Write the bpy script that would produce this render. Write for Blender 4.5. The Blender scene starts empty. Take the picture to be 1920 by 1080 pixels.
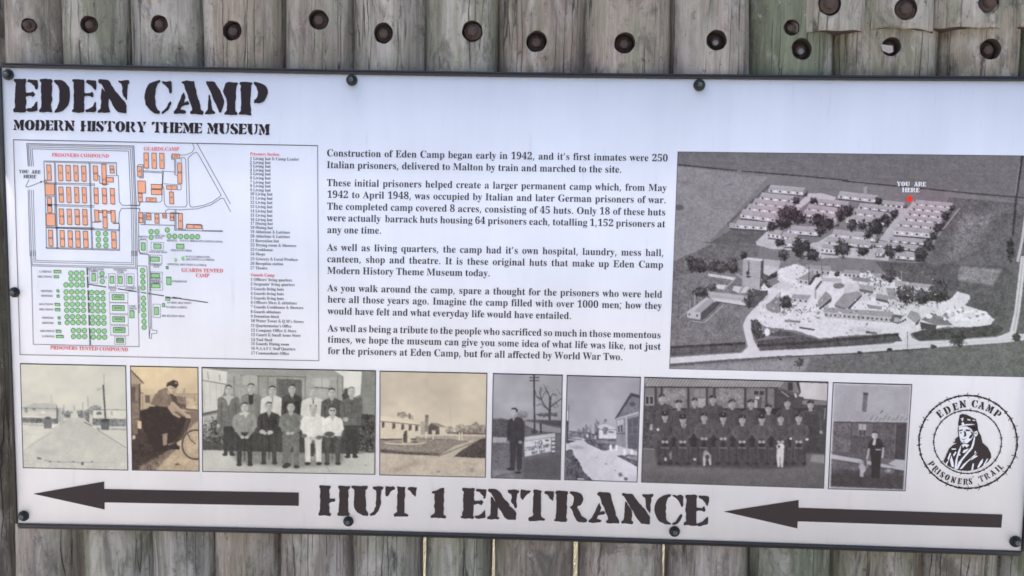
import bpy, bmesh, math, random
import numpy as np
from mathutils import Vector, Matrix
from mathutils.geometry import tessellate_polygon

scene = bpy.context.scene
random.seed(7)

# ------------------------------------------------------------------ camera
# World axes: x right, y away from the viewer, z up, metres.
# The face of the board is the plane y = 0 and its middle is BOARD_Z above the ground.
BOARD_Z = 1.42
F_PX = 1600.0
YAW, PITCH, ROLL = 0.0257, 0.0861, 0.0172
TV = np.array([0.0078, 0.0497, 1.8314])
def _rot(a, b, c):
    ca, sa = math.cos(a), math.sin(a); cb, sb = math.cos(b), math.sin(b); cc, sc = math.cos(c), math.sin(c)
    return np.array([[cc, -sc, 0], [sc, cc, 0], [0, 0, 1]]) @ np.array([[1, 0, 0], [0, cb, -sb], [0, sb, cb]]) @ np.array([[ca, 0, sa], [0, 1, 0], [-sa, 0, ca]])
RB = _rot(YAW, PITCH, ROLL)
def b2w(v):                      # board frame (right, down, away) to world
    return np.stack([v[..., 0], v[..., 2], -v[..., 1]], -1)
CAM = b2w(-RB.T @ TV) + np.array([0, 0, BOARD_Z])
cd = bpy.data.cameras.new('camera')
cam = bpy.data.objects.new('camera', cd); scene.collection.objects.link(cam)
r_, d_, f_ = b2w(RB[0]), b2w(RB[1]), b2w(RB[2])
M = Matrix.Identity(4)
for i in range(3):
    M[i][0] = r_[i]; M[i][1] = -d_[i]; M[i][2] = -f_[i]; M[i][3] = CAM[i]
cam.matrix_world = M
cd.sensor_width = 36; cd.lens = F_PX / 1920 * 36; cd.clip_start = 0.05; cd.clip_end = 800
scene.camera = cam
def W(x, y, d=0.0):
    """point of the upright plane y = d that projects to image pixel (x, y)"""
    x = np.asarray(x, float); y = np.asarray(y, float)
    v = np.stack([(x - 960) / F_PX, (y - 540) / F_PX, np.ones_like(x)], -1) @ RB
    v = b2w(v)
    t = (d - CAM[1]) / v[..., 1]
    return CAM + v * t[..., None]

# ------------------------------------------------------------------ light
world = bpy.data.worlds.new('World'); scene.world = world; world.use_nodes = True
nt = world.node_tree; bgn = nt.nodes['Background']
sky = nt.nodes.new('ShaderNodeTexSky'); sky.sky_type = 'NISHITA'; sky.sun_disc = False
SUN_EL, SUN_AZ = math.radians(55), math.radians(-38)      # behind the fence, to the left
sky.sun_elevation = SUN_EL; sky.sun_rotation = SUN_AZ
sky.air_density = 1.0; sky.dust_density = 7.0; sky.ozone_density = 1.0
nt.links.new(sky.outputs[0], bgn.inputs[0]); bgn.inputs[1].default_value = 0.15
sl = bpy.data.lights.new('sun', 'SUN'); sl.energy = 3.2; sl.angle = math.radians(0.5); sl.color = (1, 0.95, 0.86)
so = bpy.data.objects.new('sun', sl); scene.collection.objects.link(so)
sd = Vector((math.sin(SUN_AZ) * math.cos(SUN_EL), math.cos(SUN_AZ) * math.cos(SUN_EL), math.sin(SUN_EL)))
so.rotation_euler = sd.to_track_quat('Z', 'Y').to_euler(); so.location = (0, 6, 6)
scene.view_settings.view_transform = 'Standard'; scene.view_settings.look = 'None'
scene.view_settings.gamma = 1; scene.view_settings.exposure = 1.52
scene.render.engine = 'CYCLES'; scene.cycles.filter_width = 1.65

# ------------------------------------------------------------------ helpers
def lin(c):
    c = np.asarray(c, float) / 255.0
    return np.where(c <= 0.04045, c / 12.92, ((c + 0.055) / 1.055) ** 2.4)
WHITE_SEEN = lin((214, 219, 235)); VEIL = 0.018
def alb(rgb):                    # print colour as it reads beside the white of the board -> reflectance
    return np.clip((lin(rgb) - VEIL) / (WHITE_SEEN - VEIL) * np.array([.77, .785, .83]), 0.012, 0.85)
def link(o, parent=None):
    scene.collection.objects.link(o)
    if parent is not None:
        o.parent = parent
        o.matrix_parent_inverse = parent.matrix_basis.inverted() if parent.parent is None else (parent.parent.matrix_basis @ parent.matrix_parent_inverse @ parent.matrix_basis).inverted()
    return o
def mesh_np(name, V, tris, mat, parent=None, quads=None, smooth=False):
    me = bpy.data.meshes.new(name)
    V = np.asarray(V, float).reshape(-1, 3)
    F = np.asarray(quads if quads is not None else tris, np.int32)
    n = F.shape[1]
    me.vertices.add(len(V)); me.vertices.foreach_set('co', V.ravel())
    me.loops.add(F.size); me.loops.foreach_set('vertex_index', F.ravel())
    me.polygons.add(len(F))
    me.polygons.foreach_set('loop_start', np.arange(0, F.size, n, dtype=np.int32))
    me.polygons.foreach_set('loop_total', np.full(len(F), n, np.int32))
    if smooth: me.polygons.foreach_set('use_smooth', np.ones(len(F), bool))
    me.update(calc_edges=True)
    if mat: me.materials.append(mat)
    o = bpy.data.objects.new(name, me)
    return link(o, parent)
def empty(name, loc):
    o = bpy.data.objects.new(name, None); o.location = loc; o.empty_display_size = 0.1
    return link(o)
def holder(name, x, y, parent, label=None):
    """an empty that keeps the pieces of one printed feature together"""
    o = bpy.data.objects.new(name, None); o.empty_display_size = 0.05; o.location = W(x, y)
    scene.collection.objects.link(o); o.parent = parent; o.matrix_parent_inverse = parent.matrix_basis.inverted()
    if label: o['label'] = label
    return o
def tag(o, label=None, cat=None, group=None, kind=None):
    if label: o['label'] = label
    if cat: o['category'] = cat
    if group: o['group'] = group
    if kind: o['kind'] = kind
    return o
def mat(name, col, rough=0.5, metal=0.0, bump=0.0, bscale=200, var=0.0, vscale=20, spec=0.5):
    m = bpy.data.materials.new(name); m.use_nodes = True
    t = m.node_tree; b = t.nodes['Principled BSDF']
    b.inputs['Base Color'].default_value = (*col, 1); b.inputs['Roughness'].default_value = rough
    b.inputs['Metallic'].default_value = metal; b.inputs['Specular IOR Level'].default_value = spec
    tc = t.nodes.new('ShaderNodeTexCoord')
    if var:
        n = t.nodes.new('ShaderNodeTexNoise'); n.inputs['Scale'].default_value = vscale; n.inputs['Detail'].default_value = 6
        t.links.new(tc.outputs['Object'], n.inputs['Vector'])
        mx = t.nodes.new('ShaderNodeMixRGB'); mx.blend_type = 'MULTIPLY'; mx.inputs['Fac'].default_value = var
        mx.inputs['Color1'].default_value = (*col, 1)
        t.links.new(n.outputs['Fac'], mx.inputs['Color2']); t.links.new(mx.outputs[0], b.inputs['Base Color'])
    if bump:
        n2 = t.nodes.new('ShaderNodeTexNoise'); n2.inputs['Scale'].default_value = bscale; n2.inputs['Detail'].default_value = 4
        t.links.new(tc.outputs['Object'], n2.inputs['Vector'])
        bp = t.nodes.new('ShaderNodeBump'); bp.inputs['Strength'].default_value = bump; bp.inputs['Distance'].default_value = 0.002
        t.links.new(n2.outputs['Fac'], bp.inputs['Height']); t.links.new(bp.outputs[0], b.inputs['Normal'])
    return m
BOARD_ROUGH = 0.24
def print_mat(name, rgb=None, attr=False, wear=True):
    m = bpy.data.materials.new(name); m.use_nodes = True
    t = m.node_tree; b = t.nodes['Principled BSDF']
    b.inputs['Roughness'].default_value = BOARD_ROUGH; b.inputs['Specular IOR Level'].default_value = 0.28
    tc = t.nodes.new('ShaderNodeTexCoord')
    n = t.nodes.new('ShaderNodeTexNoise'); n.inputs['Scale'].default_value = 5.0; n.inputs['Detail'].default_value = 4
    t.links.new(tc.outputs['Object'], n.inputs['Vector'])
    ramp = t.nodes.new('ShaderNodeMapRange'); ramp.inputs['From Min'].default_value = 0.3; ramp.inputs['From Max'].default_value = 0.7
    ramp.inputs['To Min'].default_value = 0.955; ramp.inputs['To Max'].default_value = 1.03
    t.links.new(n.outputs['Fac'], ramp.inputs['Value'])
    mx = t.nodes.new('ShaderNodeVectorMath'); mx.operation = 'SCALE'
    if attr:
        a = t.nodes.new('ShaderNodeAttribute'); a.attribute_name = 'print'; t.links.new(a.outputs['Color'], mx.inputs[0])
    else:
        mx.inputs[0].default_value = tuple(alb(rgb))
    t.links.new(ramp.outputs[0], mx.inputs['Scale']); t.links.new(mx.outputs[0], b.inputs['Base Color'])
    if wear:
        def nz_(s3, sc, det, a, b2, v0, v1):
            q = t.nodes.new('ShaderNodeVectorMath'); q.operation = 'MULTIPLY'; q.inputs[1].default_value = s3; t.links.new(tc.outputs['Object'], q.inputs[0])
            w = t.nodes.new('ShaderNodeTexNoise'); w.inputs['Scale'].default_value = sc; w.inputs['Detail'].default_value = det; w.inputs['Roughness'].default_value = .65; t.links.new(q.outputs[0], w.inputs['Vector'])
            r = t.nodes.new('ShaderNodeMapRange'); r.inputs['From Min'].default_value = a; r.inputs['From Max'].default_value = b2; r.inputs['To Min'].default_value = v0; r.inputs['To Max'].default_value = v1; t.links.new(w.outputs['Fac'], r.inputs['Value']); return r.outputs[0]
        cur = mx.outputs[0]
        for args in (((1, 1, .06), 9, 3, .35, .65, .965, 1.02), ((1, 1, 1), 130, 2, .74, .80, 1.0, .72), ((1, 1, .12), 60, 5, .60, .76, 1.0, .90), ((1, 1, 1), 700, 2, .3, .7, .985, 1.01)):
            z = t.nodes.new('ShaderNodeVectorMath'); z.operation = 'SCALE'; t.links.new(cur, z.inputs[0]); t.links.new(nz_(*args), z.inputs['Scale']); cur = z.outputs[0]
        t.links.new(cur, b.inputs['Base Color'])
    n3 = t.nodes.new('ShaderNodeTexNoise'); n3.inputs['Scale'].default_value = 9; n3.inputs['Detail'].default_value = 2
    t.links.new(tc.outputs['Object'], n3.inputs['Vector'])
    bp = t.nodes.new('ShaderNodeBump'); bp.inputs['Strength'].default_value = 0.12; bp.inputs['Distance'].default_value = 0.004
    t.links.new(n3.outputs['Fac'], bp.inputs['Height']); t.links.new(bp.outputs[0], b.inputs['Normal'])
    return m
INK = print_mat('black_ink', (52, 47, 52)); BODY = print_mat('text_ink', (62, 62, 72)); GREY = print_mat('grey_line_ink', (112, 116, 130))
RED = print_mat('red_ink', (210, 82, 88)); ORANGE = print_mat('orange_ink', (233, 164, 140)); GREEN = print_mat('green_ink', (144, 194, 146))
DKGREEN = print_mat('dark_green_ink', (70, 130, 84)); MIDINK = print_mat('soft_black_ink', (84, 86, 98))
PAPER = print_mat('white_print', (214, 219, 235)); PHOTO = print_mat('photograph_print', attr=True)
REDDOT = print_mat('bright_red_ink', (238, 62, 40))

class Flat:
    """collects flat printed shapes given at image pixels; one mesh, one layer"""
    def __init__(self): self.V = []; self.T = []; self.n = 0; self.setT(0, 0, 1)
    def setT(self, ox, oy, s): self.t = (ox, oy, s); return self
    def _m(self, P): P = np.asarray(P, float); return P / self.t[2] + np.array(self.t[:2])
    def raw(self, P, T):
        P = np.asarray(P, float); T = np.asarray(T, int)
        self.V.append(P); self.T.append(T + self.n); self.n += len(P)
    def poly(self, P):
        P = self._m(P)
        ts = tessellate_polygon([[Vector((p[0], p[1], 0)) for p in P]])
        if ts: self.raw(P, ts)
    def rect(self, x0, y0, x1, y1): self.poly([(x0, y0), (x1, y0), (x1, y1), (x0, y1)])
    def ell(self, cx, cy, rx, ry=None, n=20):
        ry = ry or rx; a = np.linspace(0, 2 * math.pi, n, endpoint=False)
        self.poly(np.stack([cx + rx * np.cos(a), cy + ry * np.sin(a)], 1))
    def ring(self, cx, cy, rx, ry, w, n=20):
        a = np.linspace(0, 2 * math.pi, n + 1); self.line(np.stack([cx + rx * np.cos(a), cy + ry * np.sin(a)], 1), w)
    def line(self, P, w):                    # w in photo pixels
        P = self._m(P); N = len(P); D = np.zeros_like(P)
        seg = np.diff(P, axis=0); seg /= np.maximum(1e-9, np.hypot(*seg.T))[:, None]
        D[0] = seg[0]; D[-1] = seg[-1]
        if N > 2: D[1:-1] = seg[:-1] + seg[1:]
        D /= np.maximum(1e-6, np.hypot(*D.T))[:, None]
        sc = np.ones(N)
        if N > 2: sc[1:-1] = 1 / np.clip((D[1:-1] * seg[:-1]).sum(1), 0.5, 1)
        nn = np.stack([-D[:, 1], D[:, 0]], 1) * (w / 2 * sc)[:, None]
        V = np.concatenate([P + nn, P - nn]); i = np.arange(N - 1)
        self.raw(V, np.concatenate([np.stack([i, i + 1, i + N], 1), np.stack([i + 1, i + N + 1, i + N], 1)]))
    def box(self, P, w): self.line(list(P) + [P[0], P[1]], w)
    def mark(self): self.marks = getattr(self, 'marks', []); self.marks.append(len(self.V))
    def build_each(self, name, m, parent, layer):
        """every marked piece becomes a mesh object of its own"""
        ends = self.marks[1:] + [len(self.V)]
        for a, b in zip(self.marks, ends):
            V = np.concatenate(self.V[a:b]); off = sum(len(v) for v in self.V[:a]); T = np.concatenate(self.T[a:b]) - off
            mesh_np(name, W(V[:, 0], V[:, 1], -0.0003 * layer), T, m, parent)
    def build(self, name, m, parent, layer, label=None):
        V = np.concatenate(self.V); T = np.concatenate(self.T)
        o = mesh_np(name, W(V[:, 0], V[:, 1], -0.0003 * layer), T, m, parent)
        if label: o['label'] = label
        return o
# outlines of the serif letters and digits: advance, then closed loops of x,y in 1/500 of a line
GLYPHS = {
 'A': (218, [[5,11,-4,9,-4,0,64,0,64,9,62,9,43,13,37,24,37,26,38,29,38,33,39,35,52,66,126,66,136,41,140,30,142,23,135,13,115,9,115,0,222,0,222,9,212,11,206,17,199,28,192,43,112,233,103,233,25,37,18,24,12,15], [57,80,88,160,121,80]]),
 'B': (221, [[37,184,37,41,36,26,31,16,22,11,8,9,8,0,119,0,157,4,186,17,203,38,209,66,193,103,143,124,184,142,198,175,176,215,110,228,8,228,8,219,18,219,26,216,31,212,35,206,37,197], [91,33,91,116,99,116,123,113,139,104,147,88,150,64,148,41,142,25,129,15,111,12,101,13,95,17,92,23], [142,173,140,150,132,136,117,128,94,126,91,126,91,195,92,206,94,212,99,216,108,217,124,214,135,206,140,192]]),
 'C': (234, [[214,53,198,35,179,22,159,14,139,12,89,37,72,113,87,195,133,222,157,217,178,203,196,182,210,154,218,154,218,233,210,233,204,221,194,218,189,218,184,220,155,230,130,233,98,229,69,217,46,199,28,175,17,147,13,114,17,81,28,52,45,28,69,10,97,-2,128,-5,183,7,224,44]]),
 'D': (248, [[101,215,111,217,159,191,175,115,171,69,160,37,140,18,111,12,101,13,95,17,92,24,91,36,91,192,92,204,95,212], [204,28,234,114,226,162,203,198,164,220,111,228,7,228,7,219,21,218,30,213,35,203,37,187,37,37,36,23,31,15,23,11,10,9,10,0,114,0]]),
 'E': (221, [[91,123,91,194,92,203,93,208,96,212,100,214,106,215,116,215,148,212,170,203,184,186,192,160,199,160,199,228,8,228,8,219,22,218,31,213,36,202,38,184,38,39,36,24,31,15,22,10,7,8,7,0,201,0,215,72,206,72,196,52,185,37,172,27,157,19,138,15,115,14,103,15,96,17,93,23,91,34,91,111,93,111,108,110,120,107,130,100,137,91,141,77,144,59,152,59,152,173,144,173,138,150,130,134,116,126,97,123]]),
 'F': (202, [[37,187,37,42,36,26,31,17,22,11,8,9,8,0,128,0,128,9,115,10,105,12,98,15,94,21,92,30,91,40,91,112,94,112,114,109,128,100,137,84,142,59,151,59,151,173,142,173,137,150,128,135,114,126,95,124,91,124,91,199,91,206,93,211,96,213,100,215,106,215,115,216,137,214,155,210,168,203,178,193,184,178,189,160,197,160,197,228,7,228,7,219,22,217,31,212,36,202]]),
 'G': (254, [[189,219,185,220,156,230,129,233,97,229,70,218,46,200,29,176,18,147,14,115,18,81,29,51,47,28,71,10,100,-1,134,-5,179,0,223,14,223,64,224,77,228,85,236,89,250,91,250,99,138,99,138,91,154,89,165,85,170,77,171,64,171,36,169,23,164,14,154,8,138,6,110,13,90,34,77,67,73,114,88,195,134,222,149,219,165,213,179,203,191,189,202,173,210,154,219,154,219,233,210,233,206,226,203,221,199,219,194,218]]),
 'H': (262, [[165,15,155,11,141,9,141,0,254,0,254,9,239,11,231,16,226,26,225,40,225,189,226,203,230,212,239,217,254,219,254,228,141,228,141,219,152,218,160,216,166,213,169,208,170,200,171,189,171,125,91,125,91,189,92,200,93,208,97,213,102,216,110,218,121,219,121,228,8,228,8,219,22,217,31,212,36,203,37,189,37,40,36,25,31,16,22,11,8,9,8,0,121,0,121,9,106,11,97,16,93,25,91,40,91,110,171,110,171,40,169,24]]),
 'I': (130, [[111,10,103,13,97,17,94,22,92,29,91,39,91,193,93,206,98,214,107,218,122,219,122,228,7,228,7,219,22,218,32,214,36,206,38,193,38,38,36,24,31,16,21,11,7,9,7,0,123,0,123,9]]),
 'J': (165, [[6,-11,14,-20,26,-27,39,-31,54,-33,109,-13,128,44,128,183,128,196,130,205,133,211,138,215,146,218,157,219,157,228,40,228,40,219,52,218,61,215,67,211,71,204,73,196,74,183,74,11,73,-3,69,-12,63,-18,52,-20,42,-18,38,-10,39,-6,42,-1,45,6,46,14,45,23,40,31,32,36,22,37,13,36,5,30,0,22,-2,11,0,0]]),
 'K': (255, [[38,40,36,25,32,16,23,11,8,9,8,0,121,0,121,9,106,11,97,16,93,25,91,40,91,99,100,107,158,33,165,24,167,17,165,13,161,10,158,10,153,9,147,9,140,9,140,0,260,0,260,9,250,10,243,12,238,17,232,23,135,142,172,180,207,210,238,219,243,219,243,228,145,228,145,219,167,217,174,209,171,199,161,187,91,117,91,189,92,200,94,208,97,213,102,216,110,218,121,219,121,228,8,228,8,219,23,217,31,212,36,203,38,189]]),
 'L': (213, [[8,9,8,0,201,0,214,77,204,77,195,56,185,40,172,28,157,20,139,15,117,14,107,14,100,16,95,19,93,24,91,31,91,41,91,189,92,200,94,208,98,214,104,217,113,219,125,219,125,228,8,228,8,219,22,217,31,212,36,204,37,189,37,40,36,25,31,16,22,11]]),
 'M': (317, [[222,16,216,12,208,10,198,9,198,0,308,0,308,9,298,10,291,12,286,15,282,21,281,30,280,43,280,189,282,203,286,212,295,217,309,219,309,228,225,228,158,71,92,228,7,228,7,219,18,218,26,216,32,213,35,208,37,201,38,191,38,40,36,25,31,16,21,11,7,9,7,0,85,0,85,9,70,10,60,15,54,24,53,40,53,194,135,0,144,0,227,199,227,42,227,30,225,22]]),
 'N': (247, [[195,189,195,84,78,228,9,228,9,219,14,218,18,217,24,210,38,194,38,39,37,29,36,21,32,15,27,12,19,10,9,9,9,0,83,0,83,9,68,11,59,15,55,24,53,39,53,175,201,-5,211,-5,211,188,212,203,217,212,225,217,240,219,240,228,166,228,166,219,176,218,184,216,190,212,193,207,195,199]]),
 'O': (263, [[64,15,84,4,106,-3,130,-5,155,-3,177,4,198,15,215,29,230,46,240,67,247,89,249,114,247,139,240,162,230,182,216,199,198,213,179,224,157,231,133,233,108,231,85,224,65,213,47,199,33,181,22,161,16,138,14,114,16,89,22,67,33,46,47,29], [73,114,87,195,130,222,155,215,174,194,186,160,190,114,175,33,132,6,108,13,89,34,77,67]]),
 'P': (209, [[93,25,91,40,91,103,121,103,157,107,183,120,199,140,204,166,202,184,195,199,183,211,168,220,144,226,107,228,8,228,8,219,22,217,31,212,36,203,37,189,37,40,36,25,31,16,22,11,8,9,8,0,121,0,121,9,106,11,97,16], [95,212,100,215,108,216,126,212,138,203,144,187,146,165,144,142,136,126,122,118,101,115,91,115,91,199,92,207]]),
 'Q': (263, [[222,-40,189,-30,165,0,200,17,227,43,244,76,249,114,247,139,240,162,230,182,216,199,198,213,179,224,157,231,133,233,108,231,85,224,65,213,47,199,33,181,22,161,16,138,14,114,16,88,23,64,35,43,51,25,70,10,93,0,131,-43,189,-58,218,-55,247,-46,246,-37,233,-39], [89,34,77,67,73,114,87,195,130,222,155,215,174,194,186,160,190,114,176,33,133,6,108,13]]),
 'R': (236, [[216,25,157,112,196,133,209,167,202,194,184,213,152,224,108,228,8,228,8,219,22,217,31,212,36,203,37,189,37,40,36,25,31,16,22,11,8,9,8,0,121,0,121,9,106,11,97,16,93,25,91,40,91,106,101,106,169,0,240,0,240,9,239,9,232,10,226,13,221,18], [91,117,91,193,92,204,95,211,101,214,112,216,142,204,152,168,149,145,140,129,124,120,102,117]]),
 'S': (195, [[44,215,34,201,27,185,25,166,28,144,38,126,56,110,81,95,112,80,133,65,139,45,137,30,128,18,115,10,98,7,75,12,56,25,41,47,31,79,21,79,21,-5,31,-5,32,0,35,4,38,5,42,6,45,6,49,5,55,3,63,0,71,-2,79,-4,88,-5,96,-5,120,-3,140,4,157,15,169,29,177,46,180,66,178,81,175,94,169,106,159,117,145,127,127,136,94,151,79,160,69,168,62,178,60,190,62,203,70,213,82,220,97,222,111,220,124,214,136,205,147,192,155,177,161,160,170,160,170,233,160,233,157,225,150,222,148,222,146,223,144,223,141,224,127,228,115,231,103,232,92,233,74,231,58,225]]),
 'T': (212, [[78,217,78,40,76,25,71,15,61,10,46,9,46,0,164,0,164,9,148,10,138,15,133,25,132,40,132,217,134,217,178,202,197,158,205,158,205,228,5,228,5,159,14,159,20,183,33,202,51,213,75,217]]),
 'U': (246, [[96,213,101,216,109,218,120,219,120,228,7,228,7,219,22,217,30,212,35,203,37,189,37,78,42,40,57,14,84,-1,124,-6,163,-1,190,16,206,46,211,91,211,189,213,202,216,211,224,216,237,219,237,228,164,228,164,219,180,217,190,212,195,203,196,189,196,80,181,28,137,11,116,15,102,26,93,44,90,70,90,189,91,200,93,208]]),
 'V': (214, [[92,218,105,219,105,228,-7,228,-7,219,4,216,11,210,17,201,22,190,106,-6,115,-6,191,191,198,205,204,214,212,218,221,219,221,228,149,228,149,219,162,218,171,216,176,212,177,204,176,197,174,189,129,72,81,189,77,198,76,205,78,212,83,216]]),
 'W': (306, [[143,199,150,176,111,77,74,186,71,197,70,205,71,212,75,216,81,218,90,219,90,228,-8,228,-8,219,1,218,8,214,12,207,16,196,85,-5,95,-5,158,154,214,-5,223,-5,287,190,292,202,297,211,303,216,312,219,312,228,252,228,252,219,262,218,269,215,273,211,274,203,273,195,270,185,237,83,199,193,197,201,196,206,202,216,220,219,220,228,115,228,115,219,126,218,134,215,139,209]]),
 'X': (235, [[139,12,122,9,119,9,119,0,232,0,232,9,231,9,224,10,218,14,213,20,207,29,140,132,178,187,190,201,201,211,213,217,227,219,229,219,229,228,146,228,146,219,164,216,170,207,167,198,161,187,132,145,101,194,96,202,95,208,100,216,115,219,122,219,122,228,7,228,7,219,8,219,16,218,24,213,31,204,39,193,97,104,45,33,26,15,6,9,6,0,87,0,87,9,68,12,62,22,64,31,69,40,105,91,137,40,143,29,145,20]]),
 'Y': (213, [[7,215,15,207,23,193,80,89,80,40,79,25,74,16,65,11,51,9,51,0,164,0,164,9,149,11,140,16,135,25,134,40,134,102,191,196,198,205,204,212,211,217,220,219,220,228,147,228,147,219,149,219,168,215,174,204,172,195,167,183,124,113,82,196,79,203,78,208,79,213,83,216,90,218,98,219,103,219,103,228,-7,228,-7,219,-3,218,0,218,4,216]]),
 'Z': (221, [[212,82,203,82,192,51,175,31,151,18,120,14,77,14,203,222,203,228,29,228,22,158,31,158,38,178,47,193,58,203,71,210,87,214,107,215,138,215,10,5,10,0,203,0]]),
 'a': (172, [[48,97,55,101,60,107,61,116,60,122,57,128,53,134,52,137,58,145,74,148,85,146,93,141,98,133,99,121,99,95,59,82,32,68,15,52,10,32,13,17,20,6,32,-2,48,-4,76,1,100,17,108,1,127,-5,147,0,165,14,160,21,156,18,152,17,149,18,147,20,147,24,146,31,146,105,143,129,132,146,112,156,81,159,63,158,47,154,34,147,25,139,19,129,16,118,18,109,22,102,29,97,39,95], [93,25,87,20,81,18,76,17,63,23,59,42,69,69,99,85,99,32]]),
 'b': (180, [[169,59,171,83,169,104,163,123,154,138,142,149,127,157,110,159,88,154,69,139,69,228,4,228,4,220,13,218,18,214,21,207,21,194,21,-6,27,-6,52,14,74,0,96,-5,117,-2,135,6,150,20,161,38], [85,139,92,140,106,136,116,125,121,107,123,80,121,47,116,25,106,11,91,7,75,14,69,34,69,121,72,129,78,135]]),
 'c': (147, [[142,30,136,36,119,23,102,19,83,24,69,38,59,61,56,94,63,135,85,148,95,145,99,136,99,133,98,131,98,128,98,125,103,108,118,102,127,103,133,108,137,114,139,123,135,137,125,149,109,157,87,160,67,157,48,148,32,135,20,118,12,98,10,75,12,53,19,34,29,18,43,5,60,-2,78,-5,114,4]]),
 'd': (185, [[53,-2,70,-5,94,1,111,19,111,-5,147,3,177,5,177,14,167,16,162,20,160,27,160,38,160,228,88,228,88,220,99,218,106,215,110,209,111,200,111,140,94,154,73,159,56,157,41,149,28,136,18,119,12,98,10,74,12,52,17,33,27,17,39,5], [101,21,93,16,86,14,73,18,65,29,60,49,59,77,60,105,65,125,74,137,87,140,96,139,103,135,109,129,111,121,111,38,107,28]]),
 'e': (150, [[42,5,59,-2,77,-5,114,5,142,36,135,43,118,27,100,21,69,37,58,83,141,83,141,87,137,117,124,140,104,154,79,159,60,157,43,149,30,136,19,120,12,101,10,79,12,55,18,34,29,18], [90,146,97,139,100,126,101,107,101,96,58,96,58,102,64,137,81,148]]),
 'f': (107, [[30,200,26,177,26,155,8,155,8,138,26,138,26,37,26,24,25,17,23,14,20,11,15,9,7,8,7,0,100,0,100,8,87,9,79,13,75,20,74,33,74,138,102,138,102,155,74,155,74,195,75,207,77,215,81,220,90,222,97,220,99,216,99,215,98,213,97,211,96,210,93,202,92,195,94,188,98,183,104,179,112,178,120,179,126,183,130,190,132,200,129,212,120,223,106,230,87,232,62,229,42,218]]),
 'g': (164, [[158,152,117,152,98,157,79,159,60,157,44,152,30,144,20,134,13,121,11,106,21,75,51,55,33,46,21,37,14,27,12,15,17,0,34,-13,14,-23,7,-37,11,-50,24,-61,44,-68,73,-70,110,-67,136,-56,152,-40,158,-18,156,-5,151,6,143,15,129,20,111,23,88,25,71,25,55,27,50,36,52,42,56,47,63,51,71,52,75,52,78,52,82,51,86,51,102,53,117,58,129,65,138,76,144,88,146,102,143,119,134,134,158,134], [69,146,79,148,89,146,95,138,99,125,100,105,99,86,95,73,89,65,79,62,69,65,62,73,58,86,57,105,58,125,62,138], [48,-17,102,-17,116,-18,125,-21,130,-25,132,-33,119,-52,80,-58,61,-56,47,-52,39,-44,37,-36,40,-26]]),
 'h': (190, [[90,0,90,8,82,9,77,13,75,19,74,28,74,118,87,131,101,136,110,134,115,129,117,120,118,108,118,28,114,13,103,8,101,8,101,0,182,0,182,8,174,9,169,13,166,19,165,28,165,106,154,146,122,159,95,153,74,133,74,228,9,228,9,220,18,218,23,215,25,208,26,199,26,28,25,19,22,13,17,9,9,8,9,0]]),
 'i': (99, [[25,206,27,196,32,188,41,183,50,181,60,183,68,188,74,196,76,206,74,216,68,224,60,230,50,232,41,230,32,224,27,216], [26,126,26,28,25,19,23,13,18,10,9,8,9,0,90,0,90,8,82,10,77,13,75,19,74,28,74,155,10,155,10,147,19,145,23,142,25,136]]),
 'j': (105, [[-26,-44,-22,-53,-15,-60,-5,-65,6,-69,18,-70,44,-66,63,-55,76,-37,80,-11,80,155,11,155,11,147,22,146,28,142,31,136,32,125,32,-27,31,-40,29,-50,24,-56,15,-58,8,-57,5,-51,6,-49,9,-44,12,-38,13,-33,12,-25,7,-19,1,-16,-7,-14,-16,-16,-22,-20,-26,-26,-28,-35], [63,184,71,189,77,197,79,207,77,217,71,225,63,231,53,232,43,231,35,225,30,217,28,207,30,197,35,189,43,183,53,182]]),
 'k': (179, [[120,16,117,10,108,8,105,8,105,0,188,0,188,8,180,10,173,17,111,104,137,130,154,142,173,147,173,155,103,155,103,147,104,147,118,145,122,139,120,132,113,124,74,84,74,228,10,228,10,220,19,218,24,215,26,209,26,199,26,28,25,19,23,13,17,10,9,8,9,0,90,0,90,8,82,10,77,13,75,19,74,28,74,67,81,74,116,25,119,20]]),
 'l': (100, [[23,13,18,10,9,8,9,0,90,0,90,8,82,10,77,13,75,19,74,28,74,228,10,228,10,220,19,218,24,215,26,208,26,199,26,28,25,19]]),
 'm': (277, [[189,136,197,134,202,129,204,120,205,108,205,28,204,19,201,13,197,9,189,8,189,0,268,0,268,8,260,9,255,13,253,19,252,28,252,106,241,146,209,159,182,152,160,131,146,152,119,159,94,152,73,132,73,155,9,155,9,147,18,146,23,142,25,136,26,127,26,28,25,19,22,13,17,9,9,8,9,0,89,0,89,8,81,10,76,13,74,19,73,28,73,118,85,131,100,136,108,134,113,129,115,120,116,108,116,28,115,19,112,13,108,9,100,8,100,0,178,0,178,8,170,9,165,13,163,19,162,28,162,119,175,131]]),
 'n': (190, [[87,131,101,136,110,134,115,129,117,120,118,108,118,28,114,13,103,8,101,8,101,0,182,0,182,8,174,9,169,13,166,19,165,28,165,106,154,146,122,159,95,153,74,134,74,155,9,155,9,147,18,146,23,142,25,136,26,127,26,28,25,19,22,13,17,9,9,8,9,0,90,0,90,8,82,9,77,13,75,19,74,28,74,118]]),
 'o': (168, [[109,41,107,28,104,19,96,9,84,6,72,9,64,19,62,28,60,41,59,57,58,77,60,114,64,135,72,146,84,149,96,146,104,135,108,114,110,77,110,57], [105,-2,123,5,138,18,149,34,156,54,158,77,156,100,149,120,138,136,123,149,105,157,84,159,63,157,45,149,30,136,19,119,12,99,9,77,12,55,19,35,30,18,45,6,63,-2,84,-5]]),
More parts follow.
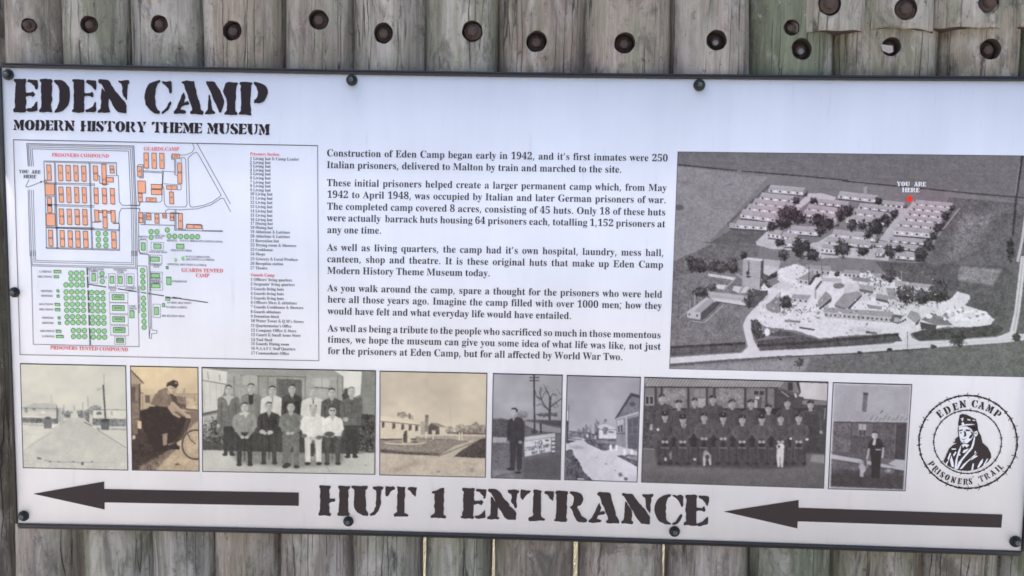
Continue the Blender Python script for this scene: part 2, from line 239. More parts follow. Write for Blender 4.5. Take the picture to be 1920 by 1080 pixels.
 'p': (186, [[115,160,90,152,72,131,72,155,10,155,10,147,18,145,23,142,25,134,26,122,26,-32,26,-43,25,-50,23,-55,20,-59,15,-61,9,-62,9,-70,99,-70,99,-61,90,-61,83,-59,79,-55,76,-49,74,-41,74,-29,74,16,91,0,113,-5,131,-2,146,6,158,19,167,36,173,57,175,80,173,102,167,121,158,137,146,149,132,157], [125,50,120,30,111,18,98,14,84,19,74,34,74,118,85,134,99,139,113,135,121,124,125,104,126,77]]),
 'q': (182, [[13,96,10,72,12,51,18,32,27,17,39,5,54,-2,71,-5,93,0,112,14,112,-42,111,-51,107,-57,100,-60,87,-61,87,-70,177,-70,177,-61,168,-60,163,-57,161,-51,160,-42,160,160,154,160,129,141,107,155,85,160,65,157,47,148,31,135,20,117], [97,16,89,15,75,19,65,30,60,50,58,78,60,109,65,131,75,143,90,147,106,141,112,121,112,34,109,26,104,20]]),
 'r': (144, [[26,126,26,28,25,19,23,13,18,10,9,8,9,0,99,0,99,8,87,10,79,13,76,18,75,28,75,96,76,110,81,121,87,128,94,130,99,129,103,125,107,120,111,115,116,112,124,111,132,113,139,117,143,124,145,133,143,144,138,152,129,157,117,159,105,157,94,151,82,140,73,126,73,155,10,155,10,147,18,146,23,143,25,136]]),
 's': (144, [[105,153,103,153,101,153,99,154,91,156,83,158,76,159,71,160,49,156,32,145,22,130,18,110,21,97,27,85,38,74,53,65,78,52,92,42,96,29,94,20,89,13,81,9,70,7,56,10,43,19,33,34,27,53,18,53,18,-4,26,-4,30,2,37,4,40,4,43,3,61,-3,76,-5,97,-2,114,9,125,26,129,47,127,63,121,76,111,86,96,95,73,106,64,111,58,116,54,122,52,130,54,137,58,143,65,147,75,148,87,146,98,139,107,127,114,111,122,111,122,160,115,160,111,154,106,152]]),
 't': (114, [[10,150,10,139,24,139,24,36,26,18,33,5,44,-2,62,-5,91,5,111,33,103,37,95,24,84,20,78,21,75,25,73,32,72,41,72,139,104,139,104,155,72,155,72,212,64,212,56,199,44,185,29,168]]),
 'u': (187, [[114,20,114,-5,150,4,180,6,180,15,171,16,166,19,163,25,162,35,162,155,95,155,95,147,105,146,110,142,113,135,114,124,114,33,103,22,88,18,81,19,75,23,72,29,71,37,71,155,6,155,6,147,15,145,20,141,22,134,23,124,23,48,25,25,33,9,46,-2,65,-5,80,-3,93,2,105,10]]),
 'v': (153, [[19,124,71,-5,80,-5,130,122,135,132,139,139,144,144,152,147,152,155,102,155,102,147,116,144,121,136,120,132,118,126,92,61,65,134,65,136,64,138,68,145,78,147,82,147,82,155,-1,155,-1,147,6,145,11,141,15,133]]),
 'w': (217, [[59,130,58,133,57,136,57,138,58,142,60,145,63,146,69,147,69,155,-5,155,-5,147,-1,145,3,142,6,138,8,132,61,-5,70,-5,111,98,144,-5,152,-5,206,129,209,136,212,142,217,146,223,147,223,155,178,155,178,147,185,146,190,144,193,142,193,138,193,133,191,128,168,71,149,131,148,133,148,134,148,136,148,138,151,144,162,147,162,155,84,155,84,147,91,146,95,144,98,140,100,133,105,118,83,63,60,126]]),
 'x': (160, [[149,14,146,18,99,92,127,127,141,141,155,148,155,155,100,155,100,147,109,146,113,145,116,143,117,139,116,134,112,128,92,103,75,130,71,136,70,140,74,145,84,147,84,155,2,155,2,147,12,142,21,132,61,68,31,28,17,15,2,7,2,0,59,0,59,7,57,7,46,10,42,17,44,23,49,31,69,57,87,30,91,21,93,15,92,12,89,10,84,8,78,8,78,0,160,0,160,8,155,9,151,11]]),
 'y': (150, [[143,145,150,147,150,155,101,155,101,147,109,146,115,145,118,142,119,137,119,134,118,130,117,126,115,121,93,59,66,128,66,131,65,133,64,135,64,137,65,142,68,145,73,146,81,147,81,155,-2,155,-2,147,4,146,8,144,10,141,12,138,15,132,18,125,70,-2,68,-13,65,-22,61,-30,57,-37,49,-46,43,-49,38,-48,37,-44,37,-42,37,-41,37,-39,37,-38,36,-30,32,-25,26,-21,18,-20,9,-21,2,-27,-2,-34,-3,-42,-1,-53,5,-62,15,-68,26,-70,38,-69,48,-65,56,-59,65,-48,73,-33,81,-12,130,121,134,132,139,140]]),
 'z': (146, [[48,142,64,144,84,144,6,7,6,0,134,0,138,54,130,54,122,35,111,22,97,15,76,12,63,12,137,145,137,155,16,155,13,108,22,108,28,125,36,136]]),
 '0': (188, [[174,85,176,120,174,155,168,185,157,210,142,228,121,239,94,243,67,239,45,228,30,210,19,185,13,155,11,121,13,86,19,55,30,31,45,12,67,1,94,-3,120,1,141,12,157,31,168,55], [65,163,70,195,79,215,94,221,110,215,119,195,123,163,124,120,123,77,119,45,110,25,94,18,79,25,70,45,65,77,63,120]]),
 '1': (188, [[37,206,25,201,14,198,16,188,20,180,26,175,34,173,44,175,54,183,65,194,77,208,77,40,76,29,73,22,68,19,60,18,33,18,33,0,171,0,171,18,144,18,135,19,130,24,128,30,127,40,127,241,89,241,66,224,50,213]]),
 '2': (188, [[44,37,77,69,100,91,119,110,134,126,146,140,154,153,160,165,163,176,164,187,159,211,144,228,120,239,87,243,64,242,46,237,32,230,21,220,15,209,13,198,16,182,25,172,39,166,56,165,58,190,63,208,72,219,87,223,98,220,106,214,111,202,113,186,112,169,109,153,103,138,93,123,80,105,61,85,12,35,12,0,171,0,172,71,152,71,150,60,146,50,140,43,132,38,122,37]]),
 '3': (188, [[156,22,165,35,170,50,172,69,170,87,163,101,152,111,140,119,126,125,112,128,133,137,149,151,160,168,164,188,159,212,143,229,118,240,86,243,54,240,31,231,17,217,12,200,15,187,24,178,37,172,56,171,56,183,58,196,61,206,66,215,74,221,85,223,97,220,105,212,111,200,112,184,110,164,102,148,89,138,70,134,48,134,48,113,69,113,91,110,107,101,117,87,121,70,119,52,115,40,108,30,100,25,90,21,79,20,63,23,49,31,41,44,38,63,27,61,18,56,12,48,9,37,11,27,17,17,27,9,40,2,59,-2,82,-3,99,-2,115,0,130,5,144,12]]),
 '4': (188, [[181,85,146,85,146,240,100,240,4,83,4,62,97,62,97,42,95,29,89,22,80,19,70,18,60,18,60,0,178,0,178,18,174,18,163,19,154,22,148,29,146,42,146,62,181,62], [91,190,95,197,98,203,100,208,99,192,98,175,98,159,97,143,97,85,28,85,73,160,76,163,79,169,83,176,87,183]]),
 '5': (188, [[31,240,20,124,36,118,43,120,52,122,61,123,73,124,92,121,107,111,116,96,119,74,117,56,113,42,106,32,98,25,88,21,77,20,65,22,55,26,48,33,44,42,41,51,40,60,29,59,21,55,15,48,13,37,15,27,20,18,29,9,42,3,60,-2,82,-3,97,-2,113,1,128,6,141,14,153,24,162,37,168,54,170,74,164,105,146,128,119,141,84,146,73,145,63,144,54,143,47,141,52,203,122,203,129,202,133,199,136,195,138,190,140,179,160,179,158,240]]),
 '6': (188, [[136,143,109,147,93,146,80,143,70,139,62,135,67,172,76,200,90,218,108,223,116,222,122,217,126,209,128,200,129,190,130,180,149,182,161,188,168,196,170,206,169,216,164,224,157,232,146,238,130,242,111,243,88,241,69,233,52,221,39,205,28,185,21,163,17,138,15,111,18,75,26,47,38,24,55,9,75,0,98,-3,132,2,156,19,171,45,176,78,171,107,158,129], [62,110,68,116,77,121,87,125,96,127,109,123,119,114,125,98,127,74,125,49,120,32,111,22,99,19,85,24,73,40,65,69]]),
 '7': (188, [[35,169,37,186,43,199,56,203,145,203,55,0,84,0,177,223,177,240,16,240,15,169]]),
 '8': (188, [[155,14,172,35,178,63,174,83,165,100,148,115,122,130,141,141,155,152,164,166,167,184,163,208,149,226,127,239,96,243,70,241,50,234,35,224,25,212,20,197,18,182,20,164,29,148,42,134,59,121,39,110,24,97,13,81,10,61,12,44,19,29,30,16,46,5,66,-1,92,-3,128,1], [119,85,128,73,131,58,128,41,121,28,109,19,93,16,78,19,66,28,58,42,55,60,57,76,63,89,71,99,82,108,104,96], [73,213,82,221,94,224,103,222,111,218,117,211,121,203,124,195,125,185,124,170,119,158,112,149,101,141,86,150,75,159,67,171,65,186,67,201]]),
 '9': (188, [[76,-3,100,-1,120,7,137,19,150,36,160,56,167,78,171,104,173,130,170,166,162,195,149,216,132,231,112,240,89,243,66,241,48,233,32,221,21,204,14,185,12,162,16,132,30,110,51,97,78,92,93,94,106,99,117,106,125,115,112,42,78,18,63,20,52,28,43,40,38,54,30,51,25,47,22,41,21,35,22,25,27,16,34,9,44,2,58,-2], [78,217,91,221,105,216,116,201,123,176,125,139,120,130,112,123,103,118,92,117,68,128,60,164,62,189,68,206]]),
 '&': (246, [[177,66,112,129,131,142,147,156,157,172,160,192,156,214,145,230,126,240,102,243,77,240,57,230,44,213,40,191,43,174,50,159,59,145,70,133,48,119,32,104,21,86,18,62,23,35,38,14,62,1,93,-3,119,-1,141,5,159,15,176,28,205,0,245,0,196,48,208,63,217,80,224,99,230,120,200,120,196,105,191,90,185,78], [76,26,61,34,52,47,49,63,51,80,59,93,71,104,87,115,157,47,145,38,131,30,114,25,94,23], [83,158,76,169,71,180,69,191,71,203,78,212,88,217,101,219,113,217,123,212,129,203,131,192,129,179,122,168,111,158,94,146]]),
 '.': (90, [[37,39,30,36,26,29,24,18,26,8,30,1,37,-3,45,-5,53,-3,60,1,64,8,66,18,64,29,60,36,53,39,45,41]]),
 ',': (90, [[59,17,64,35,62,39,31,39,28,20,23,-1,19,-23,14,-43,36,-43,44,-24,52,-4]]),
 ';': (90, [[23,13,20,-1,17,-16,14,-30,10,-43,33,-43,41,-25,49,-4,56,17,61,35,59,39,28,39,26,27], [24,162,25,151,30,144,36,140,44,139,52,140,59,144,64,151,65,162,64,173,59,180,52,183,44,185,36,183,30,180,25,173]]),
}
# ------------------------------------------------------------------ serif lettering (outlines as triangles)
GL = {}
for _c, (_adv, _loops) in GLYPHS.items():
    _P = [[Vector((q[i] / 500, q[i + 1] / 500, 0)) for i in range(0, len(q), 2)] for q in _loops]
    _V = np.array([(v.x, v.y) for q in _P for v in q]); _T = []
    # a hole goes with the outline around it; separate outlines (i, j, ;) are filled one by one
    def _area(q): return sum(q[i].x * q[(i + 1) % len(q)].y - q[(i + 1) % len(q)].x * q[i].y for i in range(len(q)))
    _big = max(_P, key=lambda q: abs(_area(q))); _sg = _area(_big) > 0
    _out = [q for q in _P if (_area(q) > 0) == _sg]; _hol = [q for q in _P if (_area(q) > 0) != _sg]
    _off = 0; _VV = []
    for q in _out:
        grp = [q] + (_hol if q is _big else [])
        _T += [[k + _off for k in t] for t in tessellate_polygon(grp)]
        for g_ in grp: _VV += [(v.x, v.y) for v in g_]; _off += len(g_)
    GL[_c] = (_adv / 500, np.array(_VV), np.array(_T))
_a, _v, _t = GL[',']; GL['’'] = (_a, _v + np.array([0, 0.455 - _v[:, 1].max()]), _t)
CAPH = 0.455; SPACE = 0.169
def serif(fl, text, x0, y0, x1, y1, cap, justify=False, xs=None):
    """one line of serif text whose baseline runs (x0,y0)-(x1,y1); cap = height of a capital in pixels"""
    d = np.array([x1 - x0, y1 - y0], float); L = np.hypot(*d); d /= L; nrm = np.array([d[1], -d[0]])
    k = cap / CAPH
    wid = sum(GL[c][0] if c != ' ' else 0 for c in text); ns = text.count(' ')
    if justify and ns:
        kx = k * (xs or 1.0); sp = (L / kx - wid) / ns
    else:
        sp = SPACE; kx = L / (wid + sp * ns)
    p = 0.0
    for c in text:
        if c == ' ': p += sp; continue
        a, V, T = GL[c]
        P = np.array([x0, y0]) + ((V[:, :1] + p) * kx) * d + (V[:, 1:] * k) * nrm
        fl.raw(P, T); p += a
# ------------------------------------------------------------------ stencil lettering, drawn on a 100 unit capital
_st = [(0,99),(37,99),(38,93),(35,88),(35,11),(38,6),(37,0),(0,0),(-1,7),(4,12),(4,88),(0,93)]
_e3 = [(39,1),(70,3),(71,33),(66,31),(60,20),(51,12),(39,10)]
_bowlr = [(43,99),(62,98),(76,92),(84,78),(82,64),(73,54),(65,50),(78,22),(94,8),(95,0),(66,0),(56,22),(48,43),(43,46),(50,53),(55,66),(54,82),(48,88),(43,90)]
_c1 = [(48,100),(30,97),(12,85),(2,66),(0,48),(4,28),(16,11),(32,2),(48,-1),(50,5),(42,12),(36,25),(34,46),(35,68),(40,86),(49,94)]
ST = {
 'E': (71, [[(0,99),(36,99),(37,92),(35,88),(35,58),(52,59),(57,63),(62,58),(62,49),(57,45),(51,50),(35,49),(35,11),(38,6),(36,0),(0,0),(-1,8),(4,13),(4,88),(0,92)],
            [(40,98),(70,97),(71,82),(69,67),(64,66),(60,76),(52,85),(40,89)], _e3]),
 'D': (90, [_st, [(42,99),(58,98),(74,92),(85,78),(90,60),(89,42),(84,22),(72,8),(56,0),(42,-1),(44,7),(50,13),(55,24),(57,40),(57,60),(54,78),(48,87),(42,91)]]),
 'N': (91, [[(0,99),(29,98),(60,55),(85,25),(86,0),(60,0),(49,12),(12,78),(5,88),(-1,91)],
            [(9,71),(13,73),(31,43),(31,12),(36,7),(35,0),(0,0),(0,7),(8,12)],
            [(57,98),(90,98),(92,91),(86,86),(85,42),(82,36),(76,47),(70,55),(70,84),(60,89)]]),
 'C': (85, [_c1, [(54,98),(66,95),(74,98),(84,96),(85,62),(79,60),(74,72),(66,84),(54,91)], [(54,0),(68,4),(78,14),(85,31),(81,37),(75,33),(70,20),(62,10),(54,7)]]),
 'A': (92, [[(24,99),(60,99),(63,92),(86,14),(92,8),(92,0),(52,0),(52,7),(58,12),(52,30),(31,86),(24,92)],
            [(31,67),(38,52),(31,33),(45,40),(49,34),(47,26),(27,25),(22,12),(34,12),(39,6),(36,0),(1,0),(0,7),(9,14),(21,44)]]),
 'M': (99, [[(2,99),(28,98),(34,88),(50,60),(60,40),(49,6),(44,5),(30,36),(10,80),(1,90)], [(9,58),(14,57),(20,40),(20,16),(30,8),(33,1),(0,0),(0,8),(9,14)],
            [(66,98),(98,98),(98,90),(94,86),(92,12),(99,6),(98,-1),(60,0),(60,7),(66,12),(66,44),(52,67),(60,90)]]),
 'P': (87, [_st, [(43,99),(60,98),(76,92),(86,78),(86,60),(78,45),(64,37),(46,35),(43,41),(47,47),(54,52),(57,67),(54,84),(48,89),(43,91)]]),
 'H': (98, [[(0,99),(38,99),(38,92),(34,88),(34,56),(50,57),(53,52),(50,46),(34,45),(34,12),(38,7),(38,0),(0,0),(0,8),(4,12),(4,88),(0,92)],
            [(60,99),(98,99),(98,92),(93,88),(93,12),(98,8),(98,0),(60,0),(60,8),(64,12),(64,88),(60,92)]]),
 'U': (100, [[(0,99),(50,99),(50,92),(44,88),(44,40),(46,20),(54,8),(52,0),(38,1),(20,10),(10,26),(8,45),(8,88),(0,92)],
             [(66,99),(100,98),(100,91),(93,86),(92,40),(86,18),(74,4),(60,0),(60,8),(70,16),(76,32),(77,86),(66,91)]]),
 'T': (98, [[(36,99),(64,99),(62,92),(62,14),(74,8),(74,0),(27,0),(27,8),(38,14),(38,92)], [(0,99),(30,98),(30,90),(18,84),(10,68),(4,66),(0,76)],
            [(70,98),(98,98),(98,70),(94,66),(88,72),(80,84),(70,90)]]),
 '1': (52, [[(0,88),(20,92),(40,101),(42,96),(42,14),(52,8),(51,0),(0,0),(0,7),(10,12),(10,80),(2,80)]]),
 'R': (95, [_st, _bowlr]),
 'I': (38, [_st]), 'L': (72, [_st, _e3]),
 'O': (92, [_c1, [(92 - x, y) for x, y in _c1]][:]),
 'S': (72, [[(0,70),(4,88),(18,98),(33,100),(32,92),(28,84),(32,72),(50,58),(66,44),(72,28),(68,10),(56,0),(40,-1),(40,8),(43,18),(34,32),(14,46),(2,58)],
            [(38,99),(48,95),(58,99),(66,98),(66,70),(60,68),(52,82),(38,91)], [(2,0),(12,4),(24,0),(34,0),(34,8),(20,14),(10,32),(2,32)]]),
 'Y': (92, [[(0,99),(36,99),(38,92),(54,60),(62,44),(62,14),(72,8),(72,0),(26,0),(26,8),(34,14),(34,40),(8,88),(0,92)], [(56,99),(92,99),(92,92),(84,86),(68,56),(62,62),(70,80),(65,90),(56,92)]]),
 '’': (22, [[(4,100),(20,100),(20,88),(10,68),(4,70),(8,84)]]),
}
_rr = np.random.default_rng(5)
def _rough(P, amp, step=7):
    P = np.asarray(P, float); out = []
    n = len(P)
    for i in range(n):
        a, b = P[i], P[(i + 1) % n]; L = np.hypot(*(b - a)); k = max(2, int(L / step))
        for j in range(k):
            t = (j + 0.25) / k if k == 2 else (j + 0.35) / k
            out.append(a + (b - a) * t)
    out = np.array(out); e = _rr.normal(0, amp, out.shape); e = (e + .6 * np.roll(e, 1, 0)) / 1.1
    return out + e
def stencil(fl, text, x0, y0, x1, y1, cap, gap=5, space=45, amp=0.85):
    wid = sum(ST[c][0] + gap if c != ' ' else space for c in text) - gap
    d = np.array([x1 - x0, y1 - y0], float); L = np.hypot(*d); d /= L; nrm = np.array([d[1], -d[0]]); kx = L / wid; ky = cap / 100
    p = 0
    sv = fl.t; fl.setT(0, 0, 1)
    for c in text:
        if c == ' ': p += space; continue
        fl.mark()
        for pl in ST[c][1]:
            P = _rough(pl, amp) if amp else np.asarray(pl, float)
            fl.poly(np.array([x0, y0]) + (P[:, :1] + p) * kx * d + P[:, 1:] * ky * nrm)
        p += ST[c][0] + gap
    fl.t = sv
def stencil_at(fl, c, cx, cy, ang, cap, xs=1.0):
    w = ST[c][0]; k = cap / 100; ca, sa = math.cos(ang), math.sin(ang)
    for pl in ST[c][1]:
        P = (np.asarray(pl, float) - np.array([w / 2, 50])) * np.array([k * xs, -k])
        fl.poly(np.stack([cx + P[:, 0] * ca - P[:, 1] * sa, cy + P[:, 0] * sa + P[:, 1] * ca], 1))
# ------------------------------------------------------------------ painter for the printed photographs
def vnoise(h, w, cy, cx, rng):
    gy, gx = int(h / cy) + 3, int(w / cx) + 3
    g = rng.random((gy, gx)); y = np.arange(h) / cy; x = np.arange(w) / cx
    iy = y.astype(int); ix = x.astype(int); fy = (y - iy)[:, None]; fx = (x - ix)[None, :]
    fy = fy * fy * (3 - 2 * fy); fx = fx * fx * (3 - 2 * fx)
    a = g[iy][:, ix]; b = g[iy][:, ix + 1]; c = g[iy + 1][:, ix]; d = g[iy + 1][:, ix + 1]
    return a * (1 - fy) * (1 - fx) + b * (1 - fy) * fx + c * fy * (1 - fx) + d * fy * fx - 0.5
class Paint:
    K = 2
    def __init__(self, x0, y0, x1, y1, seed=1, base=128):
        self.o = (x0 - 4, y0 - 4); self.w = int((x1 - x0 + 8) * self.K); self.h = int((y1 - y0 + 8) * self.K)
        self.g = np.full((self.h, self.w), float(base)); self.rng = np.random.default_rng(seed); self.t = (0, 0, 1)
        self.tex = sum(vnoise(self.h, self.w, c, c, self.rng) * a for c, a in ((26, .5), (11, .5), (5, .8), (2.4, 1.1)))
    def setT(self, ox, oy, s): self.t = (ox, oy, s); return self
    def P(self, P):
        P = np.asarray(P, float) / self.t[2] + np.array(self.t[:2]); return (P - np.array(self.o)) * self.K
    def _put(self, y0, x0, m, g, a, tex):
        h, w = m.shape; R = self.g[y0:y0 + h, x0:x0 + w]
        gg = g + tex * self.tex[y0:y0 + h, x0:x0 + w] if tex else g
        R += (gg - R) * m * a
    def _box(self, P, pad=2):
        x0 = max(0, int(P[:, 0].min()) - pad); y0 = max(0, int(P[:, 1].min()) - pad)
        x1 = min(self.w, int(P[:, 0].max()) + pad + 2); y1 = min(self.h, int(P[:, 1].max()) + pad + 2)
        return x0, y0, x1, y1
    def poly(self, P, g, a=1.0, tex=0, soft=0, rough=0, _abs=None):
        P = self.P(P) if _abs is None else _abs
        pad = 2 + int(soft * self.K * 2); x0, y0, x1, y1 = self._box(P, pad)
        if x1 - x0 < 1 or y1 - y0 < 1: return
        X = np.arange(x0, x1)[None, :] + 0.5; Y = np.arange(y0, y1)[:, None] + 0.5
        if rough:
            X = X + rough * 3 * self.tex[y0:y1, x0:x1]; Y = Y + rough * 3 * self.tex[y0:y1, x0:x1][::-1, ::-1]
        m = np.zeros((y1 - y0, x1 - x0), bool); n = len(P)
        for i in range(n):
            (xa, ya), (xb, yb) = P[i], P[(i + 1) % n]
            if ya == yb: continue
            c = ((ya > Y) != (yb > Y)) & (X < (xb - xa) * (Y - ya) / (yb - ya) + xa); m ^= c
        m = m.astype(float)
        if soft:
            k = max(1, int(soft * self.K))
            for ax in (0, 1):
                for _ in range(2):
                    acc = np.zeros_like(m)
                    for s in range(-k, k + 1): acc += np.roll(m, s, ax)
                    m = acc / (2 * k + 1)
        self._put(y0, x0, m, g, a, tex)
    def ell(self, cx, cy, rx, ry, g, a=1.0, tex=0, soft=0.15, rough=0.0, half=None):
        c = self.P([(cx, cy)])[0]; s = self.K / self.t[2]; rx *= s; ry *= s
        B = np.array([(c[0] - rx * 1.5, c[1] - ry * 1.5), (c[0] + rx * 1.5, c[1] + ry * 1.5)]); x0, y0, x1, y1 = self._box(B)
        if x1 - x0 < 1 or y1 - y0 < 1: return
        X = np.arange(x0, x1)[None, :] + 0.5 - c[0]; Y = np.arange(y0, y1)[:, None] + 0.5 - c[1]
        d = np.sqrt((X / rx) ** 2 + (Y / ry) ** 2)
        if rough: d = d + rough * self.tex[y0:y1, x0:x1]
        m = np.clip((1 - d) / max(soft, 1.0 / max(rx, 1)) + 0.5, 0, 1)
        if half == 'top': m = m * (Y < 0)
        self._put(y0, x0, m, g, a, tex)
    def line(self, P, w, g, a=1.0, tex=0, soft=0):
        P = self.P(P); w = w / self.t[2] * self.K / 2
        for i in range(len(P) - 1):
            d = P[i + 1] - P[i]; L = max(1e-6, np.hypot(*d)); n = np.array([-d[1], d[0]]) / L * w; e = d / L * w * 0.3
            self.poly(None, g, a, tex, soft, _abs=np.array([P[i] + n - e, P[i + 1] + n + e, P[i + 1] - n + e, P[i] - n - e]))
    def limb(self, P, w0, w1, g, a=1.0, tex=0, soft=0):
        n = len(P)
        for i in range(n - 1):
            wa = w0 + (w1 - w0) * i / (n - 1); wb = w0 + (w1 - w0) * (i + 1) / (n - 1)
            (xa, ya), (xb, yb) = P[i], P[i + 1]; L = math.hypot(xb - xa, yb - ya) or 1; nx, ny = -(yb - ya) / L, (xb - xa) / L
            self.poly([(xa + nx * wa / 2, ya + ny * wa / 2), (xb + nx * wb / 2, yb + ny * wb / 2), (xb - nx * wb / 2, yb - ny * wb / 2), (xa - nx * wa / 2, ya - ny * wa / 2)], g, a, tex, soft)
            self.ell(xa, ya, wa / 2, wa / 2, g, a, tex)
        self.ell(*P[-1], w1 / 2, w1 / 2, g, a, tex)
    def foliage(self, cx, cy, rx, ry, g, var=40, rough=0.5):
        self.ell(cx, cy, rx, ry, g, 1, var, 0.25, rough)
        self.ell(cx - rx * .2, cy - ry * .3, rx * .65, ry * .5, g + 34, .55, var * 1.4, 0.8, rough)
        self.ell(cx + rx * .2, cy + ry * .5, rx * .8, ry * .4, g - 12, .5, var, 0.7, rough)
    def grad(self, y0, y1, g0, g1):
        a = self.P([(0, y0)])[0][1]; b = self.P([(0, y1)])[0][1]
        ya, yb = max(0, int(a)), min(self.h, int(b))
        t = ((np.arange(ya, yb) - a) / (b - a))[:, None]; self.g[ya:yb] = g0 + (g1 - g0) * t
    def head(self, x, y, r, skin=185, hair=60, cap=None, dark=0.5, tilt=0):
        self.line([(x, y + r * .7), (x, y + r * 1.7)], r * 1.0, skin - 25)
        self.ell(x, y + r * .05, r * .90, r * 1.22, skin, soft=.12)
        self.ell(x + r * .45, y + r * .1, r * .4, r * .95, skin - 42, .6, soft=.8)
        self.ell(x, y + r * 1.0, r * .5, r * .2, skin - 60, .6, soft=.8)
        for s in (-1, 1):
            self.ell(x + s * r * .36, y - r * .12, r * .24, r * .13, skin - 62, .7, soft=.8)
            self.ell(x + s * r * .86, y + r * .02, r * .14, r * .26, skin - 25, .9, soft=.3)
        self.line([(x - r * .55, y - r * .32), (x - r * .15, y - r * .34)], r * .12, hair + 40, .6)
        self.line([(x + r * .15, y - r * .34), (x + r * .55, y - r * .32)], r * .12, hair + 40, .6)
        self.ell(x, y + r * .2, r * .12, r * .24, skin - 45, .6, soft=.7)
        self.ell(x, y + r * .58, r * .32, r * .10, skin - 65, .8, soft=.6)
        if cap is None:
            self.poly([(x - r * .86, y - r * .1), (x - r * .92, y - r * .75), (x - r * .5, y - r * 1.25), (x + r * .2, y - r * 1.35), (x + r * .8, y - r * 1.05), (x + r * .9, y - r * .1), (x + r * .74, y - r * .62), (x + r * .3, y - r * .92), (x - r * .4, y - r * .86), (x - r * .74, y - r * .58)], hair, 1, 25)
        elif cap == 'beret':
            self.poly([(x - r * 1.0, y - r * .4), (x - r * 1.15, y - r * .9), (x - r * .5, y - r * 1.45), (x + r * .5, y - r * 1.5), (x + r * 1.1, y - r * 1.1), (x + r * .95, y - r * .45), (x, y - r * .7)], 42, 1, 14)
            self.ell(x + r * .35, y - r * 1.05, r * .16, r * .2, 165)
        elif cap == 'peak':
            self.poly([(x - r * 1.05, y - r * 1.0), (x - r * .7, y - r * 1.6), (x + r * .7, y - r * 1.6), (x + r * 1.05, y - r * 1.0), (x + r * .85, y - r * .35), (x - r * .85, y - r * .35)], 42, 1, 14)
            self.ell(x, y - r * .35, r * .9, r * .22, 25)
            self.ell(x, y - r * 1.05, r * .16, r * .2, 180)
        elif cap == 'side':
            self.poly([(x - r * .95, y - r * .35), (x - r * .8, y - r * 1.15), (x, y - r * 1.6), (x + r * .75, y - r * 1.35), (x + r * 1.0, y - r * .5), (x + r * .1, y - r * .75)], 50, 1, 14)
            self.ell(x + r * .3, y - r * 1.05, r * .14, r * .2, 160)
    def coat(self, x, y, r, sw, bot, g, bw=None, v=None, tie=None, tex=22):
        """torso from the neck at y, shoulders sw wide, down to bot"""
        bw = (bw or sw * .86) * 1.06; sw = sw * 1.1
        self.poly([(x - r * .5, y - r * .25), (x + r * .5, y - r * .25), (x + sw * .42, y + r * .55), (x + sw * .5, y + r * 1.5), (x + sw * .5, bot * .6 + y * .4), (x + bw / 2, bot), (x - bw / 2, bot), (x - sw * .5, bot * .6 + y * .4), (x - sw * .5, y + r * 1.5), (x - sw * .42, y + r * .55)], g, 1, tex)
        for s in (-1, 1):
            self.line([(x + s * sw * .30, y + r * 1.9), (x + s * sw * .32, bot - r * .3)], r * .18, g - 38, .7, soft=.5)
            self.line([(x + s * r * .5, y + r * .1), (x + s * r * .25, y + r * 1.9)], r * .14, g - 30, .7)
        self.line([(x, y + r * 1.9), (x + r * .08, bot)], r * .13, g - 34, .7)
        self.ell(x + sw * .33, (y + bot) / 2 + r * .4, sw * .18, (bot - y) * .45, g - 26, .5, soft=.9)
        if v is not None: self.poly([(x - r * .42, y - r * .15), (x + r * .42, y - r * .15), (x, y + r * 1.6)], v)
        if tie is not None: self.line([(x, y + r * .1), (x + r * .03, y + r * 1.6)], r * .22, tie)
    def seated(self, x, hy, r, sw, hip, knee, foot, coat, leg, spread=1.0, v=None, tie=None, hands=(0, 0), skin=185, hair=60, cap=None, shoe=45, legw=None):
        lw = legw or r * 1.5
        for s in (-1, 1):
            kx = x + s * r * 1.25 * spread
            self.limb([(x + s * r * .6, hip), (kx, knee)], lw * 1.15, lw * 1.05, leg, tex=18)
            self.limb([(kx, knee), (kx + s * r * .1, foot - r * .5)], lw, lw * .72, leg - 4, tex=18)
            self.line([(kx - s * lw * .1, knee + r * .6), (kx, foot - r)], r * .22, leg + 22, .5, soft=.5)
            self.ell(kx + s * r * .15, foot, r * .75, r * .42, shoe)
        self.line([(x, knee - r * .2), (x, foot - r)], r * .5, leg - 30, .5, soft=1)
        self.coat(x, hy + r * 1.45, r, sw, hip, coat, bw=sw * .8, v=v, tie=tie)
        hx, hh = x + hands[0], hip + hands[1]
        for s in (-1, 1):
            self.limb([(x + s * sw * .42, hy + r * 2.6), (x + s * sw * .5, (hip + hy) / 2 + r * 1.4), (hx + s * r * .8, hh)], r * 1.0, r * .72, coat + 3, tex=20)
            self.line([(x + s * sw * .36, hy + r * 3.4), (x + s * sw * .38, (hip + hy) / 2 + r * 1.2)], r * .16, coat - 34, .7)
            self.ell(hx + s * r * .55, hh + r * .2, r * .5, r * .4, skin - 8)
        self.head(x, hy, r, skin, hair, cap)
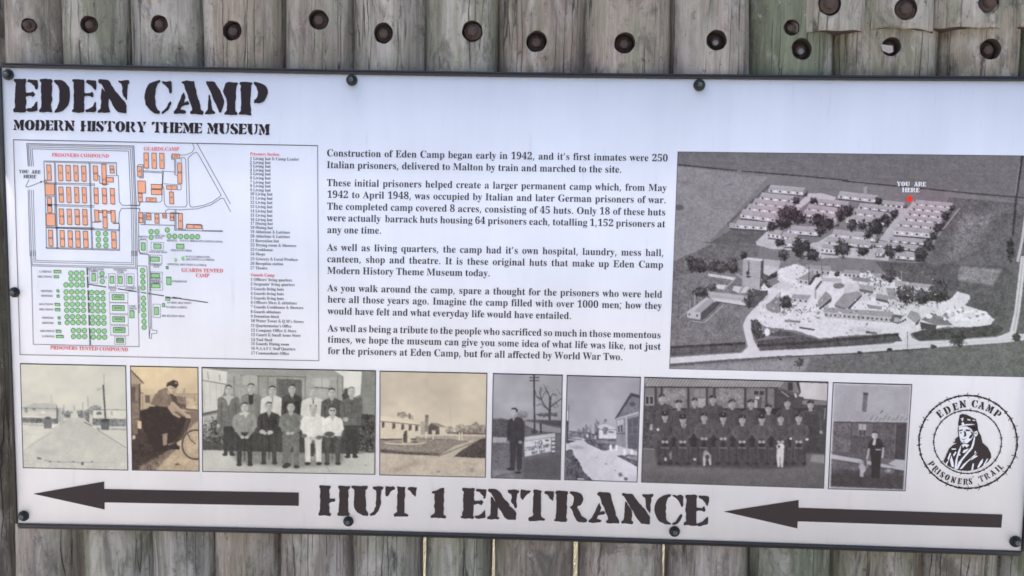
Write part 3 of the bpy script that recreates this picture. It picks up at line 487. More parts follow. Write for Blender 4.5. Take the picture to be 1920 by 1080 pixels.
    def standing(self, x, hy, r, sw, hip, foot, coat, leg, v=None, tie=None, skin=185, hair=60, cap=None, shoe=45, arms=True):
        if foot:
            for s in (-1, 1):
                self.limb([(x + s * r * .7, hip - r), (x + s * r * .8, foot - r * .4)], r * 1.5, r * 1.0, leg, tex=15)
                self.ell(x + s * r * .95, foot, r * .75, r * .38, shoe)
        self.coat(x, hy + r * 1.45, r, sw, hip, coat, v=v, tie=tie)
        if arms:
            for s in (-1, 1):
                self.limb([(x + s * sw * .45, hy + r * 2.5), (x + s * sw * .52, hip - r * 1.0)], r * 1.0, r * .8, coat - 2, tex=20)
                self.line([(x + s * sw * .37, hy + r * 3.2), (x + s * sw * .42, hip - r)], r * .15, coat - 36, .7)
                self.ell(x + s * sw * .52, hip - r * .2, r * .42, r * .5, skin - 15)
        self.head(x, hy, r, skin, hair, cap)
    def finish(self, dark, light, mid=None, grain=5, blur=1):
        dark = tuple(c - 22 for c in dark)
        if self.h < 900 and self.w < 1000:          # soft light of an old lens, then its grain
            self.g = self.g * (1 + .10 * vnoise(self.h, self.w, 70, 90, self.rng) + .07 * vnoise(self.h, self.w, 22, 30, self.rng))
            blur = 2
        for _ in range(blur):
            g = self.g; self.g = (g + np.roll(g, 1, 0) + np.roll(g, -1, 0) + np.roll(g, 1, 1) + np.roll(g, -1, 1)) / 5
        self.g = self.g + self.tex * grain
        t = np.clip(self.g / 255.0, 0, 1)[..., None]
        dark, light = np.array(dark, float), np.array(light, float)
        self.rgb = dark * (1 - t) + light * t
        if mid is not None:
            self.rgb += (np.array(mid) - (dark + light) / 2) * (4 * t * (1 - t))
    def build(self, name, quad, parent, label, step=1.35, layer=1):
        Q = np.array(quad, float); nu = int(np.hypot(*(Q[1] - Q[0])) / step) + 1; nv = int(np.hypot(*(Q[3] - Q[0])) / step) + 1
        u = np.linspace(0, 1, nu)[None, :, None]; v = np.linspace(0, 1, nv)[:, None, None]
        P = (Q[0] * (1 - u) + Q[1] * u) * (1 - v) + (Q[3] * (1 - u) + Q[2] * u) * v
        ix = np.clip(((P[..., 0] - self.o[0]) * self.K).astype(int), 1, self.w - 2); iy = np.clip(((P[..., 1] - self.o[1]) * self.K).astype(int), 1, self.h - 2)
        C = sum(self.rgb[iy + a, ix + b] for a in (-1, 0, 1) for b in (-1, 0, 1)) / 9
        i = np.arange(nu * nv).reshape(nv, nu); q = np.stack([i[:-1, :-1], i[1:, :-1], i[1:, 1:], i[:-1, 1:]], -1).reshape(-1, 4)
        o = mesh_np(name, W(P[..., 0], P[..., 1], -0.0003 * layer), None, PHOTO, parent, quads=q)
        ca = o.data.color_attributes.new('print', 'FLOAT_COLOR', 'POINT')
        A = np.ones((nu * nv, 4), np.float32); A[:, :3] = alb(C.reshape(-1, 3)); ca.data.foreach_set('color', A.ravel())
        o['label'] = label; return o

def aerial():
    p = Paint(1250, 280, 1955, 712, 11, 118)
    R1 = (1250, 270, 4.909); R2 = (1580, 270, 4.909); R3 = (1250, 480, 4.697); R4 = (1580, 480, 4.697)
    S = p.setT
    p.g += p.tex * 10
    S(0, 0, 1)
    p.poly([(1240, 270), (1960, 270), (1960, 385), (1700, 348), (1500, 328), (1271, 308)], 106, 1, 12)
    for k in range(40):
        y = 288 + k * 2.6; p.line([(1265, y), (1960, y + 22)], 1.1, 92 + (k * 37 % 30), .35)
    p.poly([(1271, 312), (1440, 332), (1380, 400), (1330, 460), (1262, 500)], 132, 1, 20)
    p.poly([(1330, 460), (1430, 440), (1420, 480), (1380, 490), (1262, 520), (1262, 490)], 100, 1, 30)
    p.poly([(1380, 425), (1437, 432), (1425, 458), (1330, 455)], 92, 1, 16)
    p.poly([(1780, 370), (1960, 385), (1960, 640), (1890, 640), (1740, 560), (1720, 480)], 94, 1, 24)
    p.poly([(1640, 490), (1900, 500), (1880, 620), (1700, 560)], 84, 1, 26)
    p.poly([(1800, 400), (1860, 400), (1830, 470), (1770, 490)], 116, 1, 42, soft=4)
    p.poly([(1800, 500), (1880, 505), (1860, 535), (1795, 525)], 135, 1, 40, soft=2)
    p.poly([(1258, 520), (1390, 520), (1392, 640), (1256, 665)], 112, 1, 30)
    p.poly([(1255, 690), (1500, 672), (1925, 640), (1960, 640), (1960, 712), (1250, 712)], 100, 1, 26)
    p.poly([(1255, 688), (1520, 672), (1500, 712), (1255, 705)], 138, 1, 22, soft=2)
    p.poly([(1600, 668), (1950, 648), (1950, 712), (1600, 712)], 100, 1, 24, soft=3)
    for k in range(900):       # the grain of the fields runs with the drills
        x, y = p.rng.uniform(1262, 1950), p.rng.uniform(300, 700); sl = .10 if y < 400 or x < 1500 else -.35
        p.line([(x, y), (x + 9, y + 9 * sl)], p.rng.uniform(.8, 2.2), p.rng.choice([82, 92, 138, 150]), .28)
    # hedges
    S(*R1); p.line([(100, 190), (650, 245)], 14, 62, 1, 20); p.line([(690, 250), (1200, 290), (1669, 335)], 13, 60, 1, 20)
    p.line([(950, 380), (560, 740)], 22, 84, .9, 16); p.line([(560, 740), (400, 900)], 10, 105, .8)
    p.line([(360, 905), (830, 945)], 10, 92); p.ell(110, 585, 50, 26, 86, soft=.4)
    S(*R2); p.line([(0, 340), (480, 385), (1250, 460), (1669, 495)], 12, 58, 1, 18)
    p.line([(1655, 100), (1600, 480), (1565, 850)], 20, 52, 1, 18, soft=.5); p.line([(1630, 180), (1590, 470)], 9, 160, .6)
    p.line([(1720, 430), (1650, 900), (1610, 1080)], 26, 190)
    p.line([(1075, 590), (960, 740), (860, 860), (800, 960)], 9, 165)
    # roads
    S(*R1); p.poly([(1150, 600), (1310, 455), (1440, 455), (1560, 490), (1540, 520), (1350, 500), (1200, 615)], 192, 1, 10)
    p.poly([(820, 900), (930, 800), (1030, 870), (1110, 960), (1400, 900), (1560, 800), (1640, 900), (1669, 1040), (1300, 1060), (1250, 1000), (1150, 975), (960, 965), (830, 930)], 186, 1, 22)
    S(*R2); p.poly([(655, 518), (665, 570), (560, 690), (500, 780), (430, 900), (340, 880), (440, 740), (520, 640), (490, 590), (600, 590)], 180, 1, 14)
    p.poly([(0, 930), (180, 900), (330, 880), (440, 990), (420, 1075), (100, 1050), (0, 1040)], 182, 1, 20)
    # the big pale yard
    S(*R3)
    yard = [(700, 140), (900, 210), (980, 120), (1150, 70), (1230, 100), (1597, 150), (1990, 160), (2120, 250), (2300, 400), (2500, 380), (2560, 310), (2660, 340), (2680, 370), (2630, 430), (2820, 500), (2890, 560), (2830, 630), (2480, 625), (2250, 650), (2140, 690), (2190, 750), (2120, 770), (2000, 740), (1970, 680), (1600, 700), (1350, 725), (1150, 660), (860, 620), (770, 540), (860, 460), (1000, 330), (880, 330), (700, 300)]
    p.poly(yard, 220, 1, 18, rough=1.2)
    for q in ([(860, 240), (980, 200), (1130, 260), (1080, 300), (900, 290)], [(1560, 240), (1900, 260), (1980, 330), (1700, 400), (1560, 330)], [(2060, 320), (2300, 420), (2000, 470), (1950, 400)], [(1600, 620), (1900, 640), (1880, 690), (1600, 680)]): p.poly(q, 192, .8, 20, soft=2)
    for cx_, cy_, sx_, sy_, n_ in ((1700, 150, 90, 22, 30), (1800, 230, 60, 40, 46), (1880, 215, 50, 36, 36), (1770, 320, 20, 30, 14), (1160, 200, 40, 50, 24), (1050, 455, 70, 40, 30), (1430, 480, 160, 30, 60), (1900, 530, 160, 30, 50), (2100, 430, 130, 16, 40), (2440, 520, 90, 40, 36)):
        for _ in range(n_):
            x, y = p.rng.normal(cx_, sx_), p.rng.normal(cy_, sy_); a_ = p.rng.uniform(0, 3.1); l_ = p.rng.uniform(8, 30); p.line([(x, y), (x + l_ * math.cos(a_), y + l_ * math.sin(a_))], p.rng.uniform(4, 12), p.rng.choice([58, 90, 130, 240]), .8)
    p.poly([(30, 895), (400, 870), (660, 853), (715, 800), (690, 700), (672, 610), (700, 540), (780, 450), (880, 350), (940, 300), (1010, 310), (930, 385), (850, 470), (775, 560), (740, 640), (765, 740), (820, 838), (1200, 820), (1600, 795), (1990, 770), (2120, 700), (2230, 752), (2500, 742), (2900, 715), (3020, 670), (3060, 500), (3120, 0), (3170, 0), (3110, 500), (3075, 680), (3240, 690), (3240, 730), (2950, 765), (2400, 800), (1700, 850), (1100, 880), (600, 905), (30, 948)], 212, 1, 10)
    p.line([(3140, 0), (3085, 500), (3055, 660)], 6, 130, .8)
    p.line([(1650, 822), (2100, 785), (2900, 745)], 5, 190)
    # banks and hedges along the road
    p.poly([(35, 800), (330, 775), (690, 762), (700, 800), (640, 845), (200, 870), (35, 880)], 82, 1, 30)
    p.line([(35, 805), (300, 790), (690, 768)], 22, 52, 1, 20)
    p.poly([(790, 745), (1200, 700), (1340, 735), (1600, 712), (2030, 680), (2075, 750), (1600, 795), (830, 832)], 76, 1, 28)
    p.line([(800, 790), (1330, 760), (2040, 690)], 26, 52, 1, 18)
    p.poly([(2150, 680), (2260, 652), (2700, 625), (2900, 600), (2970, 640), (2900, 705), (2220, 748)], 66, 1, 24)
    p.line([(30, 962), (500, 925), (1100, 885)], 24, 88, 1, 30); p.line([(1100, 885), (1597, 862), (1990, 838), (2300, 815)], 12, 70, 1, 26)
    p.poly([(740, 560), (800, 560), (850, 640), (870, 720), (790, 740), (745, 660)], 62, 1, 34, rough=1)
    p.poly([(870, 430), (1000, 345), (1005, 500), (930, 500), (880, 470)], 130, 1, 20)
    p.poly([(1000, 650), (1240, 700), (1000, 712), (880, 700)], 78, 1, 26)
    # farm sheds left
    p.poly([(355, 310), (700, 350), (715, 385), (690, 435), (430, 400), (360, 350)], 176, 1, 8); p.poly([(400, 372), (690, 402), (688, 436), (410, 402)], 205, 1, 8)
    p.line([(395, 350), (700, 386)], 3, 120)
    p.poly([(180, 490), (350, 365), (425, 385), (300, 500), (296, 560), (182, 545)], 190, 1, 8); p.poly([(240, 490), (365, 372), (425, 388), (300, 502)], 160, 1, 8)
    p.poly([(300, 500), (430, 400), (480, 410), (330, 560), (297, 560)], 72, 1, 12); p.line([(225, 575), (335, 585), (495, 435)], 6, 185)
    p.line([(110, 550), (180, 490)], 4, 190); p.line([(430, 400), (690, 440)], 6, 60)
    for x, y in ((200, 515), (268, 525)): p.ell(x, y, 8, 12, 70)
    p.poly([(440, 250), (530, 258), (495, 295), (430, 285)], 214); p.poly([(590, 262), (715, 275), (720, 320), (640, 330), (580, 300)], 200, 1, 10)
    p.line([(370, 165), (600, 200)], 24, 200, 1, 40); p.line([(600, 200), (500, 300)], 8, 170)
    p.line([(620, 160), (700, 220), (640, 330)], 18, 150, 1, 20)
    for c in ((240, 80, 60, 60), (300, 90, 50, 50), (420, 90, 60, 45), (500, 105, 70, 45), (580, 95, 50, 60), (790, 340, 70, 60), (310, 320, 60, 45), (400, 275, 40, 35), (740, 400, 60, 50), (870, 200, 50, 50), (940, 150, 40, 50)): p.foliage(*c, 58)
    p.poly([(820, 320), (890, 300), (890, 340), (790, 440), (740, 440), (760, 380)], 76, 1, 26)
    # water tower
    p.poly([(855, 25), (1005, 40), (985, 125), (900, 170), (855, 140)], 176, 1, 14); p.poly([(855, 80), (985, 105), (960, 130), (900, 175), (852, 150)], 196, 1, 12)
    p.poly([(830, 35), (852, 25), (855, 240), (818, 302)], 72, 1, 14)
    p.poly([(672, 25), (832, 45), (818, 302), (665, 262)], 168, 1, 12); p.poly([(682, 8), (852, 28), (832, 48), (672, 28)], 208)
    p.line([(672, 165), (828, 195)], 4, 140); p.line([(724, 45), (722, 130)], 10, 80); p.ell(715, 150, 16, 20, 60); p.ell(720, 182, 22, 9, 55)
    p.line([(672, 60), (830, 80)], 3, 150)
    # sheds round the yard
    def shed(P, g, side=None, gs=200, win=0):
        p.poly(P, g, 1, 12)
        if side: p.poly(side, gs, 1, 10)
        if side and win:
            a, b = np.array(side[0], float), np.array(side[1], float); hgt = (side[2][1] - side[1][1]) * .5
            for k in range(win):
                q = a + (b - a) * (k + .6) / win; p.ell(q[0], q[1] + hgt, 9, 10, 55)
    shed([(1230, 75), (1445, 90), (1450, 130), (1215, 112)], 150, [(1250, 112), (1440, 130), (1425, 175), (1290, 160)], 175, 4)
    shed([(1160, 195), (1290, 120), (1300, 165), (1245, 255), (1150, 215)], 142, [(1155, 200), (1245, 215), (1245, 258), (1150, 240)], 190, 2)
    p.poly([(1245, 255), (1300, 165), (1320, 180), (1270, 255)], 60)
    shed([(1370, 190), (1540, 200), (1545, 235), (1370, 222)], 180); p.poly([(1300, 290), (1360, 215), (1370, 222), (1320, 300)], 58)
    p.ell(1515, 262, 50, 26, 120, 1, 40); shed([(1110, 335), (1275, 345), (1245, 385), (1100, 372)], 152, [(1100, 372), (1245, 385), (1240, 415), (1100, 400)], 190, 3)
    shed([(1330, 400), (1400, 310), (1455, 355), (1340, 455)], 140); p.poly([(1340, 460), (1455, 360), (1450, 400), (1350, 475)], 66)
    shed([(1475, 430), (1560, 330), (1680, 310), (1720, 330), (1590, 460)], 142, [(1480, 430), (1585, 460), (1560, 475), (1480, 450)], 110); p.poly([(1590, 460), (1720, 335), (1720, 355), (1610, 470)], 60)
    shed([(1385, 450), (1560, 465), (1990, 490), (2010, 545), (1600, 525), (1380, 490)], 150, [(1380, 490), (1990, 540), (1980, 590), (1395, 540)], 178, 15)
    shed([(1990, 510), (2080, 525), (2045, 600), (1970, 580)], 90); p.poly([(2010, 540), (2050, 545), (2040, 585), (2000, 580)], 170)
    shed([(2110, 540), (2150, 480), (2215, 500), (2240, 545), (2190, 590)], 150, [(2050, 560), (2110, 530), (2180, 585), (2160, 610), (2050, 590)], 216, 3); p.poly([(2190, 595), (2240, 545), (2215, 600), (2190, 612)], 60)
    p.poly([(2240, 560), (2330, 500), (2470, 560), (2520, 610), (2370, 610)], 120, 1, 30); p.ell(2310, 530, 30, 22, 235); p.poly([(2230, 580), (2380, 610), (2370, 650), (2240, 645)], 68)
    shed([(2010, 215), (2355, 255), (2340, 300), (2010, 270)], 168, [(2130, 260), (2340, 290), (2330, 318), (2130, 290)], 205, 3)
    p.poly([(1930, 280), (2010, 285), (2030, 380), (1960, 385)], 140, 1, 20); p.poly([(1820, 150), (1920, 155), (1920, 215), (1830, 180)], 150, 1, 50)
    for c in ((2110, 330, 90, 80), (2250, 360, 75, 65), (2400, 320, 90, 90), (1050, 410, 50, 60), (2550, 730, 80, 60), (2560, 690, 60, 60), (1165, 940, 42, 38), (3080, 720, 35, 40), (1960, 180, 60, 55)): p.foliage(*c, 56)
    p.line([(1170, 960), (1170, 1000)], 10, 80)
    shed([(1560, 120), (1700, 130), (1700, 165), (1555, 150)], 150, [(1555, 150), (1700, 165), (1690, 195), (1560, 180)], 190, 4)
    shed([(1640, 180), (1790, 200), (1780, 235), (1635, 215)], 130); shed([(1700, 250), (1830, 270), (1820, 310), (1695, 290)], 158, [(1695, 290), (1820, 310), (1815, 332), (1700, 315)], 96, 0)
    shed([(880, 215), (960, 190), (1000, 230), (930, 262)], 120); shed([(1850, 330), (1960, 350), (1950, 395), (1840, 372)], 146, [(1840, 372), (1950, 395), (1945, 415), (1845, 392)], 84, 0)
    shed([(1040, 560), (1180, 572), (1176, 590), (1036, 580)], 120); shed([(1780, 430), (1900, 445), (1890, 475), (1775, 460)], 140)
    for c in ((1000, 905, 22, 14), (1700, 850, 18, 12), (1960, 825, 22, 14), (2350, 800, 26, 16), (560, 775, 24, 14), (250, 800, 30, 16), (1480, 735, 26, 14), (2420, 655, 40, 18), (2700, 640, 36, 18), (900, 262, 26, 22), (1500, 160, 24, 22), (1330, 170, 22, 18)): p.foliage(*c, 52)
    # crushed stone, carts and stacks: many small dark and light strokes
    rg = np.random.default_rng(3)
    for k in range(230):
        x, y = rg.uniform(780, 2850), rg.uniform(130, 690)
        if k % 3: y = rg.uniform(440, 690); x = rg.uniform(800, 1800)
        if 1300 < x < 2800 and 575 < y < 700 and k % 4: continue
        L = rg.uniform(5, 22); an = rg.choice([-.9, -.2, .1, 1.3]); g = rg.choice([70, 105, 150, 250, 250])
        p.line([(x, y), (x + L * math.cos(an), y + L * math.sin(an))], rg.uniform(4, 9), g, .75)
    for k in range(50): x = rg.uniform(2450, 2850); p.ell(x, rg.uniform(470, 560) + (x - 2450) * .05, 16, 12, rg.choice([250, 245, 120]), .8)
    for x, y0, y1, w in ((1253, 90, 255, 8), (1310, 280, 375, 14), (1367, 80, 200, 5), (1000, 320, 480, 5), (2120, 665, 825, 5), (2068, 130, 215, 9), (105, 320, 560, 4), (205, 390, 470, 10), (247, 340, 430, 12)): p.line([(x, y0), (x, y1)], w, 70 if w < 9 else 150)
    p.line([(1170, 630), (1300, 650)], 14, 70); p.ell(885, 670, 24, 34, 240)
    p.line([(1755, 670), (1850, 680)], 20, 90, 1, 60)
    # the huts
    def hut(T, x0, y0, x1, y1, rh, wh, g=164, win=4):
        S(*T); sk = -18 * rh / 38
        A, B, Cc, D = (x0, y0), (x1, y1), (x1 + sk, y1 + rh), (x0 + sk, y0 + rh)
        p.poly([(D[0] + 2, D[1] + wh), (Cc[0] + 2, Cc[1] + wh), (Cc[0] + 42, y1 + rh * .6), (Cc[0] + 34, Cc[1] + wh + 14), (D[0] + 4, D[1] + wh + 14)], 62, .9, 14)
        p.poly([A, B, Cc, D], g, 1, 12); p.line([A, B], 3, g + 30)
        if wh: p.poly([D, Cc, (Cc[0] - 2, Cc[1] + wh), (D[0] - 2, D[1] + wh)], 198, 1, 16); p.line([D, Cc], 4, 125)
        for k in range(win * 2):
            t = (k + .6) / (win * 2); wx = D[0] + (Cc[0] - D[0]) * t; wy = D[1] + (Cc[1] - D[1]) * t + max(wh, 16) * .5
            p.ell(wx, wy, 10, 9, 235 if k % 2 else 58)
    for a in ((955, 378, 1275, 405, 35, 32), (875, 448, 1200, 480, 40, 20), (815, 500, 1170, 545, 38, 20), (755, 550, 1120, 590, 38, 18), (700, 600, 1060, 645, 45, 35), (580, 728, 650, 735, 14, 28), (650, 700, 940, 720, 40, 35)): hut(R1, *a)
    for a in ((-25, 435, 325, 475, 35, 30), (370, 520, 570, 540, 34, 5), (-240, 500, 60, 530, 35, 20), (-315, 555, 10, 595, 35, 22), (-350, 605, -20, 650, 35, 22), (-300, 660, -50, 700, 40, 10), (160, 545, 490, 580, 32, 18), (110, 592, 450, 640, 35, 22), (50, 650, 410, 680, 40, 35),
              (675, 515, 1015, 545, 32, 22), (645, 560, 980, 590, 30, 20), (610, 605, 950, 640, 30, 20), (575, 652, 920, 690, 30, 20), (525, 700, 890, 732, 35, 22), (490, 760, 850, 790, 32, 45), (440, 850, 765, 880, 35, 15), (280, 890, 700, 935, 35, 15)): hut(R2, *a)
    for a in ((1130, 750, 1410, 770, 40, 36), (945, 785, 1065, 800, 36, 40), (1075, 808, 1210, 830, 40, 28), (1095, 870, 1300, 880, 38, 36), (1540, 785, 1935, 830, 40, 30), (1480, 850, 1880, 885, 45, 25), (1440, 915, 1560, 930, 36, 50)): hut(R1, *a, win=3)
    for a in ((320, 955, 375, 958, 45, 30), (505, 985, 680, 1000, 40, 30)): hut(R2, *a, win=2)
    S(*R2); p.poly([(190, 400), (225, 385), (222, 470), (195, 468)], 150)
    S(*R1)
    for c in ((1130, 640, 100, 70), (1080, 720, 70, 60), (1220, 690, 60, 50), (1400, 705, 80, 55), (1480, 740, 60, 50), (1215, 960, 60, 85), (1345, 1020, 60, 60), (1045, 905, 45, 36), (1190, 520, 36, 34), (1600, 650, 45, 60), (1610, 960, 60, 75), (1420, 790, 50, 45), (970, 760, 40, 40), (220, 1060, 40, 30), (705, 1020, 30, 40), (1080, 1020, 50, 50), (1350, 520, 36, 26), (1270, 940, 50, 50)): p.foliage(*c, 46)
    S(*R2)
    for c in ((40, 620, 60, 50), (85, 745, 45, 60), (178, 752, 45, 50), (305, 762, 62, 80), (20, 960, 50, 60), (430, 985, 50, 60), (522, 965, 45, 35), (720, 1010, 60, 60), (330, 520, 30, 34), (400, 700, 45, 50), (470, 640, 35, 40), (940, 660, 40, 40), (880, 770, 45, 45), (1010, 590, 28, 26), (180, 985, 50, 36), (240, 830, 40, 40), (1540, 900, 26, 30), (1545, 990, 30, 90), (790, 930, 40, 60), (830, 850, 30, 40)): p.foliage(*c, 46)
    S(0, 0, 1)
    p.g = (p.g - 118) * 1.10 + 121; p.finish((44, 42, 46), (216, 216, 230), (122, 121, 129), 5, blur=0)
    g = p.rgb; yy = np.linspace(0, 1, p.h)[:, None]; xx = np.linspace(0, 1, p.w)[None, :]
    g += (np.clip(xx * yy - .25, 0, 1)[..., None]) * np.array([-6, 6, -8])
    for qx, qy, q_ in ((.68, .25, .09), (.3, .27, .06), (.42, .27, .06)): g += np.exp(-((xx - qx) ** 2 + (yy - qy) ** 2) / q_ ** 2)[..., None] * np.array([5, -3.5, -1])
    return p
def camp_road():
    p = Paint(38, 682, 240, 882, 21, 200); p.setT(30, 675, 5.023)
    p.grad(0, 560, 206, 204); p.grad(560, 1080, 196, 190)
    p.poly([(50, 470), (400, 470), (460, 545), (1040, 545), (1040, 1080), (50, 1080)], 200, 1, 10)
    p.poly([(460, 550), (640, 550), (800, 690), (1040, 830), (1040, 960), (700, 975), (300, 960), (60, 890), (60, 870), (280, 690)], 186, 1, 10, soft=1)
    p.poly([(60, 890), (300, 955), (1040, 965), (1040, 1040), (60, 1020)], 188, 1, 24, soft=1)
    p.poly([(170, 405), (380, 410), (400, 465), (58, 452)], 172, 1, 12); p.poly([(58, 455), (395, 465), (395, 560), (58, 540)], 196, 1, 10)
    p.line([(55, 450), (400, 462)], 6, 90); p.poly([(58, 455), (395, 465), (395, 490), (58, 480)], 178)
    for x in (95, 172): p.line([(x, 458), (x, 492 if x < 100 else 472)], 26, 90); p.line([(x, 458), (x, 492)], 5, 180)
    p.ell(255, 492, 20, 9, 245); p.line([(58, 530), (380, 545)], 12, 222)
    p.poly([(58, 540), (390, 550), (400, 600), (58, 592)], 96, 1, 50); p.line([(58, 605), (260, 618)], 16, 160, 1, 20); p.line([(58, 565), (390, 575)], 10, 60, .6, 40)
    p.poly([(380, 420), (400, 470), (395, 600), (380, 600)], 84); p.poly([(400, 470), (455, 480), (460, 590), (400, 600)], 200, 1, 30)
    for x in (405, 420, 440): p.line([(x, 450), (x, 590)], 7, 110, .8)
    p.poly([(260, 560), (300, 535), (340, 570), (335, 645), (265, 645)], 92, 1, 16); p.ell(300, 545, 30, 12, 66)
    p.poly([(335, 620), (410, 600), (400, 630), (345, 650)], 232); p.line([(340, 650), (470, 575)], 6, 110, .8)
    p.line([(330, 325), (337, 405)], 5, 150); p.line([(450, 420), (452, 480)], 8, 120)
    for c in ((490, 510, 50, 34), (600, 510, 45, 34)): p.foliage(*c, 95)
    p.line([(460, 540), (650, 545)], 8, 130); p.poly([(520, 500), (580, 500), (590, 548), (510, 548)], 205); p.line([(545, 430), (550, 480)], 14, 150)
    p.line([(675, 340), (680, 440)], 7, 130); p.line([(628, 400), (632, 545)], 8, 120)
    p.poly([(640, 480), (720, 440), (725, 560), (700, 600), (650, 560)], 100, 1, 50); p.poly([(690, 490), (720, 480), (720, 600), (690, 590)], 190)
    p.foliage(740, 470, 60, 45, 120); p.line([(730, 465), (1035, 470)], 6, 90); p.poly([(725, 475), (1035, 480), (1035, 545), (725, 545)], 214, 1, 12)
    p.line([(900, 480), (905, 520)], 14, 150); p.foliage(780, 500, 22, 16, 90)
    p.poly([(720, 550), (1035, 555), (1035, 625), (880, 625), (720, 610)], 100, 1, 50); p.line([(880, 650), (1035, 655)], 12, 130, 1, 20)
    p.poly([(800, 580), (840, 550), (880, 575), (875, 662), (800, 655)], 78, 1, 14); p.ell(838, 568, 40, 18, 52)
    p.line([(640, 585), (790, 655)], 12, 96, .9, 20); p.line([(720, 625), (760, 640)], 10, 235)
    p.line([(770, 660), (1035, 825)], 6, 105); p.line([(330, 690), (180, 775), (80, 850)], 6, 130, .8)
    p.line([(822, 235), (842, 545)], 17, 64); p.line([(828, 130), (830, 235)], 6, 120); p.line([(770, 268), (830, 270)], 4, 110); p.ell(772, 282, 9, 6, 120)
    p.line([(200, 922), (235, 930)], 16, 66); p.line([(270, 945), (390, 960), (700, 966)], 5, 105); p.line([(700, 966), (1035, 968)], 4, 150, .7); p.ell(625, 975, 12, 18, 70)
    for x in (320, 400, 540, 715): p.ell(x, 960, 14, 5, 80)
    p.line([(80, 700), (200, 705)], 5, 160, .7); p.poly([(200, 830), (400, 850), (380, 900), (180, 880)], 158, .8, 10, soft=3)
    p.finish((42, 42, 46), (224, 220, 204), (140, 142, 142), 3)
    return p
def cyclist():
    p = Paint(243, 685, 375, 885, 22, 90); p.setT(240, 680, 5.143)
    p.grad(0, 300, 228, 206); p.poly([(20, 300), (700, 300), (700, 470), (20, 470)], 178, 1, 16)
    p.poly([(20, 470), (700, 470), (700, 1060), (20, 1060)], 110, 1, 40)
    p.poly([(110, 250), (250, 255), (260, 310), (110, 305)], 198); p.poly([(120, 310), (260, 310), (250, 400), (120, 450)], 190, 1, 10)
    p.poly([(165, 315), (210, 315), (210, 390), (165, 385)], 96); p.line([(140, 320), (142, 450)], 6, 110); p.line([(112, 290), (145, 295)], 8, 80)
    p.poly([(20, 70), (150, 195), (118, 215), (20, 205)], 158, 1, 8); p.line([(30, 75), (150, 198)], 12, 70); p.poly([(20, 200), (112, 210), (118, 560), (30, 580)], 120, 1, 26)
    p.poly([(30, 230), (70, 232), (70, 380), (30, 378)], 82, 1, 12); p.line([(112, 205), (116, 560)], 14, 55); p.line([(25, 390), (112, 380)], 5, 70); p.line([(50, 550), (110, 540)], 7, 55)
    p.poly([(470, 315), (560, 325), (560, 420), (480, 380)], 120, 1, 30); p.line([(545, 250), (535, 330)], 22, 170); p.poly([(575, 350), (650, 355), (650, 430), (575, 420)], 196, 1, 14)
    p.line([(640, 310), (642, 370)], 12, 150); p.poly([(450, 380), (560, 400), (560, 450), (450, 440)], 90, 1, 30)
    p.poly([(560, 410), (680, 415), (680, 450), (560, 445)], 205, 1, 40); p.line([(560, 450), (690, 462)], 16, 90)
    p.poly([(560, 470), (700, 480), (700, 570), (560, 670)], 118, 1, 14)
    p.poly([(20, 690), (230, 500), (560, 520), (540, 700), (440, 820), (300, 900), (120, 1050), (20, 1060)], 48, 1, 20, soft=1)
    p.poly([(640, 590), (700, 540), (700, 1060), (250, 1060), (330, 960), (420, 880), (540, 760), (560, 670)], 182, 1, 26, soft=1)
    p.poly([(120, 1000), (300, 900), (400, 870), (330, 960), (250, 1060), (100, 1060)], 112, 1, 50, soft=2)
    p.poly([(95, 560), (128, 565), (128, 640), (92, 632)], 215); p.poly([(40, 705), (70, 700), (72, 730), (40, 745)], 214); p.poly([(42, 570), (92, 566), (92, 690), (45, 700)], 112, 1, 20)
    p.poly([(120, 460), (240, 430), (380, 430), (560, 545), (520, 640), (460, 760), (350, 860), (260, 860), (180, 700), (130, 600)], 36, 1, 10)
    p.poly([(185, 450), (210, 420), (320, 430), (330, 480), (220, 500)], 34); p.line([(215, 415), (265, 408), (315, 440)], 16, 205)
    p.poly([(330, 690), (380, 680), (375, 790), (340, 800)], 150, 1, 20); p.poly([(470, 770), (520, 740), (540, 800), (480, 800)], 190); p.poly([(450, 780), (500, 810), (495, 840), (400, 835), (390, 815)], 30)
    p.limb([(300, 450), (470, 540), (440, 700), (420, 800)], 105, 44, 38, tex=10)
    # body
    p.poly([(370, 235), (300, 265), (250, 320), (215, 400), (260, 415), (380, 430), (430, 390), (430, 330), (400, 260)], 118, 1, 24); p.poly([(380, 240), (430, 300), (455, 330), (440, 380), (400, 370), (400, 300)], 100, 1, 20)
    p.line([(330, 280), (300, 400)], 9, 92, .7, soft=1); p.line([(390, 300), (400, 400)], 8, 82, .7)
    p.poly([(400, 290), (470, 330), (480, 400), (430, 370)], 66)
    p.limb([(430, 400), (500, 460), (570, 515)], 44, 28, 188); p.limb([(400, 430), (440, 490), (500, 525)], 34, 22, 178); p.ell(578, 522, 26, 24, 190)
    p.line([(430, 425), (540, 500)], 5, 120, .6)
    p.ell(425, 250, 42, 52, 196); p.ell(450, 262, 22, 40, 170, .7, soft=.5); p.line([(405, 245), (465, 250)], 8, 110, .8); p.ell(440, 285, 12, 5, 120); p.line([(385, 280), (400, 300)], 26, 170)
    p.poly([(370, 225), (375, 195), (440, 165), (480, 180), (488, 215), (470, 240), (400, 215)], 48, 1, 12); p.ell(462, 197, 11, 10, 150); p.line([(372, 230), (405, 215), (470, 240)], 9, 30)
    p.line([(500, 530), (600, 545), (560, 660)], 12, 44); p.line([(580, 550), (545, 640)], 40, 60, .8)
    a = np.linspace(math.pi * .35, math.pi * 1.75, 26)
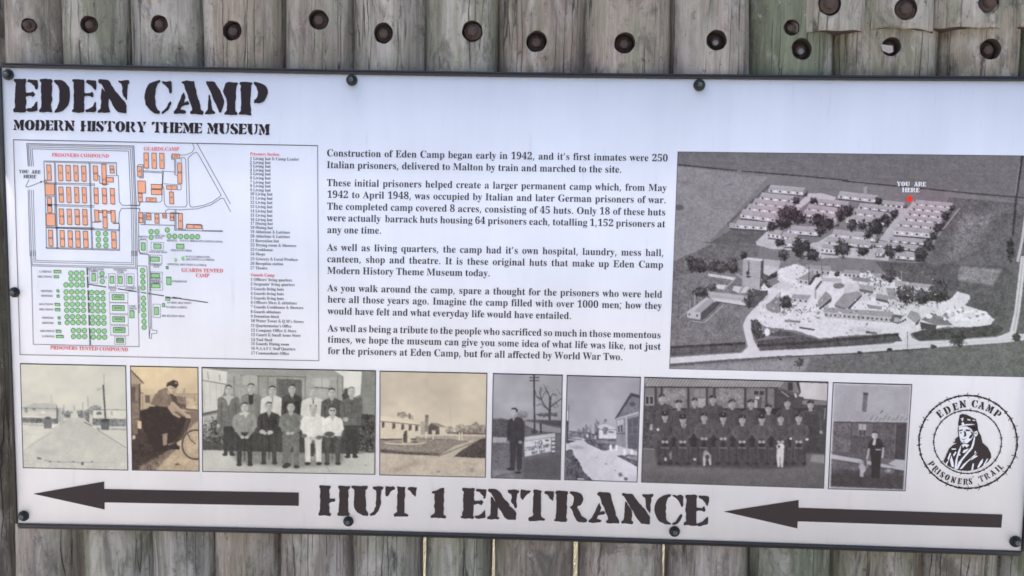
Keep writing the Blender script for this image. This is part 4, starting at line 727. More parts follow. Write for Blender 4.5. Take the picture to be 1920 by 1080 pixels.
    p.line(np.stack([650 + 128 * np.cos(a), 790 + 140 * np.sin(a)], 1), 17, 66); p.line(np.stack([652 + 100 * np.cos(a), 792 + 115 * np.sin(a)], 1), 5, 130, .7)
    for t in np.linspace(2, 4.6, 7): p.line([(650, 785), (650 + 120 * math.cos(t), 790 + 130 * math.sin(t))], 2.5, 150, .5)
    p.line([(575, 680), (600, 740), (650, 785)], 9, 60); p.line([(440, 760), (560, 660)], 10, 50); p.line([(390, 790), (450, 770)], 14, 96, 1, 60); p.ell(475, 980, 22, 10, 80); p.line([(480, 985), (530, 993)], 5, 130)
    p.finish((46, 42, 42), (232, 214, 176), (132, 118, 106), 5)
    return p
def workers():
    p = Paint(378, 689, 706, 891, 23, 120); T1 = (375, 680, 5.02)
    S = p.setT; S(*T1)          # the right half reads at x + 828
    p.poly([(15, 40), (1700, 70), (1700, 1080), (15, 1080)], 118, 1, 14)
    p.poly([(230, 80), (300, 55), (1260, 65), (1370, 130), (1370, 520), (260, 520)], 150, 1, 24)
    for k in range(26): p.line([(260, 140 + k * 15), (1350, 150 + k * 15)], 3, 106, .35)
    p.poly([(230, 80), (290, 55), (1260, 65), (1375, 130), (1350, 150), (1250, 140), (260, 110)], 140, 1, 8); p.line([(230, 90), (380, 118), (1120, 128), (1350, 150)], 5, 160, .7)
    p.line([(380, 122), (1000, 135)], 8, 84); p.poly([(720, 150), (960, 160), (960, 400), (720, 400)], 86, 1, 20)
    for x0, x1 in ((405, 540),): p.poly([(x0, 120), (x1, 122), (x1, 215), (x0, 210)], 168); p.line([(470, 122), (470, 212)], 4, 130)
    p.poly([(1085, 145), (1215, 150), (1212, 235), (1085, 228)], 170); p.line([(1148, 148), (1148, 232)], 5, 110); p.line([(1080, 232), (1215, 240)], 8, 70); p.poly([(1100, 250), (1185, 250), (1185, 345), (1100, 340)], 160, 1, 20)
    for x in (320, 550, 640, 735, 990, 1295, 1345): p.line([(x, 125), (x, 400)], 12, 104, .8)
    p.line([(250, 100), (260, 220)], 16, 150)
    p.poly([(20, 50), (255, 85), (250, 205), (25, 165)], 214, 1, 4); p.poly([(25, 165), (240, 205), (180, 460), (30, 490)], 200, 1, 6); p.line([(20, 165), (250, 205)], 9, 110); p.line([(25, 485), (165, 455)], 20, 70)
    for x in (40, 95, 155, 200): p.line([(x, 180), (x + 3, 400)], 5, 150, .8)
    for x in (72, 182): p.line([(x, 75 + x * .2), (x + 8, 155 + x * .1)], 9, 130)
    p.poly([(25, 510), (165, 480), (165, 560), (30, 590)], 165, 1, 14); p.foliage(110, 660, 110, 130, 78, 90, .4); p.poly([(25, 730), (230, 760), (250, 830), (25, 825)], 60, 1, 20)
    p.poly([(1350, 130), (1260, 70), (1530, 85), (1510, 300), (1440, 330), (1350, 300)], 224); p.poly([(1525, 85), (1652, 90), (1640, 500), (1500, 480)], 116, 1, 12)
    for k in range(18): p.line([(1515, 110 + k * 22), (1645, 118 + k * 22)], 3, 100, .5)
    p.foliage(1380, 310, 40, 70, 50, 20, .3); p.poly([(1490, 480), (1650, 490), (1640, 850), (1480, 830)], 52, 1, 60)
    p.poly([(260, 520), (1500, 520), (1490, 860), (240, 830)], 50, 1, 12)
    p.poly([(25, 822), (240, 826), (300, 880), (1480, 860), (1640, 848), (1640, 1060), (25, 1030)], 182, 1, 10)
    p.poly([(300, 860), (1360, 860), (1340, 960), (900, 990), (350, 950)], 104, .8, 14, soft=3)
    p.line([(1170, 950), (1225, 1030)], 4, 110); p.ell(1560, 965, 10, 3, 70)
    # standing row
    st = p.standing
    st(270, 255, 36, 190, 600, 865, 96, 46, v=172, hair=58); p.poly([(210, 320), (270, 300), (330, 320), (290, 350), (270, 410), (245, 350)], 165)
    st(480, 240, 36, 190, 560, None, 112, 46, v=44, hair=62, arms=False); p.poly([(455, 300), (505, 300), (500, 385), (480, 400), (460, 385)], 40)
    st(680, 262, 36, 190, 500, None, 218, 46, hair=44, tie=76); st(865, 250, 36, 170, 520, None, 52, 46, v=200, tie=60, hair=46)
    st(1065, 280, 36, 200, 520, None, 216, 46, tie=42, hair=130); st(1240, 285, 36, 176, 540, None, 74, 44, v=120, hair=48)
    st(1425, 275, 38, 190, 590, 885, 84, 42, hair=118, v=210, tie=50, arms=False); p.limb([(1505, 350), (1500, 480), (1375, 545)], 50, 34, 82, tex=20); p.ell(1372, 535, 26, 22, 165)
    # seated row
    se = p.seated
    se(420, 420, 37, 205, 655, 700, 960, 130, 44, v=150, hands=(0, 40), hair=46)
    p.poly([(365, 475), (420, 460), (462, 470), (430, 520), (415, 490), (380, 495)], 190)
    se(650, 415, 37, 195, 640, 690, 945, 44, 50, v=205, tie=70, hands=(-20, 15), hair=66)
    p.ell(585, 650, 26, 18, 178); p.ell(662, 655, 26, 18, 178)
    se(855, 420, 38, 200, 650, 695, 980, 106, 98, v=200, tie=80, hands=(-5, 8), hair=50, legw=66)
    p.limb([(900, 700), (830, 780), (800, 930)], 76, 60, 96, tex=20); p.ell(822, 962, 34, 22, 44)
    se(1066, 440, 38, 215, 690, 720, 950, 222, 218, hands=(0, 12), hair=165, shoe=38, legw=66); p.ell(980, 690, 28, 20, 90); p.ell(1120, 705, 28, 20, 96)
    p.line([(1036, 418), (1042, 396)], 9, 70); p.line([(1096, 418), (1090, 396)], 9, 70); p.ell(1066, 396, 22, 10, 190); p.poly([(1040, 760), (1075, 760), (1075, 880), (1040, 880)], 52)
    for x in (1000, 1130): p.line([(x, 720), (x + 8, 880)], 5, 180, .7)
    se(1247, 455, 37, 180, 690, 720, 950, 220, 66, v=170, hands=(-25, -10), hair=40); p.ell(1218, 672, 48, 24, 70); p.ell(1234, 452, 11, 7, 60); p.ell(1261, 452, 11, 7, 60)
    p.finish((40, 38, 40), (226, 224, 220), (134, 136, 132), 3)
    return p
def hut_garden():
    p = Paint(711, 695, 914, 896, 24, 190); p.setT(705, 690, 5.144)
    p.grad(0, 620, 184, 196); p.g += vnoise(p.h, p.w, 90, 120, p.rng) * 26
    p.foliage(265, 455, 60, 26, 120, 50, .6)
    p.poly([(40, 465), (140, 470), (435, 545), (430, 560), (40, 515)], 216, 1, 6); p.poly([(40, 515), (430, 555), (435, 670), (360, 685), (40, 680)], 205, 1, 14)
    p.line([(40, 513), (430, 552)], 7, 66); p.line([(40, 600), (430, 625)], 4, 180, .6)
    for x in (68, 172, 258, 330, 392): y = 515 + x * .1; p.poly([(x - 14, y), (x + 16, y + 2), (x + 14, y + 48), (x - 14, y + 60)], 70, 1, 40)
    p.poly([(318, 445), (338, 445), (338, 495), (316, 490)], 90); p.line([(350, 460), (352, 500)], 10, 120)
    p.poly([(430, 520), (470, 515), (470, 640), (432, 650)], 150, 1, 30); p.poly([(474, 452), (508, 452), (500, 610), (470, 620)], 118, 1, 30); p.poly([(476, 452), (508, 452), (505, 480), (476, 478)], 84)
    p.poly([(505, 560), (530, 530), (610, 570), (612, 640), (500, 640)], 66, 1, 16); p.poly([(530, 528), (590, 530), (690, 572), (610, 572)], 120); p.poly([(612, 575), (685, 578), (685, 638), (612, 640)], 192); p.poly([(540, 600), (575, 605), (572, 640), (540, 636)], 190)
    for c in ((715, 595, 45, 32), (815, 590, 55, 48), (895, 595, 40, 40), (960, 585, 55, 55), (1030, 590, 45, 40)): p.foliage(*c, 122, 60, .5)
    p.line([(690, 625), (1060, 635)], 18, 84, 1, 30); p.line([(500, 648), (1060, 655)], 14, 190, 1, 20)
    p.poly([(380, 660), (700, 655), (1060, 660), (1000, 700), (880, 700), (640, 690), (380, 690)], 150, 1, 40); p.line([(380, 680), (860, 700)], 12, 90, 1, 60)
    p.poly([(40, 685), (400, 690), (900, 700), (860, 740), (590, 850), (40, 820)], 118, 1, 26); p.line([(40, 690), (380, 685)], 14, 66, 1, 30)
    p.poly([(40, 780), (300, 810), (620, 820), (590, 850), (300, 845), (40, 815)], 66, 1, 30, soft=1); p.poly([(120, 750), (420, 790), (300, 800), (120, 780)], 140, .7, 20, soft=2)
    p.ell(280, 720, 200, 20, 205, soft=.2); p.ell(280, 716, 185, 13, 122, 1, 20, soft=.2)
    p.poly([(250, 640), (330, 620), (335, 720), (255, 725)], 195, 1, 20); p.poly([(265, 620), (298, 595), (305, 700), (300, 722), (262, 720)], 70, 1, 60); p.ell(375, 715, 30, 12, 80)
    p.poly([(40, 820), (600, 850), (760, 750), (950, 700), (1060, 690), (1060, 1060), (40, 1040)], 178, 1, 22); p.line([(1010, 690), (600, 850)], 12, 90, .8, 30)
    p.line([(130, 1000), (540, 870)], 34, 142, .7, 20, soft=4); p.line([(180, 1000), (400, 900)], 12, 122, .6, 20, soft=2)
    p.poly([(750, 855), (830, 790), (1000, 690), (1062, 670), (1056, 870), (900, 865)], 50, 1, 24); p.ell(600, 1000, 18, 6, 90); p.line([(840, 915), (960, 925)], 16, 150, .8, 40); p.ell(925, 985, 20, 25, 140)
    for x in (485, 550): p.line([(x, 620), (x, 690)], 9, 205)
    for x in (805, 830): p.line([(x, 622), (x, 690)], 11, 210); p.line([(780, 694), (860, 694)], 6, 200)
    p.finish((44, 40, 44), (228, 218, 196), (140, 132, 124), 4)
    return p
def man_by_sign():
    p = Paint(920, 699, 1056, 901, 25, 120); p.setT(918, 695, 5.14)
    p.grad(0, 480, 166, 150); p.poly([(20, 470), (720, 480), (720, 1080), (20, 1080)], 92, 1, 14)
    p.ell(200, 250, 240, 200, 188, .6, soft=1.0)
    p.foliage(320, 425, 50, 32, 120, 30, .5); p.poly([(20, 465), (120, 460), (200, 480), (200, 640), (20, 650)], 72, 1, 30, soft=1)
    p.poly([(330, 490), (700, 500), (700, 620), (330, 640)], 84, 1, 14); p.poly([(345, 490), (430, 500), (700, 560), (690, 600), (470, 580), (340, 520)], 138, 1, 10); p.poly([(440, 480), (695, 490), (695, 540), (560, 520)], 60, 1, 10)
    # tree
    L = p.line
    L([(578, 480), (580, 380), (585, 250)], 22, 52); L([(580, 390), (530, 340), (500, 280), (455, 250)], 12, 52); L([(500, 280), (485, 220), (495, 160)], 8, 56); L([(585, 260), (560, 210), (540, 170)], 9, 54); L([(585, 350), (640, 310), (690, 270)], 11, 52)
    L([(588, 260), (610, 220), (640, 240)], 7, 58); L([(530, 340), (480, 320), (450, 340)], 6, 70); L([(640, 310), (660, 350)], 5, 70); L([(500, 280), (520, 230), (550, 190)], 6, 60); L([(455, 250), (440, 200)], 5, 66); L([(540, 170), (520, 130)], 4, 80)
    for k in range(60):
        a = p.rng.uniform(0, 2 * math.pi); r = p.rng.uniform(60, 130); x, y = 575 + r * math.cos(a) * 1.0, 270 + r * .9 * math.sin(a); L([(x, y), (x + p.rng.uniform(-24, 24), y + p.rng.uniform(-24, 24))], 3.5, 78, .8)
    p.foliage(530, 425, 60, 20, 66, 30, .6); p.foliage(620, 425, 40, 18, 70, 30, .6); L([(360, 475), (700, 482)], 8, 66)
    L([(428, 35), (434, 590)], 17, 46); 
    for y in (68, 96): L([(385, y), (478, y)], 6, 60); 
    for x in (390, 405, 452, 470):
        for y in (66, 94): L([(x, y - 6), (x, y + 6)], 8, 50)
    L([(492, 510), (496, 600)], 18, 40); p.ell(430, 590, 30, 20, 48)
    # wall, road
    p.poly([(30, 690), (180, 690), (180, 1000), (20, 900)], 92, 1, 30)
    for r in range(9): L([(30, 700 + r * 25), (180, 702 + r * 25)], 3, 130, .5)
    p.poly([(30, 640), (330, 650), (330, 690), (30, 695)], 176, 1, 26); p.poly([(20, 900), (200, 930), (330, 820), (700, 760), (700, 1060), (20, 1040)], 100, 1, 16); p.poly([(20, 960), (200, 960), (250, 1040), (20, 1020)], 140, .8, 16, soft=3)
    p.poly([(330, 860), (690, 800), (690, 1050), (330, 1040)], 78, 1, 12, soft=3); L([(60, 1020), (600, 920)], 14, 70, .7, 10, soft=1)
    # sign board
    p.poly([(330, 640), (630, 602), (632, 640), (335, 680)], 196, 1, 16); p.poly([(335, 680), (590, 645), (592, 780), (338, 832)], 214, 1, 8)
    for k in range(4): p.poly([(598, 652 + k * 38), (630, 648 + k * 38), (630, 672 + k * 38), (598, 676 + k * 38)], 205); L([(598, 682 + k * 38), (630, 678 + k * 38)], 11, 50)
    L([(335, 680), (590, 645)], 4, 60); L([(338, 832), (592, 780)], 4, 90); L([(330, 640), (338, 832)], 4, 80)
    def txt(s, x, y, dx, h, w=6):
        seg = {'H': [[(0, 0), (0, 1)], [(1, 0), (1, 1)], [(0, .5), (1, .5)]], 'Q': [[(0, .1), (0, .9), (.5, 1), (1, .9), (1, .1), (.5, 0), (0, .1)], [(.6, .7), (1, 1)]], '2': [[(0, .1), (.5, 0), (1, .2), (0, 1), (1, 1)]], '5': [[(1, 0), (0, 0), (0, .45), (.8, .5), (.9, .9), (0, 1)]],
               '0': [[(0, .1), (0, .9), (.5, 1), (1, .9), (1, .1), (.5, 0), (0, .1)]], '6': [[(1, 0), (0, .5), (0, 1), (1, 1), (1, .55), (0, .55)]], 'P': [[(0, 1), (0, 0), (1, .1), (1, .45), (0, .5)]], 'W': [[(0, 0), (.3, 1), (.5, .3), (.7, 1), (1, 0)]], 'C': [[(1, .1), (.4, 0), (0, .3), (0, .8), (.4, 1), (1, .9)]],
               'A': [[(0, 1), (.5, 0), (1, 1)], [(.2, .6), (.8, .6)]], 'M': [[(0, 1), (.1, 0), (.5, .7), (.9, 0), (1, 1)]], 'Y': [[(0, 0), (.5, .45), (1, 0)], [(.5, .45), (.5, 1)]], 'O': [[(0, .1), (0, .9), (.5, 1), (1, .9), (1, .1), (.5, 0), (0, .1)]], 'U': [[(0, 0), (0, .8), (.5, 1), (1, .8), (1, 0)]], 'T': [[(0, 0), (1, 0)], [(.5, 0), (.5, 1)]], '/': [[(.3, 1), (.7, 0)]]}
        for i, c in enumerate(s):
            if c in seg:
                for P in seg[c]: L([(x + i * dx + px * dx * .66, y - i * dx * .15 + py * h) for px, py in P], w, 46)
    txt('HQ', 442, 680, 38, 34); txt('2506P/WCAMP', 346, 738, 21.5, 34, 5); txt('WAY OUT', 408, 778, 19, 28, 5); p.ell(553, 672, 20, 9, 60); L([(412, 692), (430, 688)], 4, 70)
    # man
    for s, x in ((-1, 225), (1, 288)): p.limb([(x, 680), (x, 820), (x - 4, 940)], 62, 48, 44, tex=8)
    p.ell(200, 948, 38, 14, 34); p.ell(275, 982, 32, 12, 34)
    p.poly([(225, 455), (262, 440), (320, 465), (338, 520), (335, 690), (320, 700), (180, 700), (165, 690), (170, 500), (190, 468)], 44, 1, 10)
    L([(250, 500), (255, 690)], 5, 30, .8); L([(200, 500), (190, 640)], 5, 34, .8); L([(312, 510), (310, 650)], 5, 34, .8)
    p.poly([(222, 458), (240, 455), (232, 488)], 205); p.ell(296, 690, 20, 14, 140); p.ell(178, 690, 14, 20, 120)
    p.ell(237, 405, 29, 42, 192); p.ell(256, 410, 14, 36, 150, .8, soft=.5); L([(240, 430), (248, 452)], 26, 150); p.poly([(208, 385), (215, 358), (250, 354), (272, 375), (270, 405), (258, 398), (250, 378), (222, 372)], 40); L([(212, 398), (236, 400)], 5, 90, .8); L([(214, 424), (232, 426)], 4, 100, .8)
    p.finish((44, 42, 50), (214, 216, 228), (122, 122, 130), 3)
    return p
def path_huts():
    p = Paint(1058, 703, 1202, 905, 26, 170); p.setT(1055, 695, 5.02)
    p.grad(0, 590, 138, 172); p.g += vnoise(p.h, p.w, 120, 120, p.rng) * 12
    p.poly([(30, 590), (740, 600), (740, 1060), (20, 1040)], 120, 1, 20)
    p.poly([(60, 640), (160, 620), (260, 680), (400, 755), (560, 720), (700, 900), (705, 1050), (20, 1040), (30, 690)], 202, 1, 14)
    p.poly([(60, 580), (200, 570), (260, 590), (340, 640), (200, 640), (60, 610)], 100, 1, 50); p.poly([(30, 650), (130, 660), (40, 690)], 60); p.line([(60, 640), (180, 650)], 10, 90, 1, 30)
    for x, y, h in ((155, 575, 30), (195, 570, 30), (225, 560, 50), (262, 555, 55), (325, 545, 80), (398, 540, 70)): p.foliage(x, y, 14 + (x > 300) * 8, h, 100, 50, .5)
    p.poly([(335, 550), (500, 550), (505, 640), (300, 640)], 215, 1, 20); p.poly([(330, 520), (400, 500), (505, 545), (335, 560)], 205); p.line([(335, 552), (505, 556)], 6, 90); p.line([(340, 640), (505, 645)], 6, 70)
    p.foliage(398, 565, 24, 40, 92, 40, .5); p.line([(330, 545), (325, 640)], 26, 82, 1, 40); p.line([(252, 575), (255, 640)], 24, 76, 1, 40); p.line([(435, 575), (480, 580)], 18, 110); p.ell(288, 605, 10, 8, 50); p.line([(232, 600), (232, 625)], 16, 225)
    p.poly([(200, 660), (220, 645), (505, 650), (505, 700), (440, 745), (380, 755), (240, 690)], 74, 1, 50); p.poly([(320, 655), (505, 660), (505, 690), (330, 680)], 128, .7, 24)
    p.poly([(505, 700), (600, 730), (700, 760), (700, 800), (520, 760)], 190, 1, 12); p.poly([(505, 800), (560, 795), (700, 850), (700, 905), (600, 850)], 64, 1, 50)
    for x, y in ((452, 725), (506, 725), (582, 768), (650, 765)): p.line([(x, y - 18), (x, y + 24)], 24, 232); p.ell(x, y - 18, 11, 9, 236)
    p.line([(590, 800), (690, 800)], 20, 80, .8, 60)
    p.poly([(495, 450), (645, 212), (725, 232), (720, 395), (505, 460)], 104, 1, 30); p.poly([(490, 452), (640, 208), (725, 230), (725, 262), (650, 240), (505, 458)], 50, 1, 8); p.ell(655, 315, 26, 20, 58, 1, 20)
    p.line([(505, 456), (715, 392)], 13, 186); p.poly([(505, 460), (715, 400), (705, 745), (510, 700)], 128, 1, 20)
    for k in range(10): p.line([(510, 470 + k * 26), (600, 462 + k * 28)], 3, 104, .6)
    p.poly([(515, 470), (570, 455), (570, 585), (515, 585)], 190); p.poly([(520, 520), (538, 515), (538, 580), (520, 578)], 66); p.poly([(546, 512), (566, 508), (566, 580), (546, 578)], 60); p.line([(512, 588), (588, 590)], 9, 54); p.line([(545, 462), (540, 580)], 5, 120)
    p.line([(598, 435), (602, 730)], 14, 176); p.poly([(612, 455), (715, 430), (705, 740), (612, 730)], 76, 1, 12)
    for y in (530, 600, 670): p.line([(612, y), (708, y)], 5, 110, .8)
    p.line([(655, 450), (655, 600)], 5, 120, .8)
    p.poly([(35, 470), (58, 470), (50, 680), (35, 680)], 54); p.line([(58, 320), (54, 470)], 7, 100); p.line([(46, 380), (44, 470)], 10, 225); p.line([(62, 570), (150, 580)], 12, 90, 1, 40)
    p.poly([(30, 745), (90, 740), (110, 800), (160, 870), (200, 950), (260, 1010), (290, 1040), (20, 1040)], 66, 1, 56, rough=1); p.poly([(40, 710), (150, 705), (215, 730), (120, 740)], 150, .8, 14, soft=1)
    p.foliage(545, 980, 22, 18, 70); p.foliage(592, 1018, 18, 14, 76); p.ell(408, 878, 12, 6, 110); p.ell(495, 940, 9, 6, 120); p.ell(318, 818, 10, 5, 130); p.line([(140, 1018), (200, 1022)], 12, 210, 1, 60)
    p.finish((44, 42, 50), (226, 224, 236), (132, 132, 144), 3)
    return p
def soldiers():
    p = Paint(1202, 706, 1554, 917, 27, 80); p.setT(1200, 700, 5.022)      # right half: x + 854, y + 25
    X, Y = 854, 25
    p.poly([(20, 30), (1780, 60), (1780, 1100), (20, 1080)], 82, 1, 12)
    p.poly([(45, 40), (1360, 75), (1320, 135), (45, 122)], 168, 1, 10)
    for k in range(44): p.line([(95 + k * 31, 42 + k * .8), (45 + k * 31, 122 + k * .3)], 7, 92, .8)
    p.line([(45, 128), (1320, 138)], 12, 44); p.poly([(45, 136), (1320, 140), (1260, 400), (45, 400)], 122, 1, 24)
    for k in range(12): p.line([(45, 150 + k * 20), (1280, 156 + k * 20)], 3, 92, .4)
    for a, b in ((215, 440), (720, 850), (860, 980)): p.poly([(a, 145), (b, 148), (b, 345), (a, 340)], 136, 1, 50)
    for x in (150, 205, 455, 630, 700, 990, 1190, 1275): p.line([(x, 135), (x, 380)], 22, 62)
    p.poly([(50, 140), (130, 142), (130, 210), (50, 208)], 128); p.poly([(50, 212), (130, 212), (128, 300), (50, 298)], 170); p.poly([(56, 218), (84, 218), (84, 290), (56, 290)], 48); p.poly([(92, 218), (122, 218), (122, 290), (92, 290)], 56)
    p.poly([(515, 150), (618, 152), (612, 222), (512, 218)], 142); p.line([(565, 150), (563, 220)], 5, 100); p.poly([(545, 235), (618, 235), (612, 325), (545, 320)], 178, 1, 30)
    p.poly([(1060, 155), (1180, 160), (1175, 215), (1045, 210)], 130); p.poly([(1075, 165), (1115, 165), (1115, 200), (1075, 200)], 50); p.poly([(1128, 165), (1170, 168), (1165, 205), (1125, 205)], 54); p.poly([(1075, 220), (1150, 220), (1140, 335), (1075, 330)], 84); p.poly([(1085, 220), (1125, 222), (1120, 245), (1085, 243)], 215); p.poly([(1075, 252), (1105, 252), (1105, 325), (1075, 325)], 190, 1, 20)
    p.poly([(1360, 78), (1480, 82), (1512, 178), (1470, 185), (1320, 140)], 120, 1, 20); p.poly([(1395, 85), (1440, 85), (1440, 165), (1390, 160)], 50); p.line([(1478, 82), (1512, 178)], 16, 44); p.poly([(1500, 85), (1770, 95), (1765, 260), (1480, 230), (1515, 180)], 214, 1, 6)
    p.poly([(1285, 140), (1420, 200), (1540, 225), (1530, 480), (1285, 420)], 66, 1, 16); p.line([(1330, 170), (1400, 220)], 10, 170); p.line([(1460, 190), (1470, 225)], 18, 210); p.poly([(1530, 255), (1765, 262), (1760, 300), (1530, 290)], 128); p.poly([(1530, 290), (1760, 300), (1745, 760), (1530, 740)], 66, 1, 20); p.line([(1745, 330), (1735, 430)], 6, 190)
    p.poly([(30, 300), (130, 310), (130, 700), (30, 700)], 74, 1, 40); p.line([(30, 710), (135, 714)], 10, 140)
    p.poly([(30, 715), (1600, 760), (1745, 765), (1720, 1090), (20, 1060)], 104, 1, 12); p.poly([(1620, 765), (1745, 768), (1740, 850), (1600, 830)], 150, .9, 8, soft=1)
    p.poly([(140, 700), (1560, 720), (1560, 880), (1200, 900), (160, 870)], 62, .9, 16, soft=2); p.poly([(30, 930), (1720, 960), (1720, 1090), (20, 1060)], 92, .7, 14, soft=4)
    p.poly([(300, 330), (1640, 330), (1650, 700), (200, 690)], 42, 1, 14)
    sk = 188
    for x, y, cap, bw in ((205, 240, 'side', 190), (365, 295, 'beret', 170), (513, 275, 'side', 180), (685, 250, 'beret', 190), (858, 295, 'side', 180), (X + 15, 288, 'side', 170), (X + 190, 290, 'beret', 170), (X + 355, 335, 'beret', 160), (X + 533, 285, 'side', 190), (X + 752, 300, 'beret', 190)):
        p.standing(x, y, 31, bw, y + 260, None, 78, 50, skin=sk, hair=50, cap=cap, arms=(x < 250 or x > 1560))
    p.poly([(1540, 360), (1680, 400), (1690, 740), (1560, 740)], 58, 1, 14); p.ell(105, 520, 14, 16, 190)
    for i, (x, y, cap) in enumerate(((235, 405, 'peak'), (403, 435, 'peak'), (603, 418, 'beret'), (783, 420, 'peak'), (X + 108, 440, 'beret'), (X + 292, 430, 'peak'), (X + 470, 430, 'side'), (X + 640, 425, 'beret'))):
        p.seated(x, y, 32, 172, 610, 650, 850, 76 + (i % 3) * 6, 66 + (i * 7) % 14, hands=(0, 30 if i not in (2, 3) else 0), skin=sk, hair=50, cap=cap, v=150 if i in (1, 5, 3) else None, tie=70 if i in (1, 2, 5) else None, spread=1.15)
        p.line([(x - 50, 690), (x - 52, 850)], 6, 40); p.line([(x + 50, 690), (x + 54, 850)], 6, 42); p.line([(x - 38, 700), (x + 38, 704)], 9, 130, .8)
    p.poly([(380, 478), (440, 478), (412, 530)], 170); p.line([(412, 482), (414, 530)], 9, 90); p.ell(170, 530, 12, 14, 235); p.ell(X + 565, 615, 13, 10, 240); p.ell(X + 718, 622, 15, 11, 240)
    # dogs
    p.ell(X + 470, 690, 36, 32, 228); p.ell(X + 455, 690, 12, 15, 60); p.ell(X + 468, 720, 9, 7, 40); p.poly([(X + 435, 715), (X + 502, 715), (X + 498, 800), (X + 490, 885), (X + 475, 885), (X + 468, 820), (X + 458, 885), (X + 442, 880), (X + 432, 790)], 218, 1, 12); p.line([(X + 466, 790), (X + 466, 880)], 7, 110); p.line([(X + 432, 680), (X + 440, 705)], 12, 190)
    p.poly([(600, 735), (620, 720), (640, 735), (670, 770), (672, 860), (655, 868), (645, 815), (620, 815), (612, 872), (596, 872), (592, 790)], 168, 1, 50); p.ell(620, 740, 20, 17, 150, 1, 40); p.line([(604, 800), (604, 868)], 9, 230); p.line([(658, 810), (658, 860)], 9, 215); p.ell(633, 790, 18, 24, 62)
    p.poly([(270, 760), (300, 730), (300, 800), (270, 830)], 120, 1, 60); p.ell(240, 808, 12, 18, 205); p.ell(516, 810, 16, 12, 190)
    p.finish((40, 38, 44), (214, 212, 218), (118, 116, 120), 3)
    return p
def man_and_dog():
    p = Paint(1552, 716, 1711, 922, 28, 90); p.setT(1550, 710, 5.02)
    p.poly([(0, 0), (850, 0), (850, 1080), (0, 1080)], 214)
    fr = [(78, 55), (785, 70), (722, 1046), (34, 1018)]
    p.poly(fr, 100, 1, 10); p.poly([(78, 55), (785, 70), (768, 320), (64, 320)], 178, 1, 6)
    p.poly([(345, 135), (388, 138), (376, 312), (330, 310)], 104, 1, 36); p.poly([(343, 128), (392, 132), (390, 155), (343, 150)], 66)
    p.poly([(64, 318), (766, 310), (756, 420), (60, 408)], 182, 1, 12)
    for k in range(30): p.line([(92 + k * 24, 318), (62 + k * 24, 406)], 4, 128, .55)
    for k in range(9): p.line([(440 + k * 40, 345 + (k % 3) * 14), (410 + k * 40, 395)], 9, 100, .7)
    p.line([(62, 408), (752, 418)], 10, 56); p.line([(505, 322), (530, 300)], 8, 60)
    p.poly([(60, 415), (752, 424), (735, 770), (60, 700)], 84, 1, 30)
    for k in range(13): p.line([(60, 430 + k * 21), (742, 440 + k * 24)], 4, 62, .5)
    p.poly([(64, 415), (232, 418), (220, 690), (56, 690)], 104, .8, 40); p.poly([(240, 415), (440, 420), (430, 540), (240, 540)], 100, 1, 14); p.poly([(655, 425), (750, 428), (735, 760), (640, 780)], 58, 1, 14); p.line([(652, 430), (636, 700)], 5, 120)
    p.poly([(300, 425), (372, 430), (368, 545), (300, 540)], 184); p.poly([(304, 482), (334, 484), (334, 540), (304, 538)], 70); p.poly([(342, 484), (368, 486), (366, 542), (342, 540)], 64); p.line([(336, 428), (336, 540)], 5, 100); p.line([(245, 545), (430, 552)], 7, 52)
    for x in (238, 440): p.line([(x, 418), (x - 8, 640)], 7, 66)
    p.poly([(40, 680), (380, 720), (370, 770), (45, 720)], 84, 1, 16); p.poly([(45, 712), (400, 775), (740, 850), (728, 862), (560, 840), (400, 810), (45, 752)], 190, 1, 8); p.poly([(580, 800), (650, 758), (738, 768), (728, 858)], 186, 1, 10)
    p.poly([(40, 755), (400, 812), (728, 865), (722, 1046), (34, 1018)], 72, 1, 26); p.poly([(45, 760), (320, 810), (300, 860), (45, 850)], 100, .8, 34, soft=1); p.foliage(590, 870, 50, 22, 110, 60, .5); p.poly([(40, 880), (720, 920), (722, 1046), (34, 1018)], 54, .8, 16, soft=3)
    for s in (0, 1): p.limb([(440 + s * 46, 680), (444 + s * 40, 800), (440 + s * 42, 920)], 58, 38, 36, tex=6)
    p.poly([(420, 570), (450, 555), (500, 560), (530, 600), (538, 650), (515, 665), (515, 720), (408, 720), (410, 660), (388, 650), (395, 600)], 38, 1, 8)
    p.poly([(430, 620), (445, 565), (462, 565), (460, 620), (445, 628)], 205); p.line([(398, 660), (390, 710), (378, 755)], 17, 180); p.line([(530, 650), (530, 700), (524, 745)], 18, 180); p.line([(460, 668), (510, 668)], 9, 190)
    p.ell(452, 532, 27, 34, 208); p.ell(465, 545, 14, 24, 165, .8, soft=.5); p.poly([(425, 520), (432, 497), (470, 497), (480, 525), (470, 515), (440, 512)], 52); p.line([(435, 530), (468, 532)], 5, 110, .7)
    p.poly([(295, 800), (340, 765), (380, 775), (388, 830), (360, 870), (330, 920), (315, 920), (312, 850)], 150, 1, 60); p.poly([(300, 790), (330, 775), (385, 790), (385, 840), (350, 860), (345, 925), (330, 925), (322, 860), (305, 840)], 178, 1, 30); p.ell(322, 790, 28, 18, 165, 1, 30); p.ell(360, 800, 16, 22, 90, .7); p.line([(292, 800), (310, 805)], 9, 60); p.line([(335, 745), (340, 775)], 9, 70); p.line([(318, 860), (318, 918)], 9, 190); p.line([(360, 770), (375, 850)], 18, 60, .6, 30)
    for a, b in zip(fr, fr[1:] + fr[:1]): p.line([a, b], 5, 190)
    p.finish((40, 36, 40), (212, 216, 230), (122, 120, 128), 3)
    return p
